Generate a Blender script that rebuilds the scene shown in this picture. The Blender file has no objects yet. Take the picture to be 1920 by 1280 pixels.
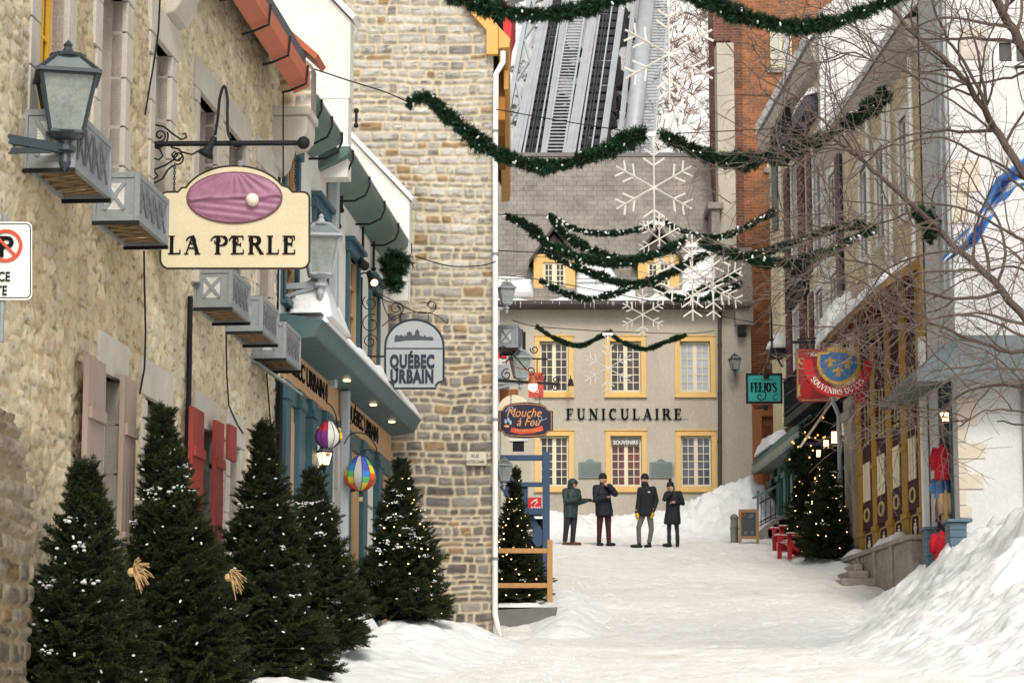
import bpy, bmesh, math, random
import numpy as np
from mathutils import Vector, Matrix, Euler
random.seed(7); rng = np.random.default_rng(7)
R_ = math.radians; pi = math.pi
sc = bpy.context.scene; col = sc.collection
# ---------------------------------------------------------------- camera
FPX = 4500.0; PIT = math.atan(680/4500); CP, SP = math.cos(PIT), math.sin(PIT); CZ = 1.6
cam = bpy.data.cameras.new('camera'); camo = bpy.data.objects.new('camera', cam); col.objects.link(camo)
cam.lens = FPX/1920*36; cam.sensor_width = 36; cam.clip_end = 2000; cam.clip_start = .1
camo.location = (0, 0, CZ); camo.rotation_euler = (pi/2+PIT, 0, 0); sc.camera = camo
# ---------------------------------------------------------------- light
SUN_EL, SUN_AZ = R_(42), R_(172)      # azimuth clockwise from +Y
w = bpy.data.worlds.new('World'); sc.world = w; w.use_nodes = True
nt = w.node_tree; bg = nt.nodes['Background']; sky = nt.nodes.new('ShaderNodeTexSky')
sky.sky_type = 'NISHITA'; sky.sun_disc = False; sky.sun_elevation = SUN_EL; sky.sun_rotation = SUN_AZ
sky.air_density = 1.0; sky.dust_density = 4.0; sky.ozone_density = 1.0
hs = nt.nodes.new('ShaderNodeHueSaturation'); hs.inputs['Saturation'].default_value = .10
nt.links.new(sky.outputs[0], hs.inputs['Color']); nt.links.new(hs.outputs[0], bg.inputs[0]); bg.inputs[1].default_value = .118
sd = bpy.data.lights.new('sun', 'SUN'); so = bpy.data.objects.new('sun', sd); col.objects.link(so)
sd.energy = 1.3; sd.angle = R_(18); sd.color = (1, .93, .83)
dv = Vector((math.sin(SUN_AZ)*math.cos(SUN_EL), math.cos(SUN_AZ)*math.cos(SUN_EL), math.sin(SUN_EL)))
so.rotation_euler = dv.to_track_quat('Z', 'Y').to_euler()
vs = sc.view_settings; vs.view_transform = 'Standard'; vs.look = 'None'; vs.gamma = 1; vs.use_curve_mapping = False
vs.exposure = .55
# ---------------------------------------------------------------- pixel <-> place
def ray(px, py):
    u = px-960; v = 640-py
    return Vector((u, FPX*CP-v*SP, FPX*SP+v*CP))
def P(px, py, Y):
    r = ray(px, py); return Vector((0, 0, CZ))+r*(Y/r.y)
GK = [(0, 0), (26, 1.826), (40, 2.647), (59, 5.471), (66, 6.267), (80, 6.3), (3000, 6.3)]
def zg(Y):
    return np.interp(Y, [a for a, b in GK], [b for a, b in GK])
class Frame:
    """wall frame: local x along the wall (to the right as one faces it), local y into the wall, z up (world height minus oz)"""
    def __init__(s, ox, oy, th, oz=0): s.o = Vector((ox, oy, oz)); s.th = th; s.M = Matrix.Translation(s.o) @ Matrix.Rotation(th, 4, 'Z'); s.I = s.M.inverted()
    def pix(s, px, py, off=0):
        o = s.I @ Vector((0, 0, CZ)); d = s.I.to_3x3() @ ray(px, py); t = (off-o.y)/d.y; q = o+d*t
        return q.x, q.z
    def x(s, px, off=0, py=640): return s.pix(px, py, off)[0]
    def w(s, x, y, z): return s.M @ Vector((x, y, z))
HV = FPX*CP+680*SP
thL = math.atan2(HV, 350); XwL = -23125/HV
L = Frame(XwL+350/HV*12, 12, thL)
RX0, RY0 = 7.60, 54.4
thR = math.atan2(-HV, 130)
RF = Frame(RX0, RY0, thR)
# ---------------------------------------------------------------- materials
def N(nt, t, **k):
    n = nt.nodes.new(t)
    for a, b in k.items():
        if a in n.inputs: n.inputs[a].default_value = b
        else: setattr(n, a, b)
    return n
def c4(c): return (c[0], c[1], c[2], 1)
MATS = {}
def mat(name, c, c2=None, rough=.8, scale=3, fine=40, bump=0, bscale=None, metal=0, emit=0, stretch=None, attr=None, mix=.5, spec=.3, ecol=None):
    if name in MATS: return MATS[name]
    m = bpy.data.materials.new(name); m.use_nodes = True; nt = m.node_tree; b = nt.nodes['Principled BSDF']
    MATS[name] = m
    b.inputs['Roughness'].default_value = rough; b.inputs['Metallic'].default_value = metal; b.inputs['Specular IOR Level'].default_value = spec
    tc = N(nt, 'ShaderNodeTexCoord'); mp = N(nt, 'ShaderNodeMapping'); nt.links.new(tc.outputs['Object'], mp.inputs[0])
    if stretch: mp.inputs['Scale'].default_value = stretch
    n1 = N(nt, 'ShaderNodeTexNoise', Scale=scale, Detail=6.0, Roughness=.6); nt.links.new(mp.outputs[0], n1.inputs[0])
    n2 = N(nt, 'ShaderNodeTexNoise', Scale=fine, Detail=3.0); nt.links.new(mp.outputs[0], n2.inputs[0])
    if c2 is None: c2 = tuple(x*.78 for x in c)
    ramp = N(nt, 'ShaderNodeValToRGB'); ramp.color_ramp.elements[0].position = .35; ramp.color_ramp.elements[1].position = .66
    ramp.color_ramp.elements[0].color = c4(c2); ramp.color_ramp.elements[1].color = c4(c)
    ad = N(nt, 'ShaderNodeMix', data_type='FLOAT'); ad.inputs[0].default_value = .4
    nt.links.new(n1.outputs[0], ad.inputs[2]); nt.links.new(n2.outputs[0], ad.inputs[3]); nt.links.new(ad.outputs[0], ramp.inputs[0])
    out = ramp.outputs[0]
    if attr:
        at = N(nt, 'ShaderNodeAttribute', attribute_name=attr)
        mx = N(nt, 'ShaderNodeMix', data_type='RGBA', blend_type='MULTIPLY'); mx.inputs[0].default_value = 1
        nt.links.new(at.outputs['Color'], mx.inputs[6]); nt.links.new(out, mx.inputs[7]); out = mx.outputs[2]
    nt.links.new(out, b.inputs['Base Color'])
    if bump:
        bn = N(nt, 'ShaderNodeTexNoise', Scale=bscale or fine, Detail=8.0, Roughness=.65); nt.links.new(mp.outputs[0], bn.inputs[0])
        bp = N(nt, 'ShaderNodeBump', Strength=1.0, Distance=bump); nt.links.new(bn.outputs[0], bp.inputs['Height']); nt.links.new(bp.outputs[0], b.inputs['Normal'])
    if emit:
        b.inputs['Emission Color'].default_value = c4(ecol or c); b.inputs['Emission Strength'].default_value = emit
    return m
def brickmat(name, c1, c2, mortar, bw, bh, ms, axes='xz', bump=.01, scale=1.0, off=.5, rough=.85, squash=0):
    if name in MATS: return MATS[name]
    m = bpy.data.materials.new(name); m.use_nodes = True; nt = m.node_tree; b = nt.nodes['Principled BSDF']; MATS[name] = m
    b.inputs['Roughness'].default_value = rough; b.inputs['Specular IOR Level'].default_value = .2
    tc = N(nt, 'ShaderNodeTexCoord'); sx = N(nt, 'ShaderNodeSeparateXYZ'); cx = N(nt, 'ShaderNodeCombineXYZ')
    nt.links.new(tc.outputs['Object'], sx.inputs[0])
    ix = {'x': 0, 'y': 1, 'z': 2}
    nt.links.new(sx.outputs[ix[axes[0]]], cx.inputs[0]); nt.links.new(sx.outputs[ix[axes[1]]], cx.inputs[1])
    br = N(nt, 'ShaderNodeTexBrick'); br.offset = off
    br.inputs['Scale'].default_value = 1; br.inputs['Brick Width'].default_value = bw; br.inputs['Row Height'].default_value = bh
    br.inputs['Mortar Size'].default_value = ms; br.inputs['Bias'].default_value = 0; br.inputs['Mortar Smooth'].default_value = .3
    br.inputs['Color1'].default_value = c4(c1); br.inputs['Color2'].default_value = c4(c2); br.inputs['Mortar'].default_value = c4(mortar)
    nt.links.new(cx.outputs[0], br.inputs['Vector'])
    n1 = N(nt, 'ShaderNodeTexNoise', Scale=1.3, Detail=8.0, Roughness=.7); nt.links.new(tc.outputs['Object'], n1.inputs[0])
    rp = N(nt, 'ShaderNodeValToRGB'); rp.color_ramp.elements[0].color = (.55, .55, .55, 1); rp.color_ramp.elements[1].color = (1.25, 1.2, 1.15, 1)
    rp.color_ramp.elements[0].position = .3; rp.color_ramp.elements[1].position = .7
    nt.links.new(n1.outputs[0], rp.inputs[0])
    mx = N(nt, 'ShaderNodeMix', data_type='RGBA', blend_type='MULTIPLY'); mx.inputs[0].default_value = 1
    nt.links.new(br.outputs[0], mx.inputs[6]); nt.links.new(rp.outputs[0], mx.inputs[7]); nt.links.new(mx.outputs[2], b.inputs['Base Color'])
    bp = N(nt, 'ShaderNodeBump', Strength=1.0, Distance=bump, invert=True); nt.links.new(br.outputs['Fac'], bp.inputs['Height']); nt.links.new(bp.outputs[0], b.inputs['Normal'])
    return m
M = dict(
 rubble=mat('rubble_stone', (1.1, 1.09, 1.06), (.80, .77, .73), scale=6, fine=45, bump=.02, bscale=30, attr='Col', rough=.95),
 coursed=mat('coursed_stone', (1.12, 1.1, 1.08), (.7, .68, .67), scale=9, fine=60, bump=.015, bscale=45, attr='Col', rough=.95),
 dressed=mat('dressed_limestone', (.53, .49, .42), (.42, .38, .32), scale=4, fine=60, bump=.006, rough=.9),
 reveal=mat('limestone_jamb', (.44, .38, .32), (.34, .29, .24), scale=5, fine=70, bump=.004, rough=.9),
 stucco=mat('white_stucco', (.72, .70, .65), (.60, .57, .51), scale=2.5, fine=30, bump=.012, bscale=18, rough=.95),
 stucco2=mat('beige_stucco', (.50, .46, .375), (.37, .335, .27), scale=1.1, fine=22, bump=.015, bscale=14, rough=.95, stretch=(1, 1, .4)),
 whitewall=mat('whitewashed_wall', (.62, .615, .595), (.52, .515, .50), scale=1.5, fine=20, bump=.015, bscale=9, rough=.95),
 snow=mat('snow', (.79, .79, .785), (.66, .66, .65), scale=2.2, fine=25, bump=.03, bscale=8, rough=.75, spec=.25),
 packed=mat('packed_snow', (.84, .83, .80), (.72, .705, .665), scale=.45, fine=7, bump=.05, bscale=9, rough=.8, spec=.25),
 gutter_o=mat('orange_painted_gutter', (.50, .13, .055), (.40, .10, .05), scale=3, rough=.5),
 teal=mat('dark_teal_paint', (.035, .10, .12), (.028, .08, .10), scale=3, rough=.5),
 teal2=mat('grey_teal_paint', (.055, .115, .12), (.042, .09, .095), scale=3, rough=.5),
 greeng=mat('green_gutter_metal', (.10, .17, .14), (.08, .13, .11), scale=4, rough=.5),
 darkgreen=mat('bottle_green_paint', (.03, .13, .10), (.02, .09, .075), scale=4, rough=.45),
 tan=mat('tan_wood_panel', (.47, .29, .15), (.40, .24, .12), scale=3, stretch=(4, 4, .5), rough=.6),
 iron=mat('black_iron', (.010, .010, .011), (.016, .016, .018), rough=.6, spec=.2),
 ink=mat('flat_black_paint', (.008, .008, .008), (.012, .011, .011), rough=.95, spec=.05),
 darkmetal=mat('dark_slate_metal', (.035, .05, .06), (.028, .04, .05), rough=.4, spec=.5),
 galv=mat('galvanised_sheet', (.27, .29, .29), (.20, .22, .22), scale=6, fine=30, rough=.5, metal=.15),
 greypaint=mat('pale_grey_paint', (.38, .41, .42), (.32, .35, .36), scale=5, rough=.5),
 brownshut=mat('taupe_painted_wood', (.34, .255, .205), (.27, .20, .16), scale=3, stretch=(3, 3, .4), rough=.7),
 redshut=mat('red_painted_wood', (.30, .04, .03), (.22, .03, .023), scale=3, stretch=(3, 3, .4), rough=.6),
 yellow=mat('ochre_yellow_trim', (.71, .47, .17), (.63, .40, .14), scale=3, rough=.6),
 cream=mat('cream_paint', (.76, .68, .50), (.68, .60, .43), scale=4, rough=.6),
 glass=mat('dark_window_glass', (.02, .02, .02), (.085, .075, .065), scale=1.6, fine=5, rough=.12, spec=.35),
 paleglass=mat('pale_window_glass', (.48, .50, .52), (.34, .36, .38), scale=1.2, fine=4, rough=.15, spec=.4),
 warmglass=mat('shop_window_glass', (.10, .07, .045), (.03, .03, .03), scale=3, fine=9, rough=.1, spec=.8),
 lampglass=mat('frosted_lamp_glass', (.40, .45, .41), (.22, .27, .25), scale=6, rough=.25, spec=.6),
 orangetrim=mat('orange_yellow_fascia', (.70, .38, .11), (.62, .33, .09), scale=2, rough=.6),
 brownmetal=mat('brown_gutter_metal', (.07, .05, .045), (.05, .04, .035), rough=.5),
 wood=mat('reddish_brown_door_wood', (.33, .12, .04), (.22, .075, .028), scale=3, stretch=(4, 4, .4), rough=.5),
 postwood=mat('orange_brown_lumber', (.47, .26, .09), (.38, .20, .07), scale=3, stretch=(3, 3, 1), rough=.7),
 bluepaint=mat('navy_blue_paint', (.045, .085, .15), (.035, .065, .12), scale=3, rough=.6),
 concrete=mat('grey_concrete', (.20, .19, .18), (.13, .125, .12), scale=6, bump=.01, rough=.9),
 maroon=mat('maroon_paint', (.10, .018, .025), (.07, .013, .02), rough=.5),
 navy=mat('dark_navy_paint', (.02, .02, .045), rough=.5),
 mustard=mat('mustard_paint', (.40, .24, .045), (.29, .17, .035), scale=5, fine=50, rough=.75, spec=.1),
 plum=mat('plum_brown_paint', (.075, .026, .032), (.05, .018, .022), scale=5, rough=.8, spec=.08),
 gold=mat('gold_paint', (.55, .40, .16), rough=.5),
 creamsiding=mat('cream_siding', (.60, .52, .36), (.52, .45, .30), scale=1.5, rough=.75),
 plinth=mat('worn_tan_grey_stone', (.42, .37, .31), (.24, .21, .18), scale=3, fine=14, bump=.03, bscale=9, rough=.95),
 greystone=mat('weathered_grey_stone', (.30, .27, .235), (.19, .17, .15), scale=4, fine=30, bump=.02, bscale=20, rough=.95),
 whitepaint=mat('white_paint', (.78, .77, .73), (.70, .69, .65), rough=.5),
 pipe=mat('pale_blue_grey_pipe', (.36, .40, .41), (.30, .33, .34), rough=.5),
 steel=mat('light_steel', (.40, .42, .43), (.30, .32, .33), scale=2, rough=.5, metal=.1),
 darksteel=mat('dark_steel', (.05, .052, .055), (.03, .03, .032), scale=4, rough=.6),
 red=mat('bright_red', (.60, .03, .03), (.52, .025, .025), rough=.6),
 blue=mat('sky_blue', (.04, .22, .60), (.03, .18, .5), rough=.6),
 bark=mat('grey_brown_bark', (.125, .09, .07), (.065, .047, .038), scale=8, rough=.9),
 warm=mat('warm_lamp', (1, .62, .28), emit=5, ecol=(1, .55, .22)),
 bulbw=mat('white_led_bulb', (.75, .80, .78), (.7, .75, .72), rough=.3),
 bulbwarm=mat('warm_led_bulb', (1, .75, .4), emit=4.5, ecol=(1, .62, .25)),
 lampwarm=mat('lit_lantern_glass', (1, .7, .4), emit=2.6, ecol=(1, .62, .32)),
)
def dirt(m, colr, scale, lo, hi, st=(1, 1, 1), amt=1.0):
    nt = m.node_tree; b = nt.nodes['Principled BSDF']; base = b.inputs['Base Color'].links[0].from_socket; tc = nt.nodes['Texture Coordinate']
    mp = N(nt, 'ShaderNodeMapping'); mp.inputs['Scale'].default_value = st; nt.links.new(tc.outputs['Object'], mp.inputs[0])
    n = N(nt, 'ShaderNodeTexNoise', Scale=scale, Detail=8.0, Roughness=.68); nt.links.new(mp.outputs[0], n.inputs[0])
    r = N(nt, 'ShaderNodeMapRange'); r.inputs[1].default_value = lo; r.inputs[2].default_value = hi; r.inputs[4].default_value = amt; nt.links.new(n.outputs[0], r.inputs[0])
    x = N(nt, 'ShaderNodeMix', data_type='RGBA'); nt.links.new(r.outputs[0], x.inputs[0]); nt.links.new(base, x.inputs[6]); x.inputs[7].default_value = c4(colr); nt.links.new(x.outputs[2], b.inputs['Base Color'])
dirt(M['packed'], (.50, .43, .33), .55, .58, .82, (1, .45, 1), .6); dirt(M['packed'], (.55, .52, .47), 4.5, .57, .78, (1, .8, 1), .45)
dirt(M['snow'], (.50, .46, .40), 1.1, .60, .85, (1, 1, 1), .6)
dirt(M['stucco2'], (.30, .27, .22), .9, .56, .80, (1.6, 1, .35), .55); dirt(M['stucco'], (.42, .38, .31), 1.2, .55, .80, (1.5, 1, .4), .5)
dirt(M['galv'], (.16, .13, .10), 3, .56, .8, (1, 1, .5), .5); dirt(M['teal2'], (.10, .13, .12), 3, .52, .75, (1, 1, 1), .6)
for k_, s_ in (('brick', .13),):
    M['brick'] = brickmat('orange_brown_brick', (.38, .15, .065), (.24, .085, .04), (.36, .25, .16), .24, .085, .008)
M['shingle'] = brickmat('grey_slate_shingles', (.255, .235, .212), (.235, .217, .197), (.17, .155, .14), .30, .22, .010, axes='xy', off=.33, bump=.006)
M['oshingle'] = brickmat('orange_shingles', (.55, .25, .06), (.45, .20, .05), (.15, .07, .02), .5, .45, .02, axes='yz')
# ---------------------------------------------------------------- mesh helpers
class MB:
    def __init__(s): s.v = []; s.f = []; s.c = None; s.mi = []; s.cur = 0; s.X = None
    def _add(s, vs, fs):
        b = len(s.v)
        if s.X is not None: vs = [tuple(s.X @ Vector(q)) for q in vs]
        s.v.extend([tuple(q) for q in vs]); s.f.extend([tuple(i+b for i in f) for f in fs]); s.mi.extend([s.cur]*len(fs)); return s
    def box(s, x0, x1, y0, y1, z0, z1, T=None):
        if x0 > x1: x0, x1 = x1, x0
        if y0 > y1: y0, y1 = y1, y0
        if z0 > z1: z0, z1 = z1, z0
        vs = [(x0, y0, z0), (x1, y0, z0), (x1, y1, z0), (x0, y1, z0), (x0, y0, z1), (x1, y0, z1), (x1, y1, z1), (x0, y1, z1)]
        if T is not None: vs = [tuple(T @ Vector(q)) for q in vs]
        return s._add(vs, [(0, 3, 2, 1), (4, 5, 6, 7), (0, 1, 5, 4), (1, 2, 6, 5), (2, 3, 7, 6), (3, 0, 4, 7)])
    def bar(s, a, b, w, h=None, up=(0, 0, 1)):
        a = Vector(a); b = Vector(b); h = h or w; d = (b-a); ln = d.length
        if ln < 1e-6: return s
        d.normalize(); u = Vector(up)
        if abs(d.dot(u)) > .99: u = Vector((0, 1, 0))
        r = d.cross(u).normalized(); u = r.cross(d).normalized(); r *= w/2; u *= h/2
        vs = [a-r-u, a+r-u, a+r+u, a-r+u, b-r-u, b+r-u, b+r+u, b-r+u]
        return s._add(vs, [(0, 3, 2, 1), (4, 5, 6, 7), (0, 1, 5, 4), (1, 2, 6, 5), (2, 3, 7, 6), (3, 0, 4, 7)])
    def tube(s, pts, r, n=6, closed=False):
        pts = [Vector(p) for p in pts]; m = len(pts)
        if m < 2: return s
        rs = r if isinstance(r, (list, tuple, np.ndarray)) else [r]*m
        vs = []; prev = None
        for i, p in enumerate(pts):
            a = pts[max(i-1, 0)] if not closed else pts[i-1]; b = pts[min(i+1, m-1)] if not closed else pts[(i+1) % m]
            d = (b-a).normalized() if (b-a).length > 1e-9 else Vector((0, 0, 1))
            if prev is None:
                u = Vector((0, 0, 1)) if abs(d.z) < .9 else Vector((1, 0, 0)); u = (u-d*u.dot(d)).normalized()
            else:
                u = prev-d*prev.dot(d); u = u.normalized() if u.length > 1e-6 else d.orthogonal().normalized()
            prev = u; v = d.cross(u)
            for k in range(n):
                t = 2*pi*k/n; vs.append(p+(u*math.cos(t)+v*math.sin(t))*rs[i])
        fs = []
        for i in range(m-1 if not closed else m):
            j = (i+1) % m
            for k in range(n): fs.append((i*n+k, i*n+(k+1) % n, j*n+(k+1) % n, j*n+k))
        if not closed: fs.append(tuple(range(n-1, -1, -1))); fs.append(tuple((m-1)*n+k for k in range(n)))
        return s._add(vs, fs)
    def lathe(s, prof, c=(0, 0, 0), n=16, sx=1, sy=1, rot=0):
        vs = []; m = len(prof)
        for r, z in prof:
            for k in range(n):
                t = 2*pi*k/n+rot; vs.append((c[0]+r*math.cos(t)*sx, c[1]+r*math.sin(t)*sy, c[2]+z))
        fs = [(i*n+k, i*n+(k+1) % n, (i+1)*n+(k+1) % n, (i+1)*n+k) for i in range(m-1) for k in range(n)]
        fs.append(tuple(range(n-1, -1, -1))); fs.append(tuple((m-1)*n+k for k in range(n)))
        return s._add(vs, fs)
    def ball(s, c, r, n=10, sz=1, sx=1, sy=1):
        m = max(4, n//2+1)
        return s.lathe([(max(r*math.sin(pi*i/m), r*.02), -r*math.cos(pi*i/m)*sz) for i in range(m+1)], c, n, sx, sy)
    def prism(s, poly, y0, y1, flip=False):
        """polygon in local xz, extruded along y"""
        n = len(poly); vs = [(a, y0, b) for a, b in poly]+[(a, y1, b) for a, b in poly]
        ar = sum(poly[i][0]*poly[(i+1) % n][1]-poly[(i+1) % n][0]*poly[i][1] for i in range(n))
        f1 = tuple(range(n)); f2 = tuple(range(2*n-1, n-1, -1))
        fs = [f1, f2]+[(i, i+n, (i+1) % n+n, (i+1) % n) for i in range(n)]
        if ar < 0: fs = [tuple(reversed(f)) for f in fs]
        return s._add(vs, fs)
    def xprism(s, poly, x0, x1):
        """polygon in local yz, extruded along x"""
        n = len(poly); vs = [(x0, a, b) for a, b in poly]+[(x1, a, b) for a, b in poly]
        fs = [tuple(range(n)), tuple(range(2*n-1, n-1, -1))]+[(i, i+n, (i+1) % n+n, (i+1) % n) for i in range(n)]
        return s._add(vs, fs)
    def quad(s, a, b, c, d): return s._add([a, b, c, d], [(0, 1, 2, 3)])
    def ribbon(s, pts, w, y0, y1):
        """flat stroke in xz plane with width w (number or list), extruded along y"""
        n = len(pts); ws = w if isinstance(w, (list, tuple)) else [w]*n; l = []; r = []
        for i in range(n):
            a = pts[max(i-1, 0)]; b = pts[min(i+1, n-1)]; dx, dz = b[0]-a[0], b[1]-a[1]; q = math.hypot(dx, dz) or 1
            nx, nz = -dz/q*ws[i]/2, dx/q*ws[i]/2
            l.append((pts[i][0]+nx, pts[i][1]+nz)); r.append((pts[i][0]-nx, pts[i][1]-nz))
        vs = [(a, y, b) for y in (y0, y1) for a, b in l+r]; m = 2*n; fs = []
        for i in range(n-1):
            fs += [(i, i+n, i+n+1, i+1), (m+i, m+i+1, m+i+n+1, m+i+n), (i, i+1, m+i+1, m+i), (n+i, m+n+i, m+n+i+1, n+i+1)]
        fs += [(0, m, m+n, n), (n-1, 2*n-1, m+2*n-1, m+n-1)]
        return s._add(vs, fs)
    def build(s, name, m, parent=None, smooth=False, bevel=0, loc=None):
        me = bpy.data.meshes.new(name); me.from_pydata(s.v, [], s.f)
        ms = m if isinstance(m, (list, tuple)) else [m]
        for q in ms: me.materials.append(M[q] if isinstance(q, str) else q)
        if len(ms) > 1: me.polygons.foreach_set('material_index', s.mi)
        if s.c is not None:
            at = me.color_attributes.new('Col', 'FLOAT_COLOR', 'POINT'); at.data.foreach_set('color', np.asarray(s.c, dtype=np.float32).ravel())
        if smooth: me.polygons.foreach_set('use_smooth', [True]*len(me.polygons))
        me.update(); o = bpy.data.objects.new(name, me); col.objects.link(o)
        if parent is not None: o.parent = parent
        if loc is not None: o.location = loc
        if bevel:
            b = o.modifiers.new('bevel', 'BEVEL'); b.width = bevel; b.segments = 2; b.limit_method = 'ANGLE'; b.angle_limit = R_(50)
        return o
def tri_mesh(name, V, F, m, parent=None, C=None, smooth=False, mi=None):
    """numpy arrays -> mesh; F (n,3) or (n,4)"""
    V = np.asarray(V, np.float32); F = np.asarray(F, np.int32); k = F.shape[1]
    me = bpy.data.meshes.new(name); me.vertices.add(len(V)); me.vertices.foreach_set('co', V.ravel())
    me.loops.add(F.size); me.loops.foreach_set('vertex_index', F.ravel())
    me.polygons.add(len(F)); me.polygons.foreach_set('loop_start', np.arange(0, F.size, k, dtype=np.int32)); me.polygons.foreach_set('loop_total', np.full(len(F), k, np.int32))
    ms = m if isinstance(m, (list, tuple)) else [m]
    for q in ms: me.materials.append(M[q] if isinstance(q, str) else q)
    if mi is not None: me.polygons.foreach_set('material_index', np.asarray(mi, np.int32))
    if smooth: me.polygons.foreach_set('use_smooth', np.ones(len(F), bool))
    if C is not None:
        at = me.color_attributes.new('Col', 'FLOAT_COLOR', 'POINT'); at.data.foreach_set('color', np.asarray(C, np.float32).ravel())
    me.update(calc_edges=True); o = bpy.data.objects.new(name, me); col.objects.link(o)
    if parent is not None: o.parent = parent
    return o
def tag(o, label=None, cat=None, group=None, kind=None):
    for k, v in (('label', label), ('category', cat), ('group', group), ('kind', kind)):
        if v: o[k] = v
    return o
def thing(name, label, cat, loc=(0, 0, 0), rz=0, group=None, frame=None):
    o = bpy.data.objects.new(name, None); col.objects.link(o); o.empty_display_size = .1
    if frame is not None:
        o.location = frame.w(*loc); o.rotation_euler = (0, 0, frame.th+rz)
    else: o.location = loc; o.rotation_euler = (0, 0, rz)
    return tag(o, label, cat, group)
def kids(o): return [c for c in bpy.data.objects if c.parent == o]
def copy_tree(o, parent=None):
    c = o.copy(); col.objects.link(c)
    if parent is not None: c.parent = parent
    for ch in kids(o): copy_tree(ch, c)
    return c
def lab(o, s, top=True): o['label'] = s; return o
# value noise
def vnoise(x, y, seed=0):
    xi = np.floor(x).astype(np.int64); yi = np.floor(y).astype(np.int64); fx = x-xi; fy = y-yi
    fx = fx*fx*(3-2*fx); fy = fy*fy*(3-2*fy)
    def h(a, b):
        n = (a*374761393+b*668265263+seed*1442695041) & 0x7fffffff; n = ((n ^ (n >> 13))*1274126177) & 0x7fffffff; n = n ^ (n >> 16)
        return (n & 0xffff)/65535.0
    return (h(xi, yi)*(1-fx)+h(xi+1, yi)*fx)*(1-fy)+(h(xi, yi+1)*(1-fx)+h(xi+1, yi+1)*fx)*fy
def fbm(x, y, o=4, seed=0, g=.5):
    s = 0; a = 1; t = 0
    for i in range(o): s = s+a*vnoise(x*2**i, y*2**i, seed+i); t += a; a *= g
    return s/t
def hsh(i, j, k=0):
    n = (i*73856093 ^ j*19349663 ^ k*83492791) & 0x7fffffff; n = ((n ^ (n >> 13))*1274126177) & 0x7fffffff; n = n ^ (n >> 16)
    return (n & 0xffff)/65535.0
def rubble_field(X, Z, cx, cz, seed):
    """jittered-cell stones: returns edge distance (m) and stone id hashes"""
    u = X/cx+.35*fbm(X*2.2, Z*2.2, 3, seed); v = Z/cz+.5*fbm(X*1.7, Z*1.7, 3, seed+9)
    iu = np.floor(u).astype(np.int64); iv = np.floor(v).astype(np.int64)
    F1 = np.full(X.shape, 9.); F2 = np.full(X.shape, 9.); A = np.zeros(X.shape, np.int64); B = np.zeros(X.shape, np.int64)
    for du in (-1, 0, 1):
        for dv_ in (-1, 0, 1):
            a = iu+du; b = iv+dv_
            sx = a+.12+.76*hsh(a, b, 1+seed); sz = b+.12+.76*hsh(a, b, 2+seed)
            d = np.maximum(np.abs(u-sx)*.9, np.abs(v-sz)*.9)*.55+.45*np.hypot(u-sx, v-sz)-.18*hsh(a, b, 3+seed)
            m1 = d < F1; F2 = np.where(m1, F1, np.minimum(F2, d)); A = np.where(m1, a, A); B = np.where(m1, b, B); F1 = np.where(m1, d, F1)
    return (F2-F1), A, B
def coursed_field(X, Z, seed, hmin=.075, hmax=.20):
    rs = np.random.default_rng(seed); z0, z1 = Z.min()-1, Z.max()+1; zz = [z0]
    while zz[-1] < z1: zz.append(zz[-1]+rs.uniform(hmin, hmax)*(1 if rs.random() > .2 else .6))
    zz = np.array(zz); Zw = Z+.055*(fbm(X*1.5, Z*1.0, 3, seed)-.5)*2; row = np.clip(np.searchsorted(zz, Zw)-1, 0, len(zz)-2)
    dz = np.minimum(Zw-zz[row], zz[row+1]-Zw); dx = np.zeros(X.shape); idx = np.zeros(X.shape, np.int64)
    for r in range(len(zz)-1):
        m = row == r
        if not m.any(): continue
        xs = [X.min()-1]
        while xs[-1] < X.max()+1: xs.append(xs[-1]+rs.uniform(.12, .30)*rs.choice([1, 1, 1.7]))
        xs = np.array(xs); xv = X[m]+.02*(fbm(Z[m]*9, X[m]*2, 2, seed+r)-.5)*2; i = np.clip(np.searchsorted(xs, xv)-1, 0, len(xs)-2)
        dx[m] = np.minimum(xv-xs[i], xs[i+1]-xv); idx[m] = i
    rr = .045; q = np.minimum(dx, dz); both = np.hypot(np.maximum(rr-dx, 0), np.maximum(rr-dz, 0)); e = np.where((dx < rr) & (dz < rr), rr-both, q)
    return e, row.astype(np.int64), idx, zz
def sstep(a, b, x): t = np.clip((x-a)/(b-a), 0, 1); return t*t*(3-2*t)
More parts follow.
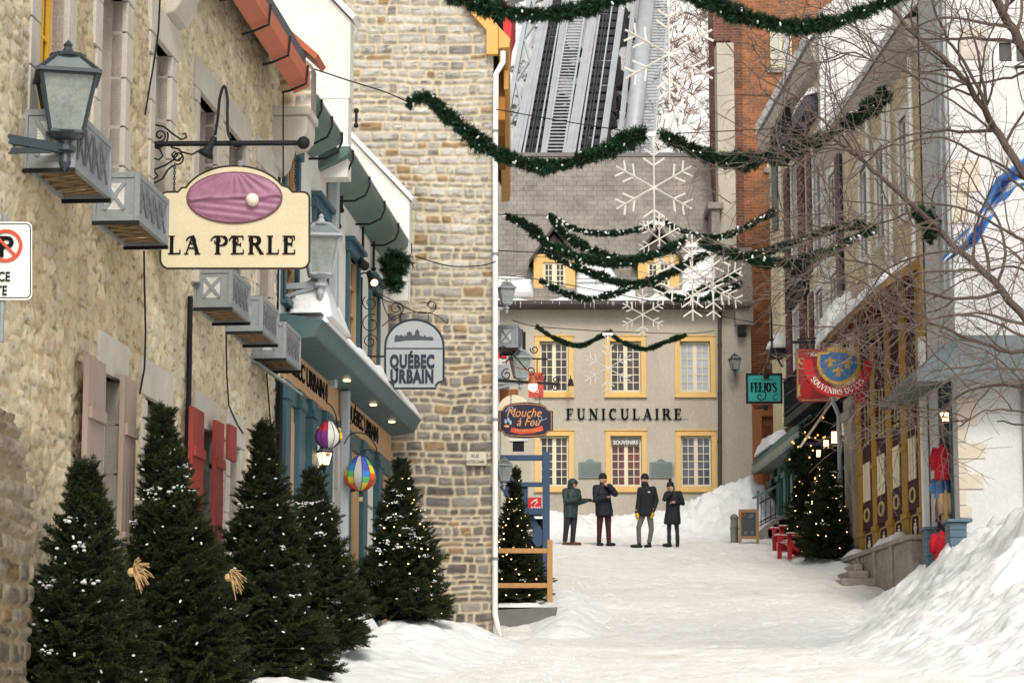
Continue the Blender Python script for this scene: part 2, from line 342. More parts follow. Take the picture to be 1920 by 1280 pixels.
def stone_sheet(x0, x1, z0, z1, res, kind, seed, holes=(), yoff=0, inside=None):
    nx = int((x1-x0)/res)+2; nz = int((z1-z0)/res)+2
    xs = np.linspace(x0, x1, nx); zs = np.linspace(z0, z1, nz)
    # snap grid lines to hole edges
    for h in holes:
        for q in h[:2]: xs[np.argmin(abs(xs-q))] = q
        for q in h[2:]: zs[np.argmin(abs(zs-q))] = q
    X, Z = np.meshgrid(xs, zs)
    if kind == 'rubble':
        e, A, B = rubble_field(X, Z, .27, .145, seed)
        k = sstep(.03, .16, e); r1, r2, r3 = hsh(A, B, 11), hsh(A, B, 12), hsh(A, B, 13)
        hgt = k*(.006+.015*r1)+.024*fbm(X*9, Z*15, 4, 3)
        st = np.stack([.68+.13*(r2-.5), .60+.12*(r2-.5), .455+.11*(r2-.5)+.04*(r1-.5)], -1)
        dk = (r3 > .86)[..., None]; st = np.where(dk, st*np.array([.84, .82, .84]), st); lt = (r3 < .14)[..., None]; st = np.where(lt, st*1.08+.02, st)
        mo = np.array([.62, .49, .29])*(.86+.24*fbm(X*3, Z*3, 3, 5))[..., None]
        kk = sstep(.03, .12, e+.08*(fbm(X*14, Z*14, 2, 8)-.5))[..., None]
        C = mo*(1-kk*.92)+st*kk*.92
        cr_ = sstep(.62, .80, fbm(X*11, Z*26, 4, 41))[..., None]; C = C*(1-.55*cr_); ln_ = (1-sstep(.0, .05, np.abs(e-.09)))*sstep(.48, .62, fbm(X*5, Z*5, 2, 51)); C = C*(1-.38*ln_[..., None])
        stn = sstep(.52, .72, fbm(X*.45+4, Z*.45, 3, 21))[..., None]; C = C*(1-stn*np.array([.18, .22, .28]))
    else:
        e, A, B, zz = coursed_field(X, Z, seed)
        k = sstep(.008, .035, e+.012*(fbm(X*12, Z*12, 2, 4)-.5)); r1, r2, r3 = hsh(A, B, 11), hsh(A, B, 12), hsh(A, B, 13)
        hgt = k*(.010+.022*r1)+k*.03*fbm(X*7, Z*13, 4, 3)
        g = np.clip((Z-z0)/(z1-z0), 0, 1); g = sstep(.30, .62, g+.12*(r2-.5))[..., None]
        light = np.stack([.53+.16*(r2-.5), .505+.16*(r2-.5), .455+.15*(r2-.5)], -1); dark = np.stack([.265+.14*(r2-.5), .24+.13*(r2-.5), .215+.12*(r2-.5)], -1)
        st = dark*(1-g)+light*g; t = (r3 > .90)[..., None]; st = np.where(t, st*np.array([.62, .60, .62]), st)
        t = ((r3 < .07))[..., None]; st = np.where(t, np.array([.38, .27, .15])*(.8+.4*r1[..., None]), st)
        st = st*(.62+.6*fbm(X*5, Z*22, 4, 17))[..., None]; st = st*(1-.45*sstep(.60, .72, fbm(X*6, Z*17, 4, 61)))[..., None]
        mo = np.array([.58, .505, .37])*(.85+.3*fbm(X*4, Z*4, 3, 5))[..., None]
        C = mo*(1-k[..., None])+st*k[..., None]
    Y = yoff-hgt
    V = np.stack([X, Y, Z], -1).reshape(-1, 3); C = np.concatenate([C, np.ones(C.shape[:2]+(1,))], -1).reshape(-1, 4)
    i = np.arange(nx-1); j = np.arange(nz-1); I, J = np.meshgrid(i, j); a = (J*nx+I).ravel()
    F = np.stack([a, a+1, a+nx+1, a+nx], -1)
    cxx = (X[:-1, :-1]+X[1:, 1:]).ravel()/2; czz = (Z[:-1, :-1]+Z[1:, 1:]).ravel()/2; keep = np.ones(len(F), bool)
    for h in holes: keep &= ~((cxx > h[0]) & (cxx < h[1]) & (czz > h[2]) & (czz < h[3]))
    if inside is not None: keep &= inside(cxx, czz)
    return V, F[keep], C
def flat_wall(mb, x0, x1, z0, z1, y, holes, depth):
    """front sheet with openings and their reveals"""
    xs = sorted(set([x0, x1]+[q for h in holes for q in h[:2] if x0 < q < x1])); zs = sorted(set([z0, z1]+[q for h in holes for q in h[2:] if z0 < q < z1]))
    for a, b in zip(xs, xs[1:]):
        for c, d in zip(zs, zs[1:]):
            mx, mz = (a+b)/2, (c+d)/2
            if any(h[0] < mx < h[1] and h[2] < mz < h[3] for h in holes): continue
            mb.quad((a, y, c), (b, y, c), (b, y, d), (a, y, d))
    for a, b, c, d in holes: reveal(mb, a, b, c, d, y, y+depth)
def reveal(mb, a, b, c, d, y, y1):
    mb.quad((a, y, c), (a, y, d), (a, y1, d), (a, y1, c)); mb.quad((b, y, c), (b, y1, c), (b, y1, d), (b, y, d))
    mb.quad((a, y, c), (a, y1, c), (b, y1, c), (b, y, c)); mb.quad((a, y, d), (b, y, d), (b, y1, d), (a, y1, d))
def window(par, x0, x1, z0, z1, y, cols=2, rows=6, leaves=2, trim=.13, tm='yellow', sm='cream', gm='glass', depth=.1, sill=True, bar=.028, proud=.035, label=None):
    """par: building; hole x0..x1,z0..z1 in wall plane y; returns the window part"""
    mb = MB()
    if trim:
        mb.box(x0-trim, x0, y-proud, y+depth*.6, z0, z1); mb.box(x1, x1+trim, y-proud, y+depth*.6, z0, z1)
        mb.box(x0-trim, x1+trim, y-proud-.006, y+depth*.6, z1, z1+trim); mb.box(x0-trim, x1+trim, y-proud-.004, y+depth*.6, z0-trim*.75, z0)
        mb.box(x0-trim*1.12, x1+trim*1.12, y-proud-.035, y, z1+trim, z1+trim+.035)
    else: mb.box(x0, x1, y+depth+.05, y+depth+.07, z0, z1)
    win = mb.build('window', tm, par, bevel=.006)
    s = MB(); fw = .055; wd = (x1-x0)/leaves
    for L_ in range(leaves):
        a = x0+L_*wd; b = a+wd; yy = y+depth*.35; y2 = yy+.05
        s.box(a, a+fw, yy, y2, z0, z1); s.box(b-fw, b, yy, y2, z0, z1); s.box(a+fw, b-fw, yy, y2, z0, z0+fw*1.3); s.box(a+fw, b-fw, yy, y2, z1-fw, z1)
        for i in range(1, cols): q = a+fw+(wd-2*fw)*i/cols; s.box(q-bar/2, q+bar/2, yy+.008, y2-.006, z0+fw*1.3, z1-fw)
        for j in range(1, rows): q = z0+fw*1.3+(z1-z0-fw*2.3)*j/rows; s.box(a+fw, b-fw, yy+.011, y2-.009, q-bar/2, q+bar/2)
    s.build('sash', sm, win)
    g = MB(); g.box(x0, x1, y+depth*.35+.03, y+depth*.35+.04, z0, z1); g.build('pane', gm, win)
    if sill:
        q = MB(); q.box(x0-trim*1.15, x1+trim*1.15, y-proud-.05, y, z0-trim*.75-.05, z0-trim*.75); q.build('sill', tm, win, bevel=.008)
    if label: win['label'] = label
    return win
M['lampglass'].node_tree.nodes['Principled BSDF'].inputs['Alpha'].default_value = .62
# ---- lettering
def text(s, h, m, parent, x, y, z, sx=1, bold=0, shear=0, ext=.004, rot=0, align='CENTER', name='lettering', spacing=1):
    cu = bpy.data.curves.new('t', 'FONT'); cu.body = s; cu.size = 1; cu.align_x = align; cu.offset = bold; cu.shear = shear; cu.extrude = ext/h; cu.space_character = spacing; cu.resolution_u = 3
    t = bpy.data.objects.new('t', cu); col.objects.link(t); bpy.context.view_layer.update()
    me = bpy.data.meshes.new_from_object(t.evaluated_get(bpy.context.evaluated_depsgraph_get())); bpy.data.objects.remove(t)
    k = h/.73
    T = Matrix.Translation((x, y, z)) @ Matrix.Rotation(rot, 4, 'Y') @ Matrix.Diagonal((k*sx, k, k, 1)) @ Matrix.Rotation(pi/2, 4, 'X')
    me.transform(T); me.materials.clear(); me.materials.append(M[m] if isinstance(m, str) else m); me.name = name
    o = bpy.data.objects.new(name, me); col.objects.link(o); o.parent = parent
    return o
def arc(cx, cz, rx, rz, a0, a1, n=14): return [(cx+rx*math.cos(R_(a0+(a1-a0)*i/n)), cz+rz*math.sin(R_(a0+(a1-a0)*i/n))) for i in range(n+1)]
T_, t_ = .19, .075
def sf(x, z, l=.30): return ([(x-l/2, z), (x+l/2, z)], .06)
GL = {
 'F': (.66, [([(.17, 0), (.17, 1)], T_), sf(.17, .03), sf(.1, .97, .2), ([(.17, .96), (.62, .96)], t_), ([(.60, .99), (.60, .76)], .06), ([(.17, .52), (.46, .52)], t_), ([(.46, .64), (.46, .40)], .06)]),
 'U': (.80, [([(.17, 1), (.17, .34)]+arc(.40, .34, .23, .30, 180, 360)+[(.63, .34), (.63, 1)], [T_]*2+[.15]*15+[t_]*2), sf(.17, .97), sf(.63, .97, .26)]),
 'N': (.84, [([(.15, 0), (.15, 1)], t_), ([(.15, .97), (.69, .03)], T_), ([(.69, 0), (.69, 1)], t_), sf(.13, .03, .26), sf(.1, .97, .22), sf(.69, .97, .26)]),
 'I': (.36, [([(.18, 0), (.18, 1)], T_), sf(.18, .03), sf(.18, .97)]),
 'C': (.76, [(arc(.42, .5, .30, .46, 50, 310, 20), [t_]+[.10]*4+[T_]*11+[.10]*4+[t_]), ([(.64, .97), (.64, .70)], .06)]),
 'L': (.64, [([(.17, 0), (.17, 1)], T_), sf(.17, .97), sf(.1, .03, .2), ([(.17, .04), (.60, .04)], t_), ([(.59, .02), (.59, .26)], .06)]),
 'A': (.80, [([(.10, 0), (.40, 1)], t_), ([(.40, 1), (.68, 0)], T_), ([(.22, .33), (.58, .33)], .065), sf(.11, .03, .22), sf(.67, .03, .28)]),
 'R': (.78, [([(.17, 0), (.17, 1)], T_), sf(.17, .03), sf(.1, .97, .2), ([(.17, .96)]+arc(.36, .74, .24, .22, 90, -90, 12)+[(.17, .52)], [t_]*3+[.15]*9+[t_]*3), ([(.40, .52), (.70, .02)], .17), sf(.70, .03, .2)]),
 'E': (.68, [([(.17, 0), (.17, 1)], T_), sf(.1, .97, .2), sf(.1, .03, .2), ([(.17, .96), (.60, .96)], t_), ([(.17, .04), (.62, .04)], t_), ([(.17, .52), (.47, .52)], t_), ([(.59, .98), (.59, .76)], .06), ([(.61, .02), (.61, .26)], .06), ([(.47, .63), (.47, .41)], .06)]),
 'P': (.68, [([(.17, 0), (.17, 1)], T_), sf(.17, .03), sf(.1, .97, .2), ([(.17, .96)]+arc(.34, .72, .26, .24, 90, -90, 12)+[(.17, .48)], [t_]*3+[.16]*9+[t_]*3)]),
 'S': (.60, [(arc(.30, .73, .21, .24, 20, 200, 10)+arc(.30, .27, .23, .25, 90, -150, 12), [t_]*5+[.12]*3+[T_]*7+[.13]*4+[t_]*5), ([(.50, .98), (.50, .72)], .05), ([(.08, .02), (.08, .28)], .05)]),
 'O': (.80, [(arc(.40, .5, .29, .46, 90, 270, 12), [t_, .1]+[T_]*9+[.1, t_]), (arc(.40, .5, .29, .46, 90, -90, 12), [t_, .1]+[T_]*9+[.1, t_])]),
 'V': (.78, [([(.11, 1), (.39, 0)], T_), ([(.39, 0), (.66, 1)], t_), sf(.12, .97), sf(.66, .97, .22)]),
 'D': (.80, [([(.17, 0), (.17, 1)], T_), sf(.1, .97, .2), sf(.1, .03, .2), ([(.17, .96)]+arc(.32, .5, .38, .46, 90, -90, 14)+[(.17, .04)], [t_]*3+[.16]*11+[t_]*3)]),
 'Y': (.76, [([(.11, 1), (.38, .48)], T_), ([(.64, 1), (.38, .48)], t_), ([(.38, 0), (.38, .5)], T_), sf(.38, .03), sf(.12, .97), sf(.64, .97, .22)]),
 'J': (.5, [([(.3, 1), (.3, .2)]+arc(.16, .2, .14, .2, 0, -150, 8), [T_]*2+[.12]*9), sf(.3, .97)]),
 ' ': (.40, []), "'": (.25, [([(.12, 1), (.10, .75)], .1)]),
}
def serif(mb, s, h, x, z, y, track=.06, sx=1, path=None, ext=.006):
    """letters as bevel-free strokes; path(t)->(x,z,angle) bends the baseline"""
    wtot = sum(GL[c][0]*sx+track for c in s)*h; cur = -wtot/2; k = 0
    for c in s:
        gw = GL[c][0]*sx*h
        for pts, wd in GL[c][1]:
            k += 1
            if path:
                px, pz, an = path(cur+gw/2); ca, sa = math.cos(an), math.sin(an)
                q = [(px+(a*sx*h-gw/2)*ca-b*h*sa, pz+(a*sx*h-gw/2)*sa+b*h*ca) for a, b in pts]
            else: q = [(x+cur+a*sx*h, z+b*h) for a, b in pts]
            ww = [e*h for e in wd] if isinstance(wd, (list, tuple)) else wd*h
            mb.ribbon(q, ww, y-ext-.0003*(k % 9), y+.002)
        cur += gw+track*h
    return mb
def spiral(cx, cz, r0, r1, a0, turns, n=22): return [(cx+(r0+(r1-r0)*i/n)*math.cos(R_(a0)+turns*2*pi*i/n), cz+(r0+(r1-r0)*i/n)*math.sin(R_(a0)+turns*2*pi*i/n)) for i in range(n+1)]
def wire(mb, pts, r, y=0, n=5): mb.tube([(a, y, b) for a, b in pts], r, n); return mb
# ================================================================ GROUND
def gheight(X, Y):
    h = zg(Y)+.07*(fbm(X*.6, Y*.30, 4, 2)-.5)+.07*(fbm(X*1.9, Y*1.3, 4, 6)-.5)
    lane = np.exp(-((X-(1.2+.075*Y-2))/1.6)**2)   # trodden middle of the street sits a little lower
    return h-.05*lane-.028*sstep(.56, .70, fbm(X*2.6+7, Y*2.1, 3, 15))-.02*sstep(.58, .72, fbm(X*5.5, Y*4.3, 2, 19))
def axis(a, b, n, far):
    q = np.linspace(a, b, n); l = a-np.array([far, far*.4, far*.15, far*.05, 4]); r = b+np.array([4, far*.05, far*.15, far*.4, far]); return np.concatenate([l, q, r])
gx = axis(-5, 12, 260, 700); gy = axis(20, 68, 560, 1500); GX, GY = np.meshgrid(gx, gy)
GZ = gheight(GX, GY); nx = len(gx)
I, J = np.meshgrid(np.arange(len(gx)-1), np.arange(len(gy)-1)); a = (J*nx+I).ravel()
tag(tri_mesh('street_ground', np.stack([GX, GY, GZ], -1).reshape(-1, 3), np.stack([a, a+1, a+nx+1, a+nx], -1), 'packed', smooth=True), kind='structure')
def bank(name, label, x0, x1, y0, y1, fn, res=.06, lump=.12, seed=1, m='snow', kind='thing'):
    xs = np.arange(x0, x1, res); ys = np.arange(y0, y1, res); X, Y = np.meshgrid(xs, ys)
    h = fn(X, Y); ez = np.minimum(np.minimum(X-x0, x1-X), np.minimum(Y-y0, y1-Y)); h = h*sstep(0, .25, ez)
    big = fbm(X*1.3, Y*1.3, 3, seed); sm = fbm(X*4.5, Y*4.5, 4, seed+5); cl = np.abs(fbm(X*2.6+3, Y*2.6, 4, seed+11)-.5)*2
    h = .66*h*(1+.55*(big-.5))+np.clip(h/.35, 0, 1)*(lump*(sm-.45)+lump*1.3*(.3-cl)*.45)
    Z = gheight(X, Y)+h-.025; n = len(xs)
    I, J = np.meshgrid(np.arange(len(xs)-1), np.arange(len(ys)-1)); a = (J*n+I).ravel()
    F = np.stack([a, a+1, a+n+1, a+n], -1); hk = h.ravel()[F].max(1) > .0; F = F[hk]
    o = tri_mesh(name, np.stack([X, Y, Z], -1).reshape(-1, 3), F, m, smooth=True)
    if kind == 'thing': tag(o, label, 'snow bank', 'snow banks')
    else: tag(o, label, kind=kind)
    return o
def segd(X, Y, pts):
    D = np.full(X.shape, 1e9); H = np.zeros(X.shape)
    for (ax, ay, ar, ah), (bx, by, br, bh) in zip(pts, pts[1:]):
        dx, dy = bx-ax, by-ay; t = np.clip(((X-ax)*dx+(Y-ay)*dy)/(dx*dx+dy*dy), 0, 1)
        d = np.hypot(X-ax-t*dx, Y-ay-t*dy)/(ar+(br-ar)*t); h = ah+(bh-ah)*t; m = d < D; D = np.where(m, d, D); H = np.where(m, h, H)
    return H*(1-sstep(0, 1, D))
def PG(px, py, dz=0):
    """where the ray meets the street"""
    Y = 12.0
    while Y < 80:
        p = P(px, py, Y)
        if p.z <= float(zg(Y))+dz: return p
        Y += .05
    return P(px, py, 80)
# banks: along the left trees, beside the stone corner, right foreground pile, foot of the funicular house
bank('snow_bank', 'smooth snow bank around the feet of the left row of firs', -3.6, .6, 20, 40, lambda X, Y: segd(X, Y, [(-2.6, 20, 1.5, .3), (-2.3, 26, 1.5, .25), (-1.9, 31, 1.9, .45), (-1.35, 35.5, 1.7, .75), (-.8, 38.6, 1.2, .42)]), lump=.12, seed=2)
bank('snow_bank', 'large rough snow pile in the right foreground below the bare tree', 3.6, 13, 26, 47.2, lambda X, Y: segd(X, Y, [(9.9, 25, 5.0, 2.2), (9.4, 31, 4.9, 3.1), (9.0, 36, 4.4, 3.5), (8.6, 40.0, 3.2, 3.1), (8.3, 43.0, 2.2, 2.1), (7.7, 45.3, 1.3, .9)])+.16*np.exp(-((X-5.9)/1.1)**2-((Y-37)/5)**2), lump=.20, seed=14, res=.05)
bank('snow_bank', 'low rubble of snow at the foot of the grey concrete planter', .1, 2.7, 40, 50, lambda X, Y: segd(X, Y, [(.9, 41, .7, .28), (1.0, 44, 1.0, .4), (1.1, 47, .7, .2)]), lump=.12, seed=31)
bank('snow_bank', 'long lumpy snow bank behind the four standing people', -1, 4.9, 62, 68, lambda X, Y: segd(X, Y, [(-1, 65.6, 2.0, .75), (1.4, 65.8, 2.2, .85), (2.6, 65.6, 2.0, .7), (4.6, 65.8, 2.1, 1.0)]), lump=.28, seed=44)
bank('snow_bank', 'tall snow heap beside the brown door under the last window', 3.4, 8.0, 61.2, 68, lambda X, Y: segd(X, Y, [(4.2, 65.6, 1.7, .9), (5.4, 65.6, 2.6, 1.75), (6.5, 65.3, 2.5, 1.95), (7.3, 65.0, 1.8, 1.0)]), lump=.36, seed=52)
bank('snow_bank', 'shallow snow drift around the lit firs and grey pipe', 5.8, 8.3, 49, 58, lambda X, Y: segd(X, Y, [(7.0, 57, .9, .12), (7.1, 54, .9, .3), (7.5, 50.5, .8, .2)]), lump=.06, seed=61)
# crumbs and chunks of snow scattered along the banks
mb = MB(); rs = random.Random(21)
for i in range(900):
    z_ = rs.random()
    if z_ < .34: Y = rs.uniform(41, 50); X = .9+rs.gauss(0, .55)+.3
    elif z_ < .72: Y = rs.uniform(27, 46); X = 6.0-.02*(Y-30)+rs.gauss(-.2, .8)
    elif z_ < .84: Y = 64.2+rs.gauss(0, .5); X = rs.uniform(-.2, 6.5)
    else: Y = rs.uniform(27, 40); X = rs.uniform(-1, 1.0)
    r = rs.uniform(.008, .026)*(1.6 if rs.random() < .06 else 1); g = float(gheight(np.array([X]), np.array([Y]))[0]); mb.X = Matrix.Translation((X, Y, g)) @ Euler((rs.random()*3, rs.random()*3, rs.random()*3)).to_matrix().to_4x4() @ Matrix.Diagonal((1, rs.uniform(.6, 1), rs.uniform(.5, .9), 1)); mb.ball((0, 0, 0), r, 5)
mb.X = None; tag(mb.build('snow_chunks', 'snow'), 'small chunks of snow scattered over the street and along the banks', kind='stuff')
# ================================================================ HILLSIDE behind the roofs
hx = np.linspace(-14, 22, 200); hy = np.linspace(74, 118, 230); X, Y = np.meshgrid(hx, hy)
hz = 11.2+(Y-74)*1.06+1.7*(fbm(X*.22, Y*.22, 4, 3)-.5)+1.3*(fbm(X*.9, Y*.9, 4, 8)-.5)
I, J = np.meshgrid(np.arange(len(hx)-1), np.arange(len(hy)-1)); a = (J*len(hx)+I).ravel()
def hillmat():
    m = mat('snowy_hillside', (.72, .72, .71), (.60, .60, .59), scale=.8, bump=.05, bscale=3); nt = m.node_tree; b = nt.nodes['Principled BSDF']
    base = b.inputs['Base Color'].links[0].from_socket; tc = nt.nodes['Texture Coordinate']
    n = N(nt, 'ShaderNodeTexNoise', Scale=.55, Detail=9.0, Roughness=.72); nt.links.new(tc.outputs['Object'], n.inputs[0])
    r = N(nt, 'ShaderNodeValToRGB'); r.color_ramp.elements[0].position = .535; r.color_ramp.elements[1].position = .575; nt.links.new(n.outputs[0], r.inputs[0])
    x = N(nt, 'ShaderNodeMix', data_type='RGBA'); nt.links.new(r.outputs[0], x.inputs[0]); nt.links.new(base, x.inputs[6]); x.inputs[7].default_value = (.09, .08, .072, 1); nt.links.new(x.outputs[2], b.inputs['Base Color'])
    return m
tag(tri_mesh('hillside', np.stack([X, Y, hz], -1).reshape(-1, 3), np.stack([a, a+1, a+len(hx)+1, a+len(hx)], -1), hillmat(), smooth=True), kind='structure')
def hill_z(x, y):
    x = np.array([float(x)]); y = np.array([float(y)])
    return float((11.2+(y-74)*1.06+1.7*(fbm(x*.22, y*.22, 4, 3)-.5)+1.3*(fbm(x*.9, y*.9, 4, 8)-.5))[0])
# ================================================================ FUNICULAR TRACK
fb = [P(0, 330, 79), ]
def trk(px0, px1, w, h, m, name, par, lift=0, y0=330, y1=-60, Ya=78.5, Yb=91.5):
    a = P(px0, y0, Ya); b = P(px1, y1, Yb); a.z += lift; b.z += lift
    up = Vector((0, -.7, .7)); mb = MB(); mb.bar(a, b, w, h, up=up)
    return mb.build(name, m, par), a, b
ft = thing('funicular_track', 'steep steel funicular railway climbing the cliff behind the grey roof', 'funicular track', P(1080, 330, 78.5))
TI = Matrix.Translation(ft.location).inverted()
class WMB(MB):
    def build(s, name, m, par, **k):
        s.v = [tuple(TI @ Vector(q)) for q in s.v]; return super().build(name, m, par, **k)
UPF = Vector((0, -.7, .7))
def line(px0, px1, t, lift=0):
    """point along a rail; t 0 bottom .. 1 top"""
    a = P(px0, 330, 78.5); b = P(px1, -70, 91.5); q = a.lerp(b, t); return q+UPF*lift
tracks = [(958, 1044, .36, .22, 'steel', 'girder'), (1014, 1073, .22, .22, 'steel', 'girder'), (1062, 1130, .36, .22, 'steel', 'girder'), (1122, 1178, .22, .22, 'steel', 'girder'), (1156, 1196, .18, .22, 'steel', 'girder')]
for px0, px1, w_, h_, m_, nm in tracks:
    mb = WMB(); mb.bar(line(px0, px1, 0), line(px0, px1, 1), w_, h_, up=UPF)
    mb.bar(line(px0, px1, 0, .13), line(px0, px1, 1, .13), w_*.3, .05, up=UPF)
    mb.build(nm, m_, ft)
for px0, px1 in ((984, 1056), (1088, 1148)):
    mb = WMB(); mb.bar(line(px0, px1, 0, .1), line(px0, px1, 1, .1), .05, .10, up=UPF); mb.bar(line(px0+5, px1+5, 0, .1), line(px0+6, px1+6, 1, .1), .035, .10, up=UPF); mb.build('rail', 'darksteel', ft); mb = WMB(); mb.bar(line(px0-9, px1-8, 0, .12), line(px0-9, px1-8, 1, .12), .07, .1, up=UPF); mb.build('cable_channel', 'steel', ft); mb = WMB(); mb.bar(line(px0+15, px1+12, 0, .12), line(px0+15, px1+12, 1, .12), .05, .1, up=UPF); mb.build('cable_channel', 'pipe', ft)
mb = WMB(); mb.tube([line(1180, 1222, 0, .35), line(1180, 1222, 1, .35)], .30, 14); mb.build('drain_pipe', 'steel', ft, smooth=True)
for px0, px1, wd in ((1034, 1098, .30), (1196, 1250, .36)):
    mb = WMB(); A0, A1 = line(px0, px1, 0, .12), line(px0, px1, 1, .12); off = Vector((wd, 0, 0))
    mb.bar(A0-off, A1-off, .07, .1, up=UPF); mb.bar(A0+off, A1+off, .07, .1, up=UPF)
    for i in range(70):
        q = A0.lerp(A1, (i+.5)/70); mb.bar(q-off, q+off, .09, .05)
    mb.build('ladder', 'pipe', ft)
for i in range(26):
    mb = WMB(); t = (i+.5)/26; dl = -.35
    for (a0, a1), (b0, b1) in (((960, 1046), (1018, 1076)), ((1066, 1134), (1126, 1182))):
        A, B = line(a0, a1, t, dl), line(b0, b1, t, dl); mb.bar(A, B, .16, .22)
        if i % 3 == 0:
            B2 = line(b0, b1, min(1, t+.055), dl-.2); mb.bar(A+UPF*-.2, B2, .13, .13); mb.bar(line(a0, a1, min(1, t+.055), dl-.2), B, .13, .13)
    mb.build('cross_beam', 'darksteel', ft)
mb = WMB()
for i in range(6):
    t = (i+.3)/6
    for px0, px1 in ((958, 1044), (1064, 1132), (1126, 1182)):
        A = line(px0, px1, t, -.3); mb.bar(A, A+Vector((0, .5, -2.6)), .22, .22); mb.bar(A, A+Vector((.0, 2.2, -1.2)), .14, .14)
mb.build('trestle_post', 'darksteel', ft)
mb = WMB()   # dark rubble bed seen between the girders
for i in range(230):
    t = random.random(); s_ = random.random(); A = line(958, 1044, t, -.8-random.random()*.7); B = line(1160, 1200, t, -.8-random.random()*.7)
    q = A.lerp(B, s_); r = random.uniform(.12, .45); mb.X = Matrix.Translation(q) @ Euler((random.random()*3, random.random()*3, random.random()*3)).to_matrix().to_4x4(); mb.box(-r, r, -r*.7, r*.7, -r*.5, r*.5)
mb.X = None; mb.build('rock_bed', mat('dark_rock', (.07, .065, .06), (.03, .03, .028), scale=2, bump=.05, rough=.95), ft)['kind'] = 'stuff'
mb = WMB()
for i in range(5):   # left lattice mast of the track side rail
    mb.bar(line(935, 1010, i/5+.0), line(950, 1030, i/5+.1), .08); mb.bar(line(950, 1030, i/5+.1), line(935, 1010, (i+1)/5), .08)
mb.bar(line(930, 1006, 0), line(930, 1006, 1), .16, .2, up=UPF); mb.build('side_rail', 'pipe', ft)
# ================================================================ LEFT STONE HOUSE
def xz(F, px, py, off=0): return F.pix(px, py, off)
G0 = float(zg(12))-.3
H1 = Frame(L.o.x, L.o.y, thL, 0)
Z1 = 11.6
up_open = [(62, 115), (180, 226), (283, 313), (368, 402), (424, 456), (485, 508)]
upo = [(L.x(a, py=200), L.x(b, py=200)) for a, b in up_open]
upo = [(a, b, 5.95, 7.82) for a, b in upo]
lowo = []
for a, b, zb in ((186, 214, 2.65), (266, 301, 2.65), (366, 393, 2.75), (425, 444, 2.8)):
    lowo.append((L.x(a, py=850), L.x(b, py=850), zb, 4.4))
holes = upo+lowo
x_end1 = L.x(524, py=500)
h1 = thing('stone_house', 'long cream rubble stone house with pale window surrounds filling the left side', 'house', (0, 0, 0), frame=L)
ixn = lambda x, z: ~((x > 12.2) & (z > 9.35))
V, F, C = stone_sheet(.2, x_end1-.28, .8, 11.6, .026, 'rubble', 5, holes, inside=ixn)
wl = tri_mesh('wall', V, F, 'rubble', h1, C, smooth=False)
for a, b, c, d in holes: mb = MB(); reveal(mb, a, b, c, d, -.0, .24); mb.build('jamb', 'reveal', h1)
mb = MB()
mb.box(.2, 12.2, .3, 9, .5, 11.6); mb.box(12.2, x_end1-.3, .3, 9, .5, 9.35)
mb.build('core_wall', 'reveal', h1)
mb = MB()   # roof: slope away from the street
mb.xprism([(-.35, 9.3), (4.6, 13.2), (4.6, 13.4), (-.35, 9.48)], 12.25, x_end1-.35); mb.xprism([(-.35, 11.6), (4.6, 15), (4.6, 15.2), (-.35, 11.8)], 0, 12.2)
mb.build('roof', mat('dark_slate', (.10, .10, .105), (.07, .07, .075), scale=5), h1)
# surrounds of dressed blocks
def surround(par, o, lint=.30, jw=.17, keyed=True, seed=0):
    rs = random.Random(seed); a, b, c, d = o; mb = MB(); z = c
    while z < d-.05:
        hh = min(rs.uniform(.34, .5), d-z)
        for s_ in (0, 1):
            w_ = jw+(rs.choice((0, .08)) if keyed else 0)
            if s_ == 0: mb.box(a-w_, a, -.045, .1, z+.006, z+hh-.006)
            else: mb.box(b, b+w_, -.045, .1, z+.006, z+hh-.006)
        z += hh
    mb.box(a-jw-.1, b+jw+.1, -.052, .1, d, d+lint)
    mb.box(a-jw*.8, b+jw*.8, -.09, .1, c-.14, c)
    return mb.build('surround', 'dressed', par, bevel=.008)
for i, o_ in enumerate(upo): surround(h1, o_, .32, seed=i)
for i, o_ in enumerate(lowo): surround(h1, o_, .34, seed=20+i)
# windows set in the openings
for i, (o_, m_) in enumerate(zip(upo, ('yellowframe', 'whitepaint', 'whitepaint', 'redshut', 'redshut', 'redshut'))):
    if m_ == 'yellowframe': m_ = mat('golden_yellow_frame', (.75, .42, .03), (.68, .36, .02), rough=.5)
    win = window(h1, o_[0], o_[1], o_[2], o_[3], .0, 2, 4, 2, 0, m_, m_, 'glass', depth=.52 if i > 0 else .3, sill=False)
    if i == 0: win['label'] = 'golden yellow window frame'
for o_ in lowo: window(h1, *o_, .0, 2, 4, 2, 0, 'whitepaint', 'whitepaint', 'glass', depth=.52, sill=False)
# shutters
def shutter(par, x0, x1, z0, z1, m, y=-.05, t=.045, batt=(.25, .75), label=None):
    mb = MB(); n = 4; wdt = (x1-x0)/n
    for i in range(n): mb.box(x0+i*wdt+.003, x0+(i+1)*wdt-.003, y-t, y, z0, z1)
    for b in batt: q = z0+(z1-z0)*b; mb.box(x0+.03, x1-.03, y-t-.03, y-t+.002, q-.05, q+.05)
    o = mb.build('shutter', m, par, bevel=.004)
    mb = MB()
    for b in batt: q = z0+(z1-z0)*b; mb.box(x1-.05, x1+.08, y-.02, .0, q-.02, q+.02)
    mb.build('hinge', 'iron', o)
    if label: o['label'] = label
    return o
shutter(h1, L.x(152, -.1, 850), L.x(185, -.1, 850), 2.55, 4.42, 'brownshut', y=-.10, label='taupe shutter left of the lower window')
shutter(h1, L.x(221, -.1, 850), L.x(245, -.1, 850), 2.55, 4.42, 'brownshut', y=-.10)
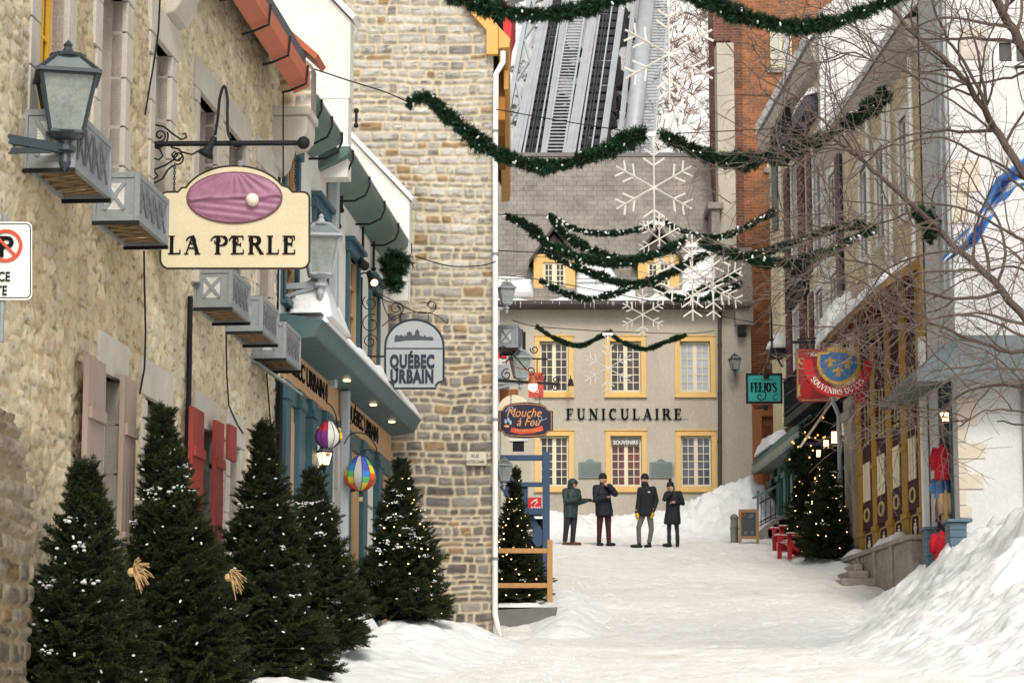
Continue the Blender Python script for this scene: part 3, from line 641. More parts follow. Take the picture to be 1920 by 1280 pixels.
shutter(h1, L.x(352, -.1, 850), L.x(374, -.1, 850), 2.75, 4.5, 'redshut', y=-.10, label='red shutter beside the lower window')
shutter(h1, L.x(397, -.1, 850), L.x(412, -.1, 850), 2.75, 4.5, 'redshut', y=-.10)
shutter(h1, L.x(416, -.1, 850), L.x(429, -.1, 850), 4.15, 4.52, 'redshut', y=-.14, batt=())
# black conduit and cables
mb = MB(); xp = L.x(352, -.05, 700); mb.tube([(xp, -.06, 5.62), (xp+.02, -.06, 4.6), (xp-.05, -.06, 2.6)], .028, 8); mb.build('conduit', 'iron', h1)
def cable(par, F, pix, off=-.06, r=.009, name='cable'):
    mb = MB(); pts = [F.pix(a, b, off) for a, b in pix]; mb.tube([(a, off, b) for a, b in pts], r, 4); return mb.build(name, 'iron', par)
cable(h1, L, [(300, 0), (297, 60), (290, 110), (276, 190), (272, 215)])
cable(h1, L, [(270, 470), (271, 540), (273, 620), (271, 690), (262, 738)])
cable(h1, L, [(424, 622), (425, 700), (429, 760), (445, 795), (456, 812)])
cable(h1, L, [(500, 700), (503, 740), (507, 790), (509, 860)])
cable(h1, L, [(531, 175), (531, 300), (532, 560)], off=-.35)
# orange gutter on iron brackets
mb = MB(); xa, xb = 11.1, 15.95
mb.xprism([(-.52, 8.88), (-.34, 8.80), (-.32, 8.85), (-.50, 8.94), (-.50, 9.05), (-.53, 9.05)], xa, xb)
gt = mb.build('gutter', 'gutter_o', h1, bevel=.006)
for i in range(4):
    q = xa+.8+i*(xb-xa-1.1)/3; mb = MB(); mb.tube([(q, -.24, 8.74), (q, -.34, 8.76), (q, -.53, 8.84), (q, -.55, 9.06)], .015, 5); mb.build('gutter_bracket', 'iron', gt)
mb = MB(); mb.xprism([(-.24, 9.03), (-.44, 9.03), (-.1, 9.45), (.0, 9.45)], xa, xb); mb.build('flashing', mat('grey_lead_flashing', (.16, .165, .175), (.12, .125, .13), rough=.5), gt)
# carved stone corbels at both ends of the lower eave
def corbel(x0, x1, zt, s=1.0):
    mb = MB(); pr = [(0, zt-.75*s), (-.10*s, zt-.72*s), (-.17*s, zt-.62*s), (-.20*s, zt-.48*s), (-.28*s, zt-.40*s), (-.42*s, zt-.36*s), (-.50*s, zt-.27*s), (-.52*s, zt-.16*s), (-.52*s, zt), (0, zt)]
    mb.xprism(pr, x0, x1); mb.box(x0-.03, x1+.03, -.56*s, .1, zt, zt+.11); return mb.build('corbel', 'dressed', h1, bevel=.02)
corbel(10.4, 11.0, 8.98, 1.1); corbel(x_end1-.75, x_end1-.12, 8.62, .85)
# stone firewall between the roofs with orange edge tiles
mb = MB(); mb.xprism([(-.42, 8.75), (-.42, 9.35), (4.6, 13.9), (4.6, 8.75)], x_end1-.32, x_end1+.05)
fw = mb.build('firewall', 'greystone', h1)
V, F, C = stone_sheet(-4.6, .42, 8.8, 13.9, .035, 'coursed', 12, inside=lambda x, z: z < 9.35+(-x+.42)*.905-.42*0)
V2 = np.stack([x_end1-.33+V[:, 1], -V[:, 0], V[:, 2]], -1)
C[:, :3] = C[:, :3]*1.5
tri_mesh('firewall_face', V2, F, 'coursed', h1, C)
mb = MB()
for i in range(9):
    t = i/9; y0 = -.5+5.1*t; z0 = 9.42+4.55*t; mb.bar((x_end1-.15, y0, z0), (x_end1-.15, y0+.66, z0+.60), .62, .07, up=(0, -.6, .7))
mb.build('edge_tile', 'gutter_o', h1)
# archway fragment of grey stone at the near lower corner
mb = MB()
ar = [P(0, 880, 15.8), P(62, 960, 15.8)]
ag = thing('stone_buttress', 'worn grey stone buttress rising at the far left edge of the street', 'buttress', (2.9, 0, 1.0), frame=L)
ag.location = L.w(L.x(61, -.25, 1100)-1.12, 0, 1.0)
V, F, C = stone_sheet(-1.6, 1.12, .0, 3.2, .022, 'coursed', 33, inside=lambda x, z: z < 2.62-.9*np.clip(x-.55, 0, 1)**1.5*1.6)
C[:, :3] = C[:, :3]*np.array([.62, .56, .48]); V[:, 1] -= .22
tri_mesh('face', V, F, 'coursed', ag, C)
mb = MB(); mb.prism([(-1.6, 0), (1.12, 0), (1.12, 1.6), (.9, 2.2), (.5, 2.55), (-1.6, 2.57)], -.21, .1); mb.build('core', 'greystone', ag)
# ================================================================ WHITE ROW HOUSES (two) + SHOPFRONT
def gable_slab(par, x0, x1, zf, depth, rise, m='stucco', yo=-.42, cap='whitepaint', name='gable_wall'):
    mb = MB(); mb.xprism([(yo, zf-1.1), (yo, zf), (yo+depth, zf+rise), (yo+depth, zf-1.1)], x0, x1); g = mb.build(name, m, par)
    c = MB(); k = Vector((0, depth, rise)); c.bar((0.5*(x0+x1), yo-.06, zf+.02), (0.5*(x0+x1), yo+depth, zf+rise+.03), x1-x0+.14, .07, up=(0, -rise, depth)); c.build('coping', cap, g)
    return g
xb2, xb3, xe3 = x_end1, L.x(628, py=500), L.x(727, py=640)
def rowhouse(label, x0, x1, wins, eave, gz, seed):
    t = thing('row_house', label, 'house', (x0, 0, float(zg(L.w(x0, 0, 0).y))-.3), frame=L, group='white row houses on the left'); t.location.z = 0
    lx = lambda v: v-x0
    mb = MB(); flat_wall(mb, 0, x1-x0, 1.5, eave, 0, [(lx(a), lx(b), c, d) for a, b, c, d in wins], .2); mb.build('wall', 'stucco', t)
    mb = MB(); mb.box(0, x1-x0, .21, 8, 1.5, eave-.01); mb.build('inner_wall', 'stucco', t)
    for a, b, c, d in wins: teal_window(t, lx(a), lx(b), c, d)
    mb = MB(); mb.xprism([(-.3, eave+.02), (5, eave+4.5), (5, eave+4.7), (-.3, eave+.16)], 0, x1-x0-.3); mb.build('roof', 'snow', t)
    return t
def teal_window(par, a, b, c, d):
    mb = MB(); tr = .14
    mb.box(a-tr, a, -.05, .05, c, d); mb.box(b, b+tr, -.05, .05, c, d); mb.box(a-tr-.05, b+tr+.05, -.08, .05, d, d+.15); mb.box(a-tr-.07, b+tr+.07, -.14, .02, d+.15, d+.21); mb.box(a-tr, b+tr, -.1, .05, c-.08, c)
    w_ = mb.build('window', 'teal', par, bevel=.006)
    mb = MB(); mb.box(a, b, .07, .09, c, d); mb.build('pane', 'glass', w_)
    mb = MB(); m_ = (a+b)/2
    for q in (a, m_-.03, b-.06): mb.box(q, q+.06, .02, .068, c, d)
    for i in range(1, 4): q = c+(d-c)*i/4; mb.box(a+.06, b-.06, .025, .062, q-.015, q+.015)
    mb.build('sash', 'tan', w_)
    mb = MB(); mb.box(b-.02, b+.0, .0, .07, c, d); mb.build('inner_jamb', 'tan', w_)
w2 = [(L.x(530, py=400)+.05, L.x(556, py=400)-.1, 6.55, 8.5), (L.x(587, py=450), L.x(614, py=450), 6.5, 8.15)]
w3 = [(L.x(650, py=560), L.x(668, py=560), 6.5, 8.15), (L.x(692, py=620), L.x(706, py=620), 6.5, 8.05)]
b2 = rowhouse('white stucco row house with teal windows next to the stone house', xb2, xb3, w2, 9.0, 9.6, 3)
b3 = rowhouse('farther white row house with teal windows touching the stone gable', xb3, xe3, w3, 9.0, 9.6, 4)
def ggutter(par, x0, x1, z, n, y=-.42):
    mb = MB(); mb.xprism([(y, z-.02), (y+.03, z-.06), (-.02, z-.24), (.0, z-.22), (.0, z+.06), (y, z+.06)], x0, x1); g = mb.build('gutter', 'greeng', par)
    for i in range(n):
        mb = MB(); q = x0+.25+(x1-x0-.4)*i/(n-1); mb.tube([(q, y-.02, z+.07), (q, y-.02, z-.06), (q, y+.04, z-.2), (q, y+.2, z-.28), (q, 0, z-.28)], .017, 5); mb.build('gutter_bracket', 'iron', g)
    mb = MB(); mb.xprism([(y-.02, z+.065), (y+.35, z+.42), (y+.35, z+.065)], x0, x1); mb.build('eave_snow', 'snow', g)
ggutter(b2, .1, 2.25, 9.02, 3); ggutter(b3, L.x(640, -.4, 290)-xb3+.55, xe3-xb3-.35, 9.02, 5)
# white end gables facing down the street
gable_slab(b2, xb3-xb2-1.45, xb3-xb2-1.1, 10.9, 3.6, 3.9, yo=-.40); gable_slab(b3, xe3-xb3-.75, xe3-xb3-.4, 9.75, 3.6, 3.9, yo=-.44)
mb = MB(); mb.box(xb3-xb2-1.44, xb3-xb2-1.11, -.38, 2, 8.7, 10); mb.build('gable_pier', 'stucco', b2)
mb = MB(); mb.box(xe3-xb3-.74, xe3-xb3-.41, -.42, 2, 8.1, 9); mb.build('gable_pier', 'stucco', b3)
xd = L.x(625, -.1, 500); mb = MB(); mb.box(xd-.06-xb3, xd+.14-xb3, -.16, -.04, 5.9, 8.85); mb.build('downspout', 'pipe', b3, bevel=.02)
# iron wall anchors
for px, y0, y1 in ((641, 360, 395), (636, 385, 425), (681, 410, 480), (701, 445, 505), (668, 208, 236)):
    a, z1_ = L.pix(px, y0, -.05); a2, z0_ = L.pix(px, y1, -.05); mb = MB(); mb.tube([(a-xb3, -.05, z0_), (a-xb3, -.05, z1_)], .022, 6); mb.ball((a-xb3, -.05, z0_), .04); mb.ball((a-xb3, -.05, z1_), .04); mb.build('wall_anchor', 'iron', b3)
# shopfront
xs0, xs1 = L.x(522, py=900), L.x(727, py=900)
sh = thing('shopfront', 'teal and tan shopfront with snowy cornice below the white row houses', 'shopfront', (xs0, 0, 0), frame=L)
LW = xs1-xs0
mb = MB(); mb.xprism([(-.02, 5.98), (-.44, 6.04), (-.44, 6.08), (-.50, 6.17), (-.54, 6.25), (0, 6.34)], -.1, LW+.05); co = mb.build('cornice', 'teal2', sh, bevel=.006)
def topsnow(par, fnz, x0, x1, y0, y1, thick, seed, res=.05, name='snow', m='snow', slope=0, fr=1.3):
    nx_, ny_ = max(6, int((x1-x0)/res)), max(5, int(abs(y1-y0)/res)); X, Y = np.meshgrid(np.linspace(x0, x1, nx_), np.linspace(y0, y1, ny_))
    u = (X-x0)/(x1-x0); v = (Y-y0)/(y1-y0); e = np.minimum(np.minimum(u*(x1-x0), (1-u)*(x1-x0)), np.minimum(v, 1-v)*abs(y1-y0))
    h = thick*(.15+1.3*fbm(X*fr, Y*fr+5, 4, seed))*sstep(-.02, .12, e); Z0 = fnz(X, Y); n = X.size
    V = np.concatenate([np.stack([X, Y, Z0+h], -1).reshape(-1, 3), np.stack([X, Y, Z0-.01], -1).reshape(-1, 3)])
    I, J = np.meshgrid(np.arange(nx_-1), np.arange(ny_-1)); a = (J*nx_+I).ravel(); F = [np.stack([a, a+1, a+nx_+1, a+nx_], -1), np.stack([a+n, a+nx_+n, a+nx_+1+n, a+1+n], -1)]
    def edge(k): k = np.asarray(k); return np.stack([k[:-1], k[:-1]+n, k[1:]+n, k[1:]], -1)
    F += [edge(np.arange(nx_)), edge(np.arange(nx_)[::-1]+(ny_-1)*nx_), edge(np.arange(ny_)[::-1]*nx_), edge(np.arange(ny_)*nx_+nx_-1)]
    return tri_mesh(name, V, np.concatenate(F), m, par, smooth=True)
topsnow(co, lambda X, Y: 6.34+Y*.13, .2, LW, -.55, -.03, .24, 3)
mb = MB()
for i in range(9): a = 2.2+i*.0; mb
mb = MB(); mb.box(.0, 1.2, -.50, -.02, 6.35, 6.36); mb.build('cornice_cap', 'galv', co)
topsnow(co, lambda X, Y: 6.36+Y*0, .3, 2.0, -.58, -.02, .42, 8, name='snow_heap')
for px in (650, 700, 735):
    q = L.x(px, -.3, 760)-xs0; mb = MB(); mb.lathe([(.05, 0), (.055, .02)], (q, -.3, 5.985), 12); mb.build('downlight', 'lampwarm', co)
mb = MB(); mb.box(0, LW, -.05, .15, 5.58, 5.98); mb.box(0, LW, -.07, .1, 5.54, 5.60); fz = mb.build('frieze', 'tan', sh)
text('QUÉBEC URBAIN', .24, 'ink', fz, L.x(577, -.06, 730)-xs0-.2, -.055, 5.68, sx=1.3, bold=.02)
text('QUÉBEC URBAIN', .24, 'ink', fz, L.x(682, -.06, 800)-xs0, -.055, 5.68, sx=1.3, bold=.02)
for px in (612, 652, 708):
    q = L.x(px, -.06, 770)-xs0; mb = MB(); mb.prism([(q-.09, 5.78), (q, 5.66), (q+.09, 5.78), (q, 5.92)], -.07, -.05); mb.build('ornament', 'iron', fz)
# bays: pilasters teal, tan boards, doors and glass
edges = [522, 531, 548, 558, 572, 582, 600, 612, 640, 648, 671, 679, 700, 708, 727]
kinds = 'T' 'o' 'T' 'g' 'T' 'g' 'T' 'g' 'T' 'o' 'T' 'g' 'T' 'o'
for k, (a, b) in enumerate(zip(edges, edges[1:])):
    xa, xb = L.x(a, py=900)-xs0, L.x(b, py=900)-xs0; ty = kinds[k]
    if ty == 'T':
        mb = MB(); mb.box(xa, xb, -.09, .1, 1.9, 5.54); mb.box(xa-.03, xb+.03, -.12, .05, 5.3, 5.4); mb.box(xa-.03, xb+.03, -.12, .05, 2.4, 2.75); mb.build('pilaster', 'teal', sh, bevel=.008)
    elif ty == 'o':
        mb = MB(); mb.box(xa, xb, -.01, .1, 1.9, 5.3); mb.box(xa+.05, xb-.05, -.03, 0, 3.2, 5.1); mb.build('board_panel', 'tan', sh, bevel=.01); mb = MB(); mb.box(xa, xb, -.05, .1, 5.3, 5.54); mb.build('head_panel', 'teal2', sh)
    else:
        mb = MB(); mb.box(xa, xb, .12, .14, 2.7, 5.3); gl = mb.build('display_window', 'warmglass', sh); mb = MB(); mb.box(xa, xb, .02, .12, 1.9, 2.7)
        mb.box(xa, xa+.05, .0, .12, 2.7, 5.3); mb.box(xb-.05, xb, .0, .12, 2.7, 5.3); mb.box(xa+.05, xb-.05, .0, .12, 4.6, 4.66); mb.build('frame', 'teal2', gl); mb = MB(); mb.box(xa, xb, -.02, .12, 5.3, 5.54); mb.build('head_panel', 'teal2', sh)
mb = MB(); xx = L.x(628, py=900)-xs0; mb.box(xx-.07, xx+.07, -.2, -.08, 2.2, 5.98); mb.build('downspout', 'pipe', sh, bevel=.02)
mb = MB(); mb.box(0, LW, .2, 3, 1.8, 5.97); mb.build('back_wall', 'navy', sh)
mb = MB(); xx = L.x(517, -.03, 900)-xs0; mb.tube([(xx-.12, -.09, 2.0), (xx-.12, -.09, 5.5)], .035, 8); mb.build('corner_pipe', 'iron', sh)
# ================================================================ STONE GABLE HOUSE (frontal)
YG = 40.0
def fx(px, Y, py=640): return P(px, py, Y).x
def fz_(py, Y, px=960): return P(px, py, Y).z
gx0, gx1 = -4.6, fx(924, YG, 800)
gh = thing('stone_gable_house', 'tall house with a windowless rubble stone gable end in mid street', 'house', (gx1, YG, 0))
g0 = 2.0
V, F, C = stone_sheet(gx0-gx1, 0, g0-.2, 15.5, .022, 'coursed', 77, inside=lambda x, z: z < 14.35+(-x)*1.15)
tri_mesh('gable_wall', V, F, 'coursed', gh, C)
mb = MB(); mb.prism([(gx0-gx1, g0-.5), (0, g0-.5), (0, 14.3), (gx0-gx1, 19.6)], .03, 13); mb.build('wall', 'greystone', gh)
# rake board, eave return and orange shingled side
def gp(px, py, Y=YG-.15): p = P(px, py, Y); return (p.x-gx1, p.z)
mb = MB(); mb.prism([gp(852, -30), gp(880, -30), gp(914, 18), gp(934, 50), gp(934, 102), gp(912, 102), gp(912, 57), gp(870, 10)], -.16, -.02); rk = mb.build('rake_board', 'orangetrim', gh, bevel=.01)
mb = MB(); mb.prism([gp(906, 10), gp(936, 50), gp(957, 72), gp(954, 88), gp(934.5, 90), gp(934.5, 52)], -.12, 12.6); mb.build('eave', 'orangetrim', gh, bevel=.01)
mb = MB(); a = gp(934, 95, 41); b = gp(950, 95, 41)
mb.box(a[0]+.0, b[0]-.03, 1.0, 5.0, gp(940, 225, 41)[1], a[1]); mb.build('side_bay', 'oshingle', gh)
mb = MB(); mb.box(b[0]-.05, b[0]+.03, .9, 2.0, gp(940, 170, 41)[1], gp(940, 135, 41)[1]); mb.build('bay_bracket', 'orangetrim', gh)
mb = MB(); q = [gp(943, 98, YG-.1), gp(943, 118, YG-.1), gp(930, 140, YG-.1), gp(928.5, 300, YG-.1), gp(928.5, 700, YG-.1), gp(928, 1150, YG-.1), gp(933, 1175, YG-.1), gp(939, 1195, YG-.1)]
mb.tube([(a, -.14, b) for a, b in q], .048, 10); dsp = mb.build('downspout', 'whitepaint', gh, smooth=True)
mb = MB()
for py in (250, 480, 790, 1050): a, b = gp(928.5, py, YG-.1); mb.lathe([(.056, 0), (.056, .05)], (a, -.14, b), 10)
mb.build('pipe_clip', 'galv', dsp)
mb = MB(); mb.prism([(gx0-gx1-1, 20.9), (.15, 14.60), (.15, 14.80), (gx0-gx1-1, 21.1)], -.1, 13); mb.build('roof', mat('dark_slate', (.1, .1, .1)), gh)
# ================================================================ FUNICULAR HOUSE
YF = 68.0
def fp(px, py, Y=YF): p = P(px, py, Y); return p.x, p.z
fh = thing('funicular_house', 'beige two storey house with yellow windows and grey roof closing the street', 'house', (fx(930, YF), YF, 0)); FX = fh.location.x
def F2(px, py, dy=0): a, b = fp(px, py, YF+dy); return a-FX, b
fw0, fw1 = -3.5, F2(1409, 700)[0]
wz = [(F2(0, 735)[1], F2(0, 640)[1]), (F2(0, 912)[1], F2(0, 817)[1])]; wxs = [(1012, 1066), (1144, 1202), (1275, 1332)]
fholes = []
for c, d in wz:
    for a, b in wxs: fholes.append((F2(a, 700)[0], F2(b, 700)[0], c, d))
mb = MB(); flat_wall(mb, fw0, fw1, 5.5, 12.92, 0, fholes, .15); mb.build('wall', 'stucco2', fh)
mb = MB(); mb.box(fw0, fw1, .16, 7.5, 5.5, 12.9); mb.build('inner_wall', 'stucco2', fh)
darkg = mat('window_glass_with_goods', (.015, .015, .015), (.17, .02, .02), scale=4, fine=9, rough=.1, spec=.8)
blueg = mat('window_glass_blue_goods', (.015, .015, .015), (.07, .09, .17), scale=5, fine=9, rough=.1, spec=.8)
for i, h_ in enumerate(fholes):
    window(fh, *h_, 0, 2, 6, 2, .145, 'yellow', 'cream', ('glass', 'glass', 'paleglass', 'glass', darkg, blueg)[i], depth=.30, bar=.022)
a, b = F2(1173, 829); lm = MB(); lx0, lx1 = F2(1147, 829)[0], F2(1199, 829)[0]
lm.box(lx0, lx1, .025, .033, F2(0, 834)[1], F2(0, 822)[1]); sgn = lm.build('souvenir_banner', mat('smoky_film', (.12, .12, .12), rough=.3), fh)
text('SOUVENIRS', .115, 'whitepaint', sgn, (lx0+lx1)/2, .018, F2(0, 832.5)[1], sx=.86, bold=.02, ext=.004)
# roof
ez, rz = 12.95, fp(1150, 293, 71.5)[1]; rd = 3.5; rx0, rx1 = -3.5, F2(1347, 300, 3.5)[0]
def roofz(y): return ez+(rz-ez)*(y+.35)/(rd+.35)
sl = Vector((0, rd+.35, rz-ez)); RL = sl.length; ang = math.atan2(sl.z, sl.y)
mb = MB(); mb.box(rx0, rx1, 0, RL, -.12, 0); rf = mb.build('roof', 'shingle', fh); rf.location = (0, -.35, ez); rf.rotation_euler = (ang, 0, 0)
mb = MB(); mb.box(rx0, rx1, RL-.04, RL+.14, -.2, .03); mb.build('ridge_cap', mat('brownish_ridge', (.17, .155, .145)), rf)
mb = MB(); mb.box(rx0, fw1-.02, -.5, .0, 12.80, 12.93); mb.xprism([(-.58, 12.86), (-.5, 12.78), (-.36, 12.78), (-.36, 12.97), (-.58, 12.97)], rx0, rx1); mb.build('gutter', 'brownmetal', fh)
mb = MB(); mb.prism([(rx0, 12.9), (rx1, 12.9), (rx1, rz-.3), (rx0, rz-.3)], rd-.2, 7.4); mb.build('back_wall', 'stucco2', fh)
def rsnow(px0, px1, y0, y1, th, seed, name='roof_snow', res=.06, thr=None):
    a, b = F2(px0, 560)[0], F2(px1, 560)[0]
    nx_, ny_ = int((b-a)/res)+2, int((y1-y0)/res)+2; X, Y = np.meshgrid(np.linspace(a, b, nx_), np.linspace(y0, y1, ny_))
    top = y1-.25-(y1-y0)*.75*fbm(X*.8+seed, X*0, 3, seed); k = sstep(0, .3, top-Y)*sstep(0, .15, X-a)*sstep(0, .15, b-X)
    h = th*k*(.4+1.2*fbm(X*2.5, Y*2.5, 4, seed+2))-.05*(1-np.minimum(k*4, 1)); F_ = []
    I, J = np.meshgrid(np.arange(nx_-1), np.arange(ny_-1)); q = (J*nx_+I).ravel(); F_ = np.stack([q, q+1, q+nx_+1, q+nx_], -1)
    nY, nZ = -math.sin(ang), math.cos(ang); V = np.stack([X, Y+nY*h, roofz(Y)+nZ*h], -1).reshape(-1, 3); n = len(V)
    V2 = V[:nx_].copy(); V2[:, 2] -= .0; V2 = np.stack([X[0], Y[0], roofz(Y[0])-.04], -1); V = np.concatenate([V, V2]); k_ = np.arange(nx_-1); F_ = np.concatenate([F_, np.stack([k_+n, k_+1+n, k_+1, k_], -1)])
    return tri_mesh(name, V, F_, 'snow', fh, smooth=True)
rsnow(925, 1347, -.42, .42, .17, 5); rsnow(925, 1001, -.2, 1.1, .22, 9); rsnow(1079, 1193, -.3, 1.6, .10, 13); rsnow(1275, 1346, -.3, 1.9, .16, 17)
mb = MB()
for i in range(60):
    q = rx0+3.4+random.random()*(rx1-rx0-3.6); l_ = random.uniform(.05, .28)*random.random()**.5; mb.lathe([(.001, -l_), (.012, 0)], (q, -.6, 12.93), 5)
mb.build('icicle', mat('ice', (.7, .75, .78), rough=.1, spec=.8), fh)['kind'] = 'stuff'
def dormer(cx, label):
    x0, x1 = F2(cx-37, 500)[0], F2(cx+37, 500)[0]; z0, z1 = F2(0, 548)[1], F2(0, 481)[1]; zp = F2(0, 430)[1]; yf = .05; m_ = (x0+x1)/2
    mb = MB(); mb.box(x0, x1, yf+.1, 2.6, z0-.3, z1); mb.prism([(x0, z1), (x1, z1), (m_, zp-.12)], yf+.02, 3.2); d = mb.build('dormer', mat('dark_brown_shingle', (.085, .07, .062), (.06, .05, .045), scale=6), fh); d['label'] = label
    h_ = (x0+.24, x1-.24, z0+.1, z1-.16); mb = MB()
    mb.box(x0-.03, h_[0], yf-.04, yf+.1, z0, z1); mb.box(h_[1], x1+.03, yf-.04, yf+.1, z0, z1); mb.box(h_[0], h_[1], yf-.04, yf+.1, h_[3], z1); mb.box(h_[0], h_[1], yf-.04, yf+.1, z0, h_[2]); mb.box(x0-.05, x1+.05, yf-.06, yf+.1, z1, z1+.07); mb.build('dormer_trim', 'yellow', d, bevel=.006)
    w_ = MB(); yy = yf+.02
    for a, b in ((h_[0], m_), (m_, h_[1])):
        w_.box(a, a+.07, yy, yy+.05, h_[2], h_[3]); w_.box(b-.07, b, yy, yy+.05, h_[2], h_[3]); w_.box(a+.07, b-.07, yy, yy+.05, h_[2], h_[2]+.08); w_.box(a+.07, b-.07, yy, yy+.05, h_[3]-.06, h_[3])
        q = (a+b)/2; w_.box(q-.011, q+.011, yy+.01, yy+.04, h_[2]+.08, h_[3]-.06)
        for j in range(1, 4): q = h_[2]+.08+(h_[3]-h_[2]-.14)*j/4; w_.box(a+.07, b-.07, yy+.013, yy+.037, q-.011, q+.011)
    w_.build('dormer_sash', 'cream', d); g_ = MB(); g_.box(h_[0], h_[1], yf+.05, yf+.06, h_[2], h_[3]); g_.build('dormer_pane', 'glass', d)
    r = MB(); ov = .16; sl_ = (zp-z1)/(m_-x0)
    for s_ in (-1, 1):
        xe = m_+s_*(m_-x0+ov); ze = z1-ov*sl_; r.prism([(m_, zp), (xe, ze), (xe, ze+.11), (m_, zp+.13)], yf-.22, 3.0)
    r.build('dormer_roof', mat('dark_brown_shingle', (.085, .07, .062), (.06, .05, .045), scale=6), d)
dormer(1039.5, 'left dormer with a shingled gable'); dormer(1235, 'right dormer with a shingled gable')
mb = MB()
for px0, px1 in ((935, 1000), (1080, 1192), (1278, 1345)):
    a, b = F2(px0, 540)[0], F2(px1, 540)[0]
    for h_ in (.22, .34): mb.tube([(a, -.05, roofz(-.05)+h_), (b, -.05, roofz(-.05)+h_)], .015, 5)
    for i in range(4): q = a+(b-a)*i/3; mb.bar((q, -.05, roofz(-.05)), (q, -.05, roofz(-.05)+.36), .025)
mb.build('snow_guard', 'galv', fh)
lt = MB(); cx_, z_ = F2(1173, 786.5); serif(lt, 'FUNICULAIRE', F2(0, 766)[1]-z_, cx_, z_, -.03, track=.30, sx=1.0, ext=.03); lt.build('lettering', 'ink', fh)
mb = MB(); mb.bar((F2(1057, 786.5)[0], -.02, z_+.02), (F2(1290, 786)[0], -.02, z_+.02), .012); mb.build('letter_rail', 'pipe', fh)
mb = MB(); q = [F2(1349, 585), F2(1349, 912)]; mb.tube([(q[0][0], -.09, q[0][1]), (q[1][0], -.09, q[1][1]-.6)], .055, 10)
for py in (650, 740, 830): a, b = F2(1349, py); mb.lathe([(.07, 0), (.07, .05)], (a, -.09, b), 10)
mb.build('downspout', 'brownmetal', fh)
a, b = F2(1392, 622)[0], F2(1409, 622)[0]
mb = MB(); k0, k1 = F2(1377, 600)[0], F2(1409, 600)[0]; zt, zm, zb = F2(0, 505)[1], F2(0, 567)[1], F2(0, 612)[1]
mb.box(k0, k1+.02, -.35, .1, zb, zm-.1); mb.prism([(k0-.35, zm-.1), (k1+.02, zm-.1), (k1+.02, zm+.02), (k0-.35, zm+.02)], -.42, .1); mb.box(k0-.05, k1+.02, -.25, .3, zm+.02, zt+.6); mb.build('kneeler', 'greystone', fh, bevel=.01)
c0, c1 = F2(1346, 300, 1.0)[0], F2(1378, 300, 1.0)[0]
mb = MB(); mb.box(c0, c1, .9, 3.0, 12.5, F2(0, 82, 1)[1]); mb.build('firewall', 'stucco2', fh)
mb = MB(); mb.box(c0-.25, c0-.01, .5, 2.9, 13.4, F2(0, 390, .5)[1]); mb.box(c0-.36, c0+.1, .4, 3, F2(0, 392, .5)[1], F2(0, 380, .5)[1]); mb.build('chimney_shoulder', 'greystone', fh, bevel=.01)
# ================================================================ BRICK BUILDING
YB = 69.6
bk = thing('brick_building', 'tall orange brick building behind the beige house on the right', 'building', (fx(1377, YB), YB, 0)); BX = bk.location.x
def B2(px, py, dy=0): a, b = fp(px, py, YB+dy); return a-BX, b
bw = [(1447, 1480, 55, 125), (1440, 1473, 212, 312), (1448, 1473, 402, 482), (1446, 1474, 590, 680)]
bh = [(B2(a, c)[0], B2(b, c)[0], B2(a, d)[1], B2(a, c)[1]) for a, b, c, d in bw]
mb = MB(); flat_wall(mb, 0, 6.5, 5.8, 24, 0, bh, .2); mb.build('wall', 'brick', bk)
mb = MB(); mb.box(-.52, .6, .21, 1.6, 5.8, 23.9); mb.box(.6, 6.5, .21, 9, 5.8, 23.85); mb.box(-.5, -.002, .0, .2, fp(0, 80, YB)[1]+.05, 24); mb.build('side_wall', brickmat('dark_brown_brick', (.20, .075, .04), (.13, .05, .035), (.25, .2, .17), .24, .085, .008), bk)
for i, h_ in enumerate(bh):
    w_ = window(bk, *h_, 0, 1, 1, 2, .06, 'creamsiding', 'creamsiding', 'paleglass', depth=.15, sill=False)
    mb = MB(); mb.box(h_[0]-.15, h_[1]+.15, -.08, .1, h_[2]-.2, h_[2]-.06); mb.build('sill', 'greystone', w_)
    mb = MB(); mb.box(h_[0]-.1, h_[1]+.1, -.03, .02, h_[3]+.07, h_[3]+.32); mb.build('brick_arch', brickmat('soldier_brick', (.40, .14, .06), (.30, .10, .05), (.34, .27, .2), .085, .25, .008, off=0), w_)
mb = MB(); mb.box(0, 6.5, -.05, .0, B2(0, 178)[1], B2(0, 168)[1]); mb.build('string_course', 'brick', bk)
mb = MB(); mb.box(0, .35, -.04, 0, 9.8, 24); mb.build('corner_pier', brickmat('dark_brown_brick', (1, 1, 1), (1, 1, 1), (1, 1, 1), 1, 1, 1), bk)
# wooden doorway
dw = thing('wooden_doorway', 'reddish brown wooden doorway with tall panelled door beside the beige wall', 'door', (fx(1410, YF-.3), YF-.3, 0)); DX = dw.location.x
def D2(px, py, Y=YF-.3): a, b = fp(px, py, Y); return a-DX, b
zt_, zb_ = D2(0, 752)[1], D2(0, 960)[1]; xr = D2(1500, 800)[0]
mb = MB(); d0, d1 = D2(1429, 800)[0], D2(1470, 800)[0]; mb.box(0, d0, 0, .4, zb_, zt_); mb.box(d1, xr, 0, .4, zb_, zt_); mb.box(d0, d1, 0, .4, D2(0, 780)[1], zt_); mb.box(-.05, xr, -.1, 0, zt_-.12, zt_)
mb.box(.06, d0-.06, -.02, 0, zb_+.2, D2(0, 865)[1]); mb.build('frame', 'wood', dw, bevel=.01)
mb = MB(); mb.box(d0, d1, .2, .25, zb_, D2(0, 780)[1]); dr = mb.build('door_leaf', 'wood', dw)
mb = MB()
for a, b in ((d0+.08, (d0+d1)/2-.04), ((d0+d1)/2+.04, d1-.08)): mb.box(a, b, .185, .2, zb_+.9, D2(0, 795)[1])
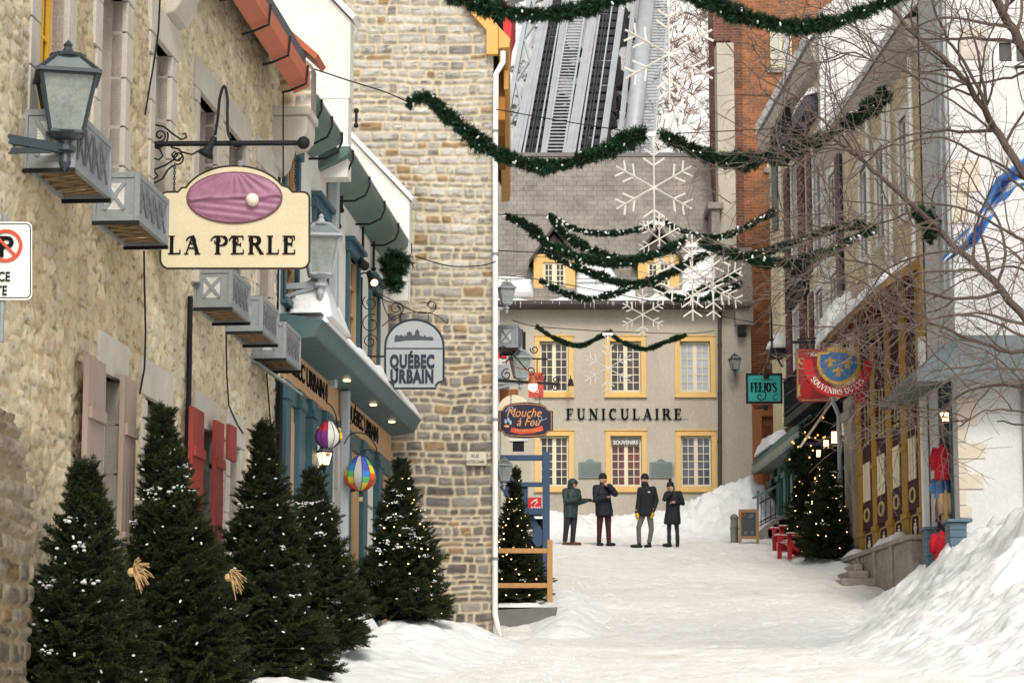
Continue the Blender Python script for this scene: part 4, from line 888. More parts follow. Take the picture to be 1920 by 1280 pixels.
mb.build('door_panel', mat('dark_door_panel', (.20, .065, .025), (.15, .05, .02), stretch=(4, 4, .4)), dr); mb = MB(); mb.ball((d0+.08, .17, zb_+1.4), .035); mb.build('handle', 'gold', dr)
# ================================================================ RIGHT ROW
def rx(px, off=0, py=700): return RF.pix(px, py, off)[0]
def rz_(px, py, off=0): return RF.pix(px, py, off)[1]
def rthing(name, label, cat, x0, group=None): return thing(name, label, cat, (x0, 0, 0), frame=RF, group=group)
# -------- green shop house (far)
ghs = rthing('green_shop_house', 'narrow cream and maroon house with a bottle green shopfront and black balconies', 'house', -11.9)
def gx_(x): return x+11.9
gend = -1.9
gho = [(-7.6, -6.4, 12.7, 15.6), (-7.6, -6.4, 9.7, 11.7), (-3.9, -2.35, 12.2, 15.4), (-3.9, -2.35, 9.9, 11.6)]
mb = MB(); flat_wall(mb, 0, gx_(gend), 8.9, 17.6, 0, [(gx_(a), gx_(b), c, d) for a, b, c, d in gho], .15); mb.build('wall', 'creamsiding', ghs)
mb = MB(); mb.box(0, gx_(gend)-.3, .16, 7, 8.85, 17.5); mb.box(0, gx_(-7.05), .16, 7, 5.2, 8.8); mb.box(gx_(-7.05), gx_(gend), 2.05, 7, 4.2, 8.8); mb.build('inner_wall', 'creamsiding', ghs)
mb = MB(); mb.xprism([(-.12, 9), (-.12, 18.2), (4, 21.2), (7, 18.5), (7, 9)], gx_(gend)-.3, gx_(gend)); mb.build('gable_wall', 'whitewall', ghs)
mb = MB(); mb.xprism([(-.29, 17.3), (-.22, 17.0), (0, 16.9), (0, 17.75), (-.28, 17.5)], -.2, gx_(gend)-.32); mb.build('eave', mat('pale_stone_eave', (.48, .44, .38), (.40, .365, .31), scale=3, bump=.01), ghs, bevel=.02)
mb = MB(); mb.xprism([(-.35, 17.55), (3.6, 21), (3.6, 21.2), (-.35, 17.85)], -.2, gx_(gend)-.32); mb.build('roof', 'snow', ghs)
for a, b, c, d in gho:
    w_ = window(ghs, gx_(a), gx_(b), c, d, 0, 1 if a > -5 else 2, 2 if a > -5 else 3, 2, .10, 'whitepaint', 'whitepaint', 'glass', depth=.12)
    for q0, q1 in ((a-1.1, a-.15), (b+.15, b+1.05)):
        if a > -5: q0, q1 = (a-.75, a-.15) if q0 < a else (b+.1, b+.42)
        mb = MB(); mb.box(gx_(q0), gx_(q1), -.07, -.02, c-.1, d+.1)
        for i in range(14): z = c+(d-c)*i/14; mb.box(gx_(q0)+.08, gx_(q1)-.08, -.09, -.068, z, z+.09)
        mb.build('shutter', 'maroon', w_)
mb = MB(); mb.box(gx_(-10.9), gx_(-9.9), -.08, -.02, 14.5, 17); mb.build('green_shutter', 'teal2', ghs)
mb = MB(); mb.box(gx_(-9.4), gx_(-8.9), -.10, 0, 9, 16.7); mb.build('pier', 'cream', ghs)
def balcony(par, x0, x1, z, dpt, hgt=.95, roof=False, label=None):
    mb = MB(); mb.box(x0, x1, -dpt, 0, z-.2, z); bb = mb.build('balcony', 'iron', par)
    if label: bb['label'] = label
    mb = MB()
    for q in (z+hgt, z+.1): mb.bar((x0, -dpt+.02, q), (x1, -dpt+.02, q), .05, .05); mb.bar((x0, 0, q), (x0, -dpt, q), .05); mb.bar((x1, 0, q), (x1, -dpt, q), .05)
    n = int((x1-x0)/.14)
    for i in range(n+1): q = x0+(x1-x0)*i/n; mb.bar((q, -dpt+.02, z), (q, -dpt+.02, z+hgt), .022)
    for i in range(1, 5):
        for q in (x0, x1): mb.bar((q, -dpt*i/5, z), (q, -dpt*i/5, z+hgt), .022)
    for i in range(4): q = x0+(x1-x0)*(i+.5)/4; mb.tube([(q+.28*math.cos(t*.5), -dpt+.0, z+.5+.28*math.sin(t*.5)) for t in range(13)], .014, 4)
    mb.build('railing', 'iron', bb)
    topsnow(bb, lambda X, Y: z+0*X, x0+.1, x1-.1, -dpt+.08, -.1, .16, 5, name='balcony_snow'); return bb
balcony(ghs, gx_(-6.9), gx_(-1.6), 8.85, .42, label='lower black iron balcony'); balcony(ghs, gx_(-8.3), gx_(-4.6), 16.0, .45, .7, label='upper black iron balcony'); balcony(ghs, gx_(-8.3), gx_(-4.9), 12.0, .14, .7)
topsnow(ghs, lambda X, Y: 16.35+.3*Y, gx_(-4.5), gx_(-2.4), -.42, -.05, .3, 7, name='canopy_snow')
mb = MB(); mb.box(gx_(-4.5), gx_(-2.4), -.42, 0, 15.85, 16.2); mb.build('small_canopy', 'navy', ghs)
# shop level
mb = MB(); mb.xprism([(0, 8.55), (-.38, 8.42), (-.62, 8.12), (-.68, 7.9), (-.62, 7.86), (0, 7.9)], gx_(-11.6), gx_(-2.4)); cn = mb.build('shop_cornice', mat('weathered_green_metal', (.20, .25, .215), (.14, .18, .155), scale=4, rough=.5), ghs)
for i in range(24): mb = MB(); q = gx_(-11.5)+i*.39; mb.bar((q, -.40, 8.43), (q, -.66, 8.1), .05, .05); mb.build('cornice_rib', 'greeng', cn)
topsnow(cn, lambda X, Y: 8.5+Y*.25, gx_(-11.5), gx_(-8.4), -.6, -.05, .35, 9)
for i, (a, b) in enumerate(((-11.6, -10.9), (-10.2, -9.5), (-8.9, -8.3), (-7.6, -7.0))):
    mb = MB(); mb.box(gx_(a), gx_(b), -.16, .1, 5.6, 7.88); mb.box(gx_(a)+.1, gx_(b)-.1, -.2, -.158, 6.4, 7.5); mb.box(gx_(a)-.06, gx_(b)+.06, -.24, 0, 7.5, 7.66); mb.build('pilaster', 'darkgreen', ghs, bevel=.02)
mb = MB(); mb.box(gx_(-11.6), gx_(-7.0), .02, .1, 5.6, 7.9); mb.build('shop_window', 'warmglass', ghs)
mb = MB(); mb.box(gx_(-11.7), gx_(-10.9), -.34, -.18, 5.2, 7.0); mb.build('red_post', 'maroon', ghs, bevel=.01)['label'] = 'dark red post at the shop corner'
mb = MB(); mb.box(gx_(-7), gx_(.2), 1.9, 2.0, 4.4, 9.0); mb.box(gx_(-7), gx_(-6.9), .0, 1.9, 4.6, 9); mb.box(gx_(.1), gx_(.2), .05, 1.9, 4.4, 9); mb.box(gx_(-7), gx_(.2), 0.1, 1.9, 8.55, 8.8); mb.build('recess', 'navy', ghs)  # entrance recess coloured dark all over, standing in for the unlit shop interior
mb = MB(); mb.quad((gx_(-5.2), -.02, 8.62), (gx_(-1.6), -.02, 8.62), (gx_(-1.6), -.75, 7.7), (gx_(-5.2), -.75, 7.7)); mb.box(gx_(-1.62), gx_(-1.5), -.76, 0, 7.6, 7.66)
aw = mb.build('navy_awning', mat('navy_canvas', (.03, .035, .10), rough=.8), ghs)
mb = MB(); mb.bar((gx_(-1.5), -.02, 8.66), (gx_(-1.5), -.82, 7.55), .09, .05); mb.build('awning_arm', 'cream', aw)
# -------- cream building with the ornate mustard and plum ground floor
cb = rthing('cream_building', 'cream clapboard building over an ornate mustard and plum shopfront', 'building', gend)
def cx_r(x): return x-gend
CE = 9.25
ho = [(-1.65, -.5, 12.1, 14.0), (-1.65, -.5, 10.25, 11.6)]
h2 = [(2.6, 3.5, 11.2, 13.2), (4.6, 5.5, 11.2, 13.2), (7.2, 8.0, 11.2, 13.2)]
mb = MB(); flat_wall(mb, 0, cx_r(CE), 8.6, 14.5, 0, [(cx_r(a), cx_r(b), c, d) for a, b, c, d in ho+h2], .15)
mb.build('wall', brickmat('cream_clapboard', (.72, .61, .41), (.68, .58, .39), (.42, .35, .23), 30, .12, .006, off=0), cb)
mb = MB(); mb.box(0, cx_r(CE), .16, 8, 8.85, 14.4); mb.box(cx_r(.3), cx_r(CE), .16, 8, 3.2, 8.85); mb.build('inner_wall', 'creamsiding', cb)
for i, (a, b, c, d) in enumerate(ho+h2):
    w_ = window(cb, cx_r(a), cx_r(b), c, d, 0, 1, 2, 2 if i < 2 else 1, .12, 'whitepaint', 'whitepaint', 'glass', depth=.1)
    if i < 2:
        mb = MB(); mb.box(cx_r(b)+.14, cx_r(b)+.62, -.08, -.02, c-.2, d+.2); mb.build('shutter', 'maroon', w_)
        mb = MB(); mb.box(cx_r(b)+.62, cx_r(b)+.85, -.07, -.0, c-.8, d+.3); mb.build('dark_casing', 'navy', w_)
for x in (4.05, 5.95, 6.5, 8.8):
    mb = MB(); mb.tube([(cx_r(x), -.08, 9.9), (cx_r(x), -.08, 14.1)], .045, 8); mb.build('downspout', 'whitepaint', cb)
mb = MB(); mb.xprism([(-.24, 14.65), (-.22, 14.44), (-.17, 14.32), (-.1, 14.22), (0, 14.1), (0, 14.8), (-.24, 14.75)], -.1, cx_r(CE)); mb.build('eave', mat('pale_stone_eave', (.48, .44, .38), (.40, .365, .31), scale=3, bump=.01), cb)
mb = MB(); mb.xprism([(-.29, 14.75), (2.2, 17.1), (2.2, 17.3), (-.29, 14.95)], -.1, cx_r(CE)); mb.build('roof', 'snow', cb)
# wooden canopy
ca, cz_ = 1.2, 9.72; cb0, cb1 = cx_r(ca), cx_r(8.9)
mb = MB(); mb.xprism([(-.72, cz_-.22), (-.72, cz_-.08), (0, cz_+.42), (0, cz_+.2)], cb0, cb1); cp = mb.build('canopy', mat('golden_brown_planks', (.30, .17, .055), (.19, .105, .035), scale=4, stretch=(.4, 6, 6), rough=.6), cb, bevel=.01)
for i in range(9): mb = MB(); q = cb0+.2+i*(cb1-cb0-.4)/8; mb.bar((q, -.68, cz_-.26), (q, 0, cz_+.16), .06, .07); mb.build('rafter', 'wood', cp)
topsnow(cp, lambda X, Y: cz_+.44+Y*.70, cb0+.05, cb1-.3, -.76, -.05, .22, 12, fr=2.2)
topsnow(cp, lambda X, Y: cz_+.40+Y*.70, cb0-.3, cb0+1.1, -.80, -.02, .62, 15, name='snow_hump', fr=2.2)
# stone pilaster + pipe at the far end
mb = MB(); mb.box(cx_r(.35), cx_r(1.35), -.1, .1, 3.8, 8.4); mb.box(cx_r(.28), cx_r(1.42), -.16, .1, 7.9, 8.1); mb.box(cx_r(.28), cx_r(1.42), -.16, .1, 3.8, 4.6); mb.build('stone_pilaster', mat('rough_grey_plaster', (.36, .32, .27), (.24, .21, .175), scale=3, bump=.01), cb, bevel=.01)
mb = MB(); a = cx_r(.12); mb.tube([(a, -.30, 8.6), (a, -.28, 8.4), (a, -.16, 8.1), (a, -.16, 4.5)], .055, 10); mb.build('downspout', 'pipe', cb, smooth=True)
mb = MB(); a = cx_r(9.3); mb.box(a-.1, a+.1, -.14, -.02, 3.4, 8.5); mb.build('corner_pipe', 'whitepaint', cb, bevel=.02)
plums = [(1621, 1640), (1648, 1668), (1677, 1696), (1707, 1728)]; pe = [rx(1612, 0, 900)]+[q for a, b in plums for q in (rx(a, 0, 900), rx(b, 0, 900))]+[9.1]
ZB, ZT = 4.72, 9.9
for i in range(0, 10, 2):
    a, b = cx_r(pe[i]), cx_r(pe[i+1]); mb = MB(); mb.box(a, b, -.06, .1, ZB-.3, ZT); mb.box(a-.04, b+.04, -.09, .05, 7.7, 7.85); mb.box(a-.04, b+.04, -.09, .05, 6.55, 6.65); mb.box(a-.05, b+.05, -.10, .05, 5.2, 5.32); mb.build('mustard_pilaster', 'mustard', cb, bevel=.012)
for i in range(1, 9, 2):
    a, b = cx_r(pe[i]), cx_r(pe[i+1]); m_ = (a+b)/2; W_ = b-a
    mb = MB(); mb.box(a, b, -.02, .1, ZB-.3, ZT); mb.box(a+.03, b-.03, -.06, 0, 5.32, 5.88); pn = mb.build('plum_panel', 'plum', cb, bevel=.01)
    for q in (a+W_*.28, a+W_*.52, a+.05): mb = MB(); mb.box(q, q+W_*.15, -.045, -.018, 5.92, 6.75); mb.build('cream_bar', 'cream', pn, bevel=.006)
    mb = MB(); mb.tube([(m_+.17*W_*math.cos(t*pi/10)*1.4, -.07, 5.61+.13*math.sin(t*pi/10)) for t in range(20)], .028, 6, closed=True); mb.build('ring', 'gold', pn)
    mb = MB(); z0, z1 = 4.72, 5.22
    mb.tube([(a+.14, -.03, z0), (a+.14, -.03, z1-.08), (a+.25, -.03, z1), (b-.25, -.03, z1), (b-.14, -.03, z1-.08), (b-.14, -.03, z0)], .016, 4, closed=True); mb.build('gold_outline', 'gold', pn)
    mb = MB()
    for j in range(5): mb.ball((m_, -.03, 4.8+j*.08), .045+.04*(2-abs(j-2)), 6, sy=.3, sz=.5)
    mb.build('carved_ornament', 'cream', pn)
    mb = MB(); mb.tube([(a+W_*.35, -.03, 8.1), (a+W_*.35, -.03, 7.25), (a+W_*.65, -.03, 7.25), (a+W_*.65, -.03, 8.1)], .015, 4, closed=True); mb.ball((a+W_*.35, -.03, 7.15), .05, 6); mb.ball((a+W_*.65, -.03, 7.15), .05, 6); mb.build('gold_fillet', 'gold', pn)
    mb = MB()
    for j in range(16): mb.ball((a+.06, -.03, 7.1+j*.085), .03, 5)
    mb.build('bead_trim', 'plum', pn)
# stone plinth and steps
sp = rthing('stone_steps', 'worn grey stone plinth and steps below the mustard and plum shopfront', 'steps', 1.5)
def sblock(x0, x1, y0, y1, z0, z1, rot=0, name='block'):
    rs = random.Random(int(x0*97+z0*31)); n = 5; mb = MB(); mb.box(x0, x1, y0, y1, z0, z1); o = mb.build(name, 'plinth', sp, bevel=.035); o.rotation_euler = (0, 0, rot); return o
sblock(-.1, 7.5, -.34, -.02, 3.3, 4.68, name='plinth'); mb = MB(); mb.box(-.1, 7.55, -.40, -.02, 4.68, 4.78); mb.build('coping', 'plinth', sp, bevel=.015)
for x_ in (1.9, 3.8, 5.7): mb = MB(); mb.box(x_-.12, x_+.12, -.39, -.34, 3.3, 4.68); mb.build('buttress', 'plinth', sp, bevel=.01)
for i, (a, b, zt, w_) in enumerate(((.2, 2.5, 4.52, .55), (.9, 3.2, 4.33, .80), (1.6, 3.9, 4.14, 1.05))): sblock(a, b, -w_, -.36, zt-.17, zt, name='step'); sblock(a+.1, b-.2, -w_+.08, -.36, zt-.7, zt-.17, name='riser')
topsnow(sp, lambda X, Y: 4.78+0*X, 3.9, 6.0, -.40, -.05, .16, 3, res=.04); topsnow(sp, lambda X, Y: 4.78+0*X, .2, 1.5, -.42, -.05, .14, 6, res=.04)
# -------- white corner house
wh = rthing('white_house', 'whitewashed corner house with beige quoins behind the bare tree', 'house', 9.4)
XC = RF.x(1799, 0, 900); YW = RF.w(XC, 0, 0).y; XW = RF.w(XC, 0, 0).x
def wx(x): return x-9.4
do = (wx(10.55), wx(11.35), 4.6, 7.45)
mb = MB(); flat_wall(mb, 0, wx(XC), 2.5, 17, 0, [do], .3); mb.build('street_wall', 'whitewall', wh)
wf = bpy.data.objects.new('front_wall_base', None)
bpy.data.objects.remove(wf)
INV = wh.matrix_basis.inverted()
class VMB(MB):
    """world coordinates, built under the white house"""
    def build(s, name, m, par=None, **k):
        s.v = [tuple(INV @ Vector(q)) for q in s.v]; return super().build(name, m, par or wh, **k)
def V2(px, py, Y=None): a, b = fp(px, py, Y or YW); return a, b
wins = [(V2(1795, 0)[0]+.03, V2(1850, 0)[0], V2(0, 112)[1], V2(0, 52)[1]), (V2(1862, 0)[0], V2(1935, 0)[0], V2(0, 122)[1], V2(0, 78)[1]), (V2(2000, 0)[0], V2(2080, 0)[0], 9.8, 11.4)]
mb = VMB(); flat_wall(mb, XW, XW+9, 2.5, 17, YW, wins, .15); mb.build('front_wall', 'whitewall')
mb = VMB(); mb.box(XW+.32, XW+9, YW+.16, YW+8, 2.5, 16.9); mb.build('inner_wall', 'whitewall')
a, b, c, d = wins[0]; mb = VMB(); mb.box(a-.0, b, YW-.03, YW+.05, c, d); mb.build('boarded_window', 'dressed', bevel=.01)
a, b, c, d = wins[1]; mb = VMB(); mb.box(a, b, YW+.1, YW+.12, c, d); w_ = mb.build('window', 'glass')
mb = VMB(); 
for q in (a, (a+b)/2-.04, b-.08): mb.box(q, q+.08, YW+.02, YW+.095, c, d)
mb.box(a, b, YW+.03, YW+.09, c, c+.07); mb.build('sash', 'whitepaint', None)
for i, (x0, x1, y0, y1) in enumerate(((1799, 1846, 830, 860), (1799, 1812, 861, 887), (1799, 1843, 887, 917), (1799, 1812, 918, 947), (1799, 1822, 948, 971), (1799, 1822, 640, 700), (1799, 1830, 745, 798), (1799, 1812, 800, 829), (1799, 1836, 300, 360), (1799, 1815, 362, 420))):
    mb = VMB(); a, b = V2(x0, y1); c, d = V2(x1, y0); mb.box(XW-.015, c, YW-.025-.002*(i % 3), YW+.05, b+.004, d-.004); mb.build('quoin', mat('beige_quoin', (.60, .52, .42), (.50, .43, .34), scale=3, bump=.006), bevel=.01)
for px in (1895, 1906): mb = VMB(); q = V2(px, 0)[0]; mb.tube([(q, YW-.07, V2(0, 950)[1]), (q, YW-.07, V2(0, 700)[1])], .045, 8); mb.build('downspout', 'pipe', smooth=True)
for px in (1757, 1766, 1776): q = wx(rx(px, -.08, 300)); mb = MB(); mb.tube([(q, -.08, 9), (q, -.08, 16.5)], .03, 6); mb.build('conduit', 'pipe', wh)
mb = MB(); mb.box(do[0], do[1], .2, .25, do[2], do[3]); dd = mb.build('doorway', 'navy', wh)
mb = MB(); mb.box(do[0]-.12, do[0], -.04, .2, do[2], do[3]); mb.box(do[1], do[1]+.12, -.04, .2, do[2], do[3]); mb.box(do[0]-.12, do[1]+.12, -.045, .2, do[3], do[3]+.14); mb.build('door_frame', 'teal', dd, bevel=.01)
# hipped skirt awning
zt = V2(0, 628)[1]; zb = V2(0, 697, YW-.85)[1]
A0, A1, A2 = Vector((XW+.01, YW+3.5, zt)), Vector((XW, YW, zt)), Vector((XW+9, YW, zt)); B0, B1, B2 = Vector((XW-.85, YW+3.5, zb)), Vector((XW-.85, YW-.85, zb)), Vector((XW+9, YW-.85, zb))
mb = VMB(); mb.quad(A1, A2, B2, B1); mb.quad(A0, A1, B1, B0); dz = Vector((0, 0, -.16)); mb.quad(B1, B2, B2+dz, B1+dz); mb.quad(B0, B1, B1+dz, B0+dz)
ins = Vector((0, 0, -.16)); mb.quad(B1+dz, B2+dz, A2+Vector((0, 0, -.75)), A1+Vector((0, 0, -.75))); mb.quad(B0+dz, B1+dz, A1+Vector((0, 0, -.75)), A0+Vector((0, 0, -.75)))
sk = mb.build('skirt_roof', mat('grey_green_canvas', (.13, .15, .155), (.09, .105, .11), scale=3, rough=.75))
mb = VMB()
for i in range(14): q = i*.65; mb.bar(A1+Vector((q+.1, 0, .03)), B1+Vector((q+.4, 0, .03)), .04, .03)
mb.build('roof_seam', 'greeng', sk); sk2 = [c for c in kids(sk)][0]
for c in kids(sk): c.matrix_parent_inverse = Matrix()
# ================================================================ FOLIAGE
def spray_tpl(seed, nside=5, nn=9, nl=.17, nw=.035, flat=.35):
    """fir branchlet of unit length along +x with side twigs; needles are slim triangles"""
    rs = np.random.default_rng(seed); tw = [(np.array([0, 0, 0.]), np.array([1., 0, 0]), 1.0)]
    for i in range(nside):
        t = .18+.62*i/max(1, nside-1)
        for s in (-1, 1):
            d = np.array([.75, s*.66, rs.normal(0, .1)]); tw.append((np.array([t, 0, 0]), d/np.linalg.norm(d), .52*(1.1-t)))
    V = []; 
    for p, d, l in tw:
        n = max(4, int(nn*(l/.5)))
        side = np.cross(d, [0, 0, 1.]); side /= np.linalg.norm(side)+1e-9; up = np.cross(side, d)
        for j in range(n):
            q = p+d*l*(j+.6)/n
            for s in (-1, 1, 0):
                a = s*1.0+rs.normal(0, .25); r = side*math.sin(a)+up*(math.cos(a) if s == 0 else math.cos(a)*flat*rs.choice([-1, 1]))
                e = d*.72+r*.75; e /= np.linalg.norm(e); L0 = nl*(.8+.4*rs.random())*(.75+.25*l); wv = np.cross(e, rs.normal(0, 1, 3)); wv /= np.linalg.norm(wv)+1e-9
                V += [q-wv*nw*.5, q+wv*nw*.5, q+e*L0]
    return np.array(V)
def inst(tpl, pos, dirs, scale, roll=None):
    n = len(pos); d = dirs/np.linalg.norm(dirs, axis=1, keepdims=True); up = np.tile([0, 0, 1.], (n, 1))
    s = np.cross(up, d); s /= np.linalg.norm(s, axis=1, keepdims=True)+1e-9; u = np.cross(d, s)
    if roll is not None: c, k = np.cos(roll)[:, None], np.sin(roll)[:, None]; s, u = s*c+u*k, u*c-s*k
    Rm = np.stack([d, s, u], -1)*scale[:, None, None]
    return (np.einsum('nij,kj->nki', Rm, tpl)+pos[:, None, :]).reshape(-1, 3)
TPL = [spray_tpl(1), spray_tpl(2), spray_tpl(3)]
M['needle'] = mat('fir_needles', (.75, .80, .72), (.42, .48, .40), scale=7, fine=30, rough=.65, attr='Col', spec=.25)
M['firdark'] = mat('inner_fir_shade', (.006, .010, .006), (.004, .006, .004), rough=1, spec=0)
M['garl'] = mat('garland_needles', (.9, .95, .9), (.5, .55, .5), scale=12, rough=.6, attr='Col', spec=.3)
def fir_mesh(h, R, seed, n=1500):
    rs = np.random.default_rng(seed); lay = np.sort(rs.random(n)**1.25)[::-1]; z = h*(.06+.93*(1-lay)) if False else h*(.04+.95*(rs.random(n)**1.35))
    az = rs.random(n)*2*pi; f = 1-z/h
    lump = 1+.62*(fbm(az*1.9+seed, z*3.4, 3, seed)-.5)*2
    prof = R*np.minimum(1.10*f**.74+.015, 1.0)*lump
    rr = prof*(1-.52*rs.random(n)**1.6); el = .10+.75*(1-f)+rs.normal(0, .14, n)
    d = np.stack([np.cos(az)*np.cos(el), np.sin(az)*np.cos(el), np.sin(el)], -1); sc_ = (.17+.19*rs.random(n)**1.5)*(.55+.5*f)*min(1, R/.55+.1)
    pos = np.stack([np.cos(az)*(rr-sc_*.6).clip(0), np.sin(az)*(rr-sc_*.6).clip(0), z-.0], -1)
    Vs = []; Cs = []; k = np.arange(n) % 3
    tip = rs.random(n)**1.6*1.5; warm_ = fbm(az*2.3, z*2.1, 3, seed+7); base = np.stack([.012+.020*tip+.018*warm_, .021+.026*tip+.010*warm_, .009+.005*tip], -1)*(.22+1.15*(rr/np.maximum(prof, .01))**2.2)[:, None]  # needles deeper in the crown darker: inner shade put into their colour
    for j in range(3):
        m = k == j; V = inst(TPL[j], pos[m], d[m]+rs.normal(0, .18, (m.sum(), 3)), sc_[m], rs.normal(0, .5, m.sum())); Vs.append(V)
        Cs.append(np.repeat(base[m], len(TPL[j]), 0))
    # leader
    V = inst(TPL[0], np.array([[0, 0, h-.14], [0, 0, h-.34], [0, 0, h-.28]]), np.array([[0, .05, 1], [.5, 0, .8], [-.5, .2, .8]]), np.array([.26, .2, .2])); Vs.append(V); Cs.append(np.tile([.04, .065, .025], (len(V), 1)))
    V = np.concatenate(Vs); C = np.concatenate(Cs); C = np.concatenate([C, np.ones((len(C), 1))], 1); F = np.arange(len(V)).reshape(-1, 3)
    return V, F, C, (rs, prof, z, az)
FIRS = {}
def fir(label, h, R, base, seed, lean=0, group=None, lit='white', nb=110, snow=14, n=1500, brown=False):
    t = thing('fir_tree', label, 'fir tree', base, random.Random(seed).random()*6, group)
    rz = t.rotation_euler.z; t.rotation_euler = (Euler((0, lean, 0)).to_matrix() @ Euler((0, 0, rz)).to_matrix()).to_euler()
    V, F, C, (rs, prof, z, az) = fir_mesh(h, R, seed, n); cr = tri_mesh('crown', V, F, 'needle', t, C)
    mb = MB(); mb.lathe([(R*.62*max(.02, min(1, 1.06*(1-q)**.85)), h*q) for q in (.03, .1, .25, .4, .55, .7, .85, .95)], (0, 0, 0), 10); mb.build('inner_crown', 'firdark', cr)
    mb = MB(); mb.tube([(0, 0, -.2), (0, 0, h*.5), (0, 0, h*.97), (.02, 0, h*1.05)], [.05, .03, .008, .004], 6)
    for q in range(5): a = q*1.3; mb.tube([(0, 0, h*(.93+q*.02)), (math.cos(a)*.05, math.sin(a)*.05, h*(.96+q*.02)), (math.cos(a)*.07, math.sin(a)*.07, h*(.985+q*.02))], [.005, .004, .002], 4); mb.build('trunk', 'bark', t)
    # bulbs on a string
    b = MB(); wv = MB(); pts = []
    for i in range(nb):
        q = .04+.9*(i/nb)**.9; zz = h*q; a = i*2.39996*.37+rs.normal(0, .25); rr_ = R*min(1.10*(1-q)**.74, 1)*(.93+.12*rs.random()); zz += rs.normal(0, .03)
        p = Vector((math.cos(a)*rr_, math.sin(a)*rr_, zz)); pts.append(p)
        s_ = .017 if lit != 'white' else .018
        b.X = Matrix.Translation(p) @ Euler((rs.random()*3, rs.random()*3, 0)).to_matrix().to_4x4(); b.ball((0, 0, 0), s_*.55, 6, sz=1.9)
    b.X = None; wv.tube(pts, .0022, 3); ls = wv.build('light_string', 'iron', t); b.build('bulbs', 'bulbw' if lit == 'white' else 'bulbwarm', ls)['kind'] = 'stuff'
    if snow:
        s_ = MB()
        for i in range(snow):
            q = rs.random()**.8*.9; zz = h*(.08+q*.85); a = rs.random()*2*pi; rr_ = R*min(1.10*(1-zz/h)**.74, 1)*.96
            for k in range(13): s_.ball((math.cos(a)*rr_+rs.normal(0, .045), math.sin(a)*rr_+rs.normal(0, .045), zz+rs.normal(0, .016)), .007+.017*rs.random()**1.5, 6, sz=.6, sx=.7+.7*rs.random())
        s_.build('snow_clumps', 'snow', t)['kind'] = 'stuff'
    return t
def gz(x, y, d=0): return (x, y, float(gheight(np.array([float(x)]), np.array([float(y)]))[0])+d)
def at(px, Y, d=0): x = fx(px, Y, 1000); return gz(x, Y, d)
gf = 'fir trees strung with lights along the left wall'
fir('dark fir nearest the lower left corner in front of the taupe shutters', 2.1, .52, at(166, 18.3), 11, -.02, gf, n=2100, nb=105)
fir('tall fir second from the left between the taupe and red shutters', 2.62, .56, at(345, 21.0), 12, -.085, gf, n=2300, nb=95)
fir('tall fir third from the left in front of the red shutters', 2.66, .58, at(505, 24.5, .0), 13, -.03, gf, n=2100, nb=105)
fir('fir tucked behind its neighbour at the near end of the teal shopfront', 2.05, .55, at(600, 28.0, .26), 14, -.04, gf, snow=22, n=1500, nb=95)
fir('snow dusted fir leaning on the stone gable house', 2.25, .62, at(752, 34.5, .42), 15, 0, gf, snow=60, n=1700, nb=80, lit='warm')
gc = 'lit fir trees in the middle and right of the street'
fir('lit fir behind the orange brown lumber railing', 2.2, .50, at(966, 44.6, .05), 16, 0, gc, snow=14, n=1300, nb=100, lit='warm')
fir('small fir rising behind the blue wooden stair', 2.0, .42, at(968, 50.0, .3), 17, 0, gc, snow=16, n=900, nb=40, lit='warm')
fir('big lit fir beside the grey pipe next to the mustard shopfront', 2.45, .56, at(1552, 53.6, .1), 18, 0, gc, snow=16, n=1500, nb=60, lit='warm')
fir('lit fir by the bottle green pilasters behind the red chair', 2.4, .5, at(1512, 57.0, .1), 19, 0, gc, snow=12, n=1300, nb=45, lit='warm')
# straw bows tied to the first two firs
def straw(px, py, Y, label):
    p = P(px, py, Y); t = thing('straw_bow', label, 'bow', p, 0, 'straw bows on the firs'); mb = MB(); rs = random.Random(int(px))
    for i in range(46):
        a = rs.uniform(-1.1, 1.3); l = rs.uniform(.06, .17); mb.tube([(0, 0, 0), (math.cos(a)*l*.5, rs.uniform(-.05, .03), math.sin(a)*l*.4+.02), (math.cos(a)*l, rs.uniform(-.07, .04), math.sin(a)*l*.8-.10*rs.random())], [.006, .009, .004], 4)
    mb.build('straw', mat('straw', (.42, .28, .13), (.30, .19, .085), rough=.8), t); mb = MB(); mb.ball((0, 0, 0), .035, 8); mb.build('knot', 'gold', t)
straw(247, 1072, 17.9, 'straw bow tied to the side of the nearest fir'); straw(428, 1082, 20.6, 'straw bow tied to the side of the second fir')
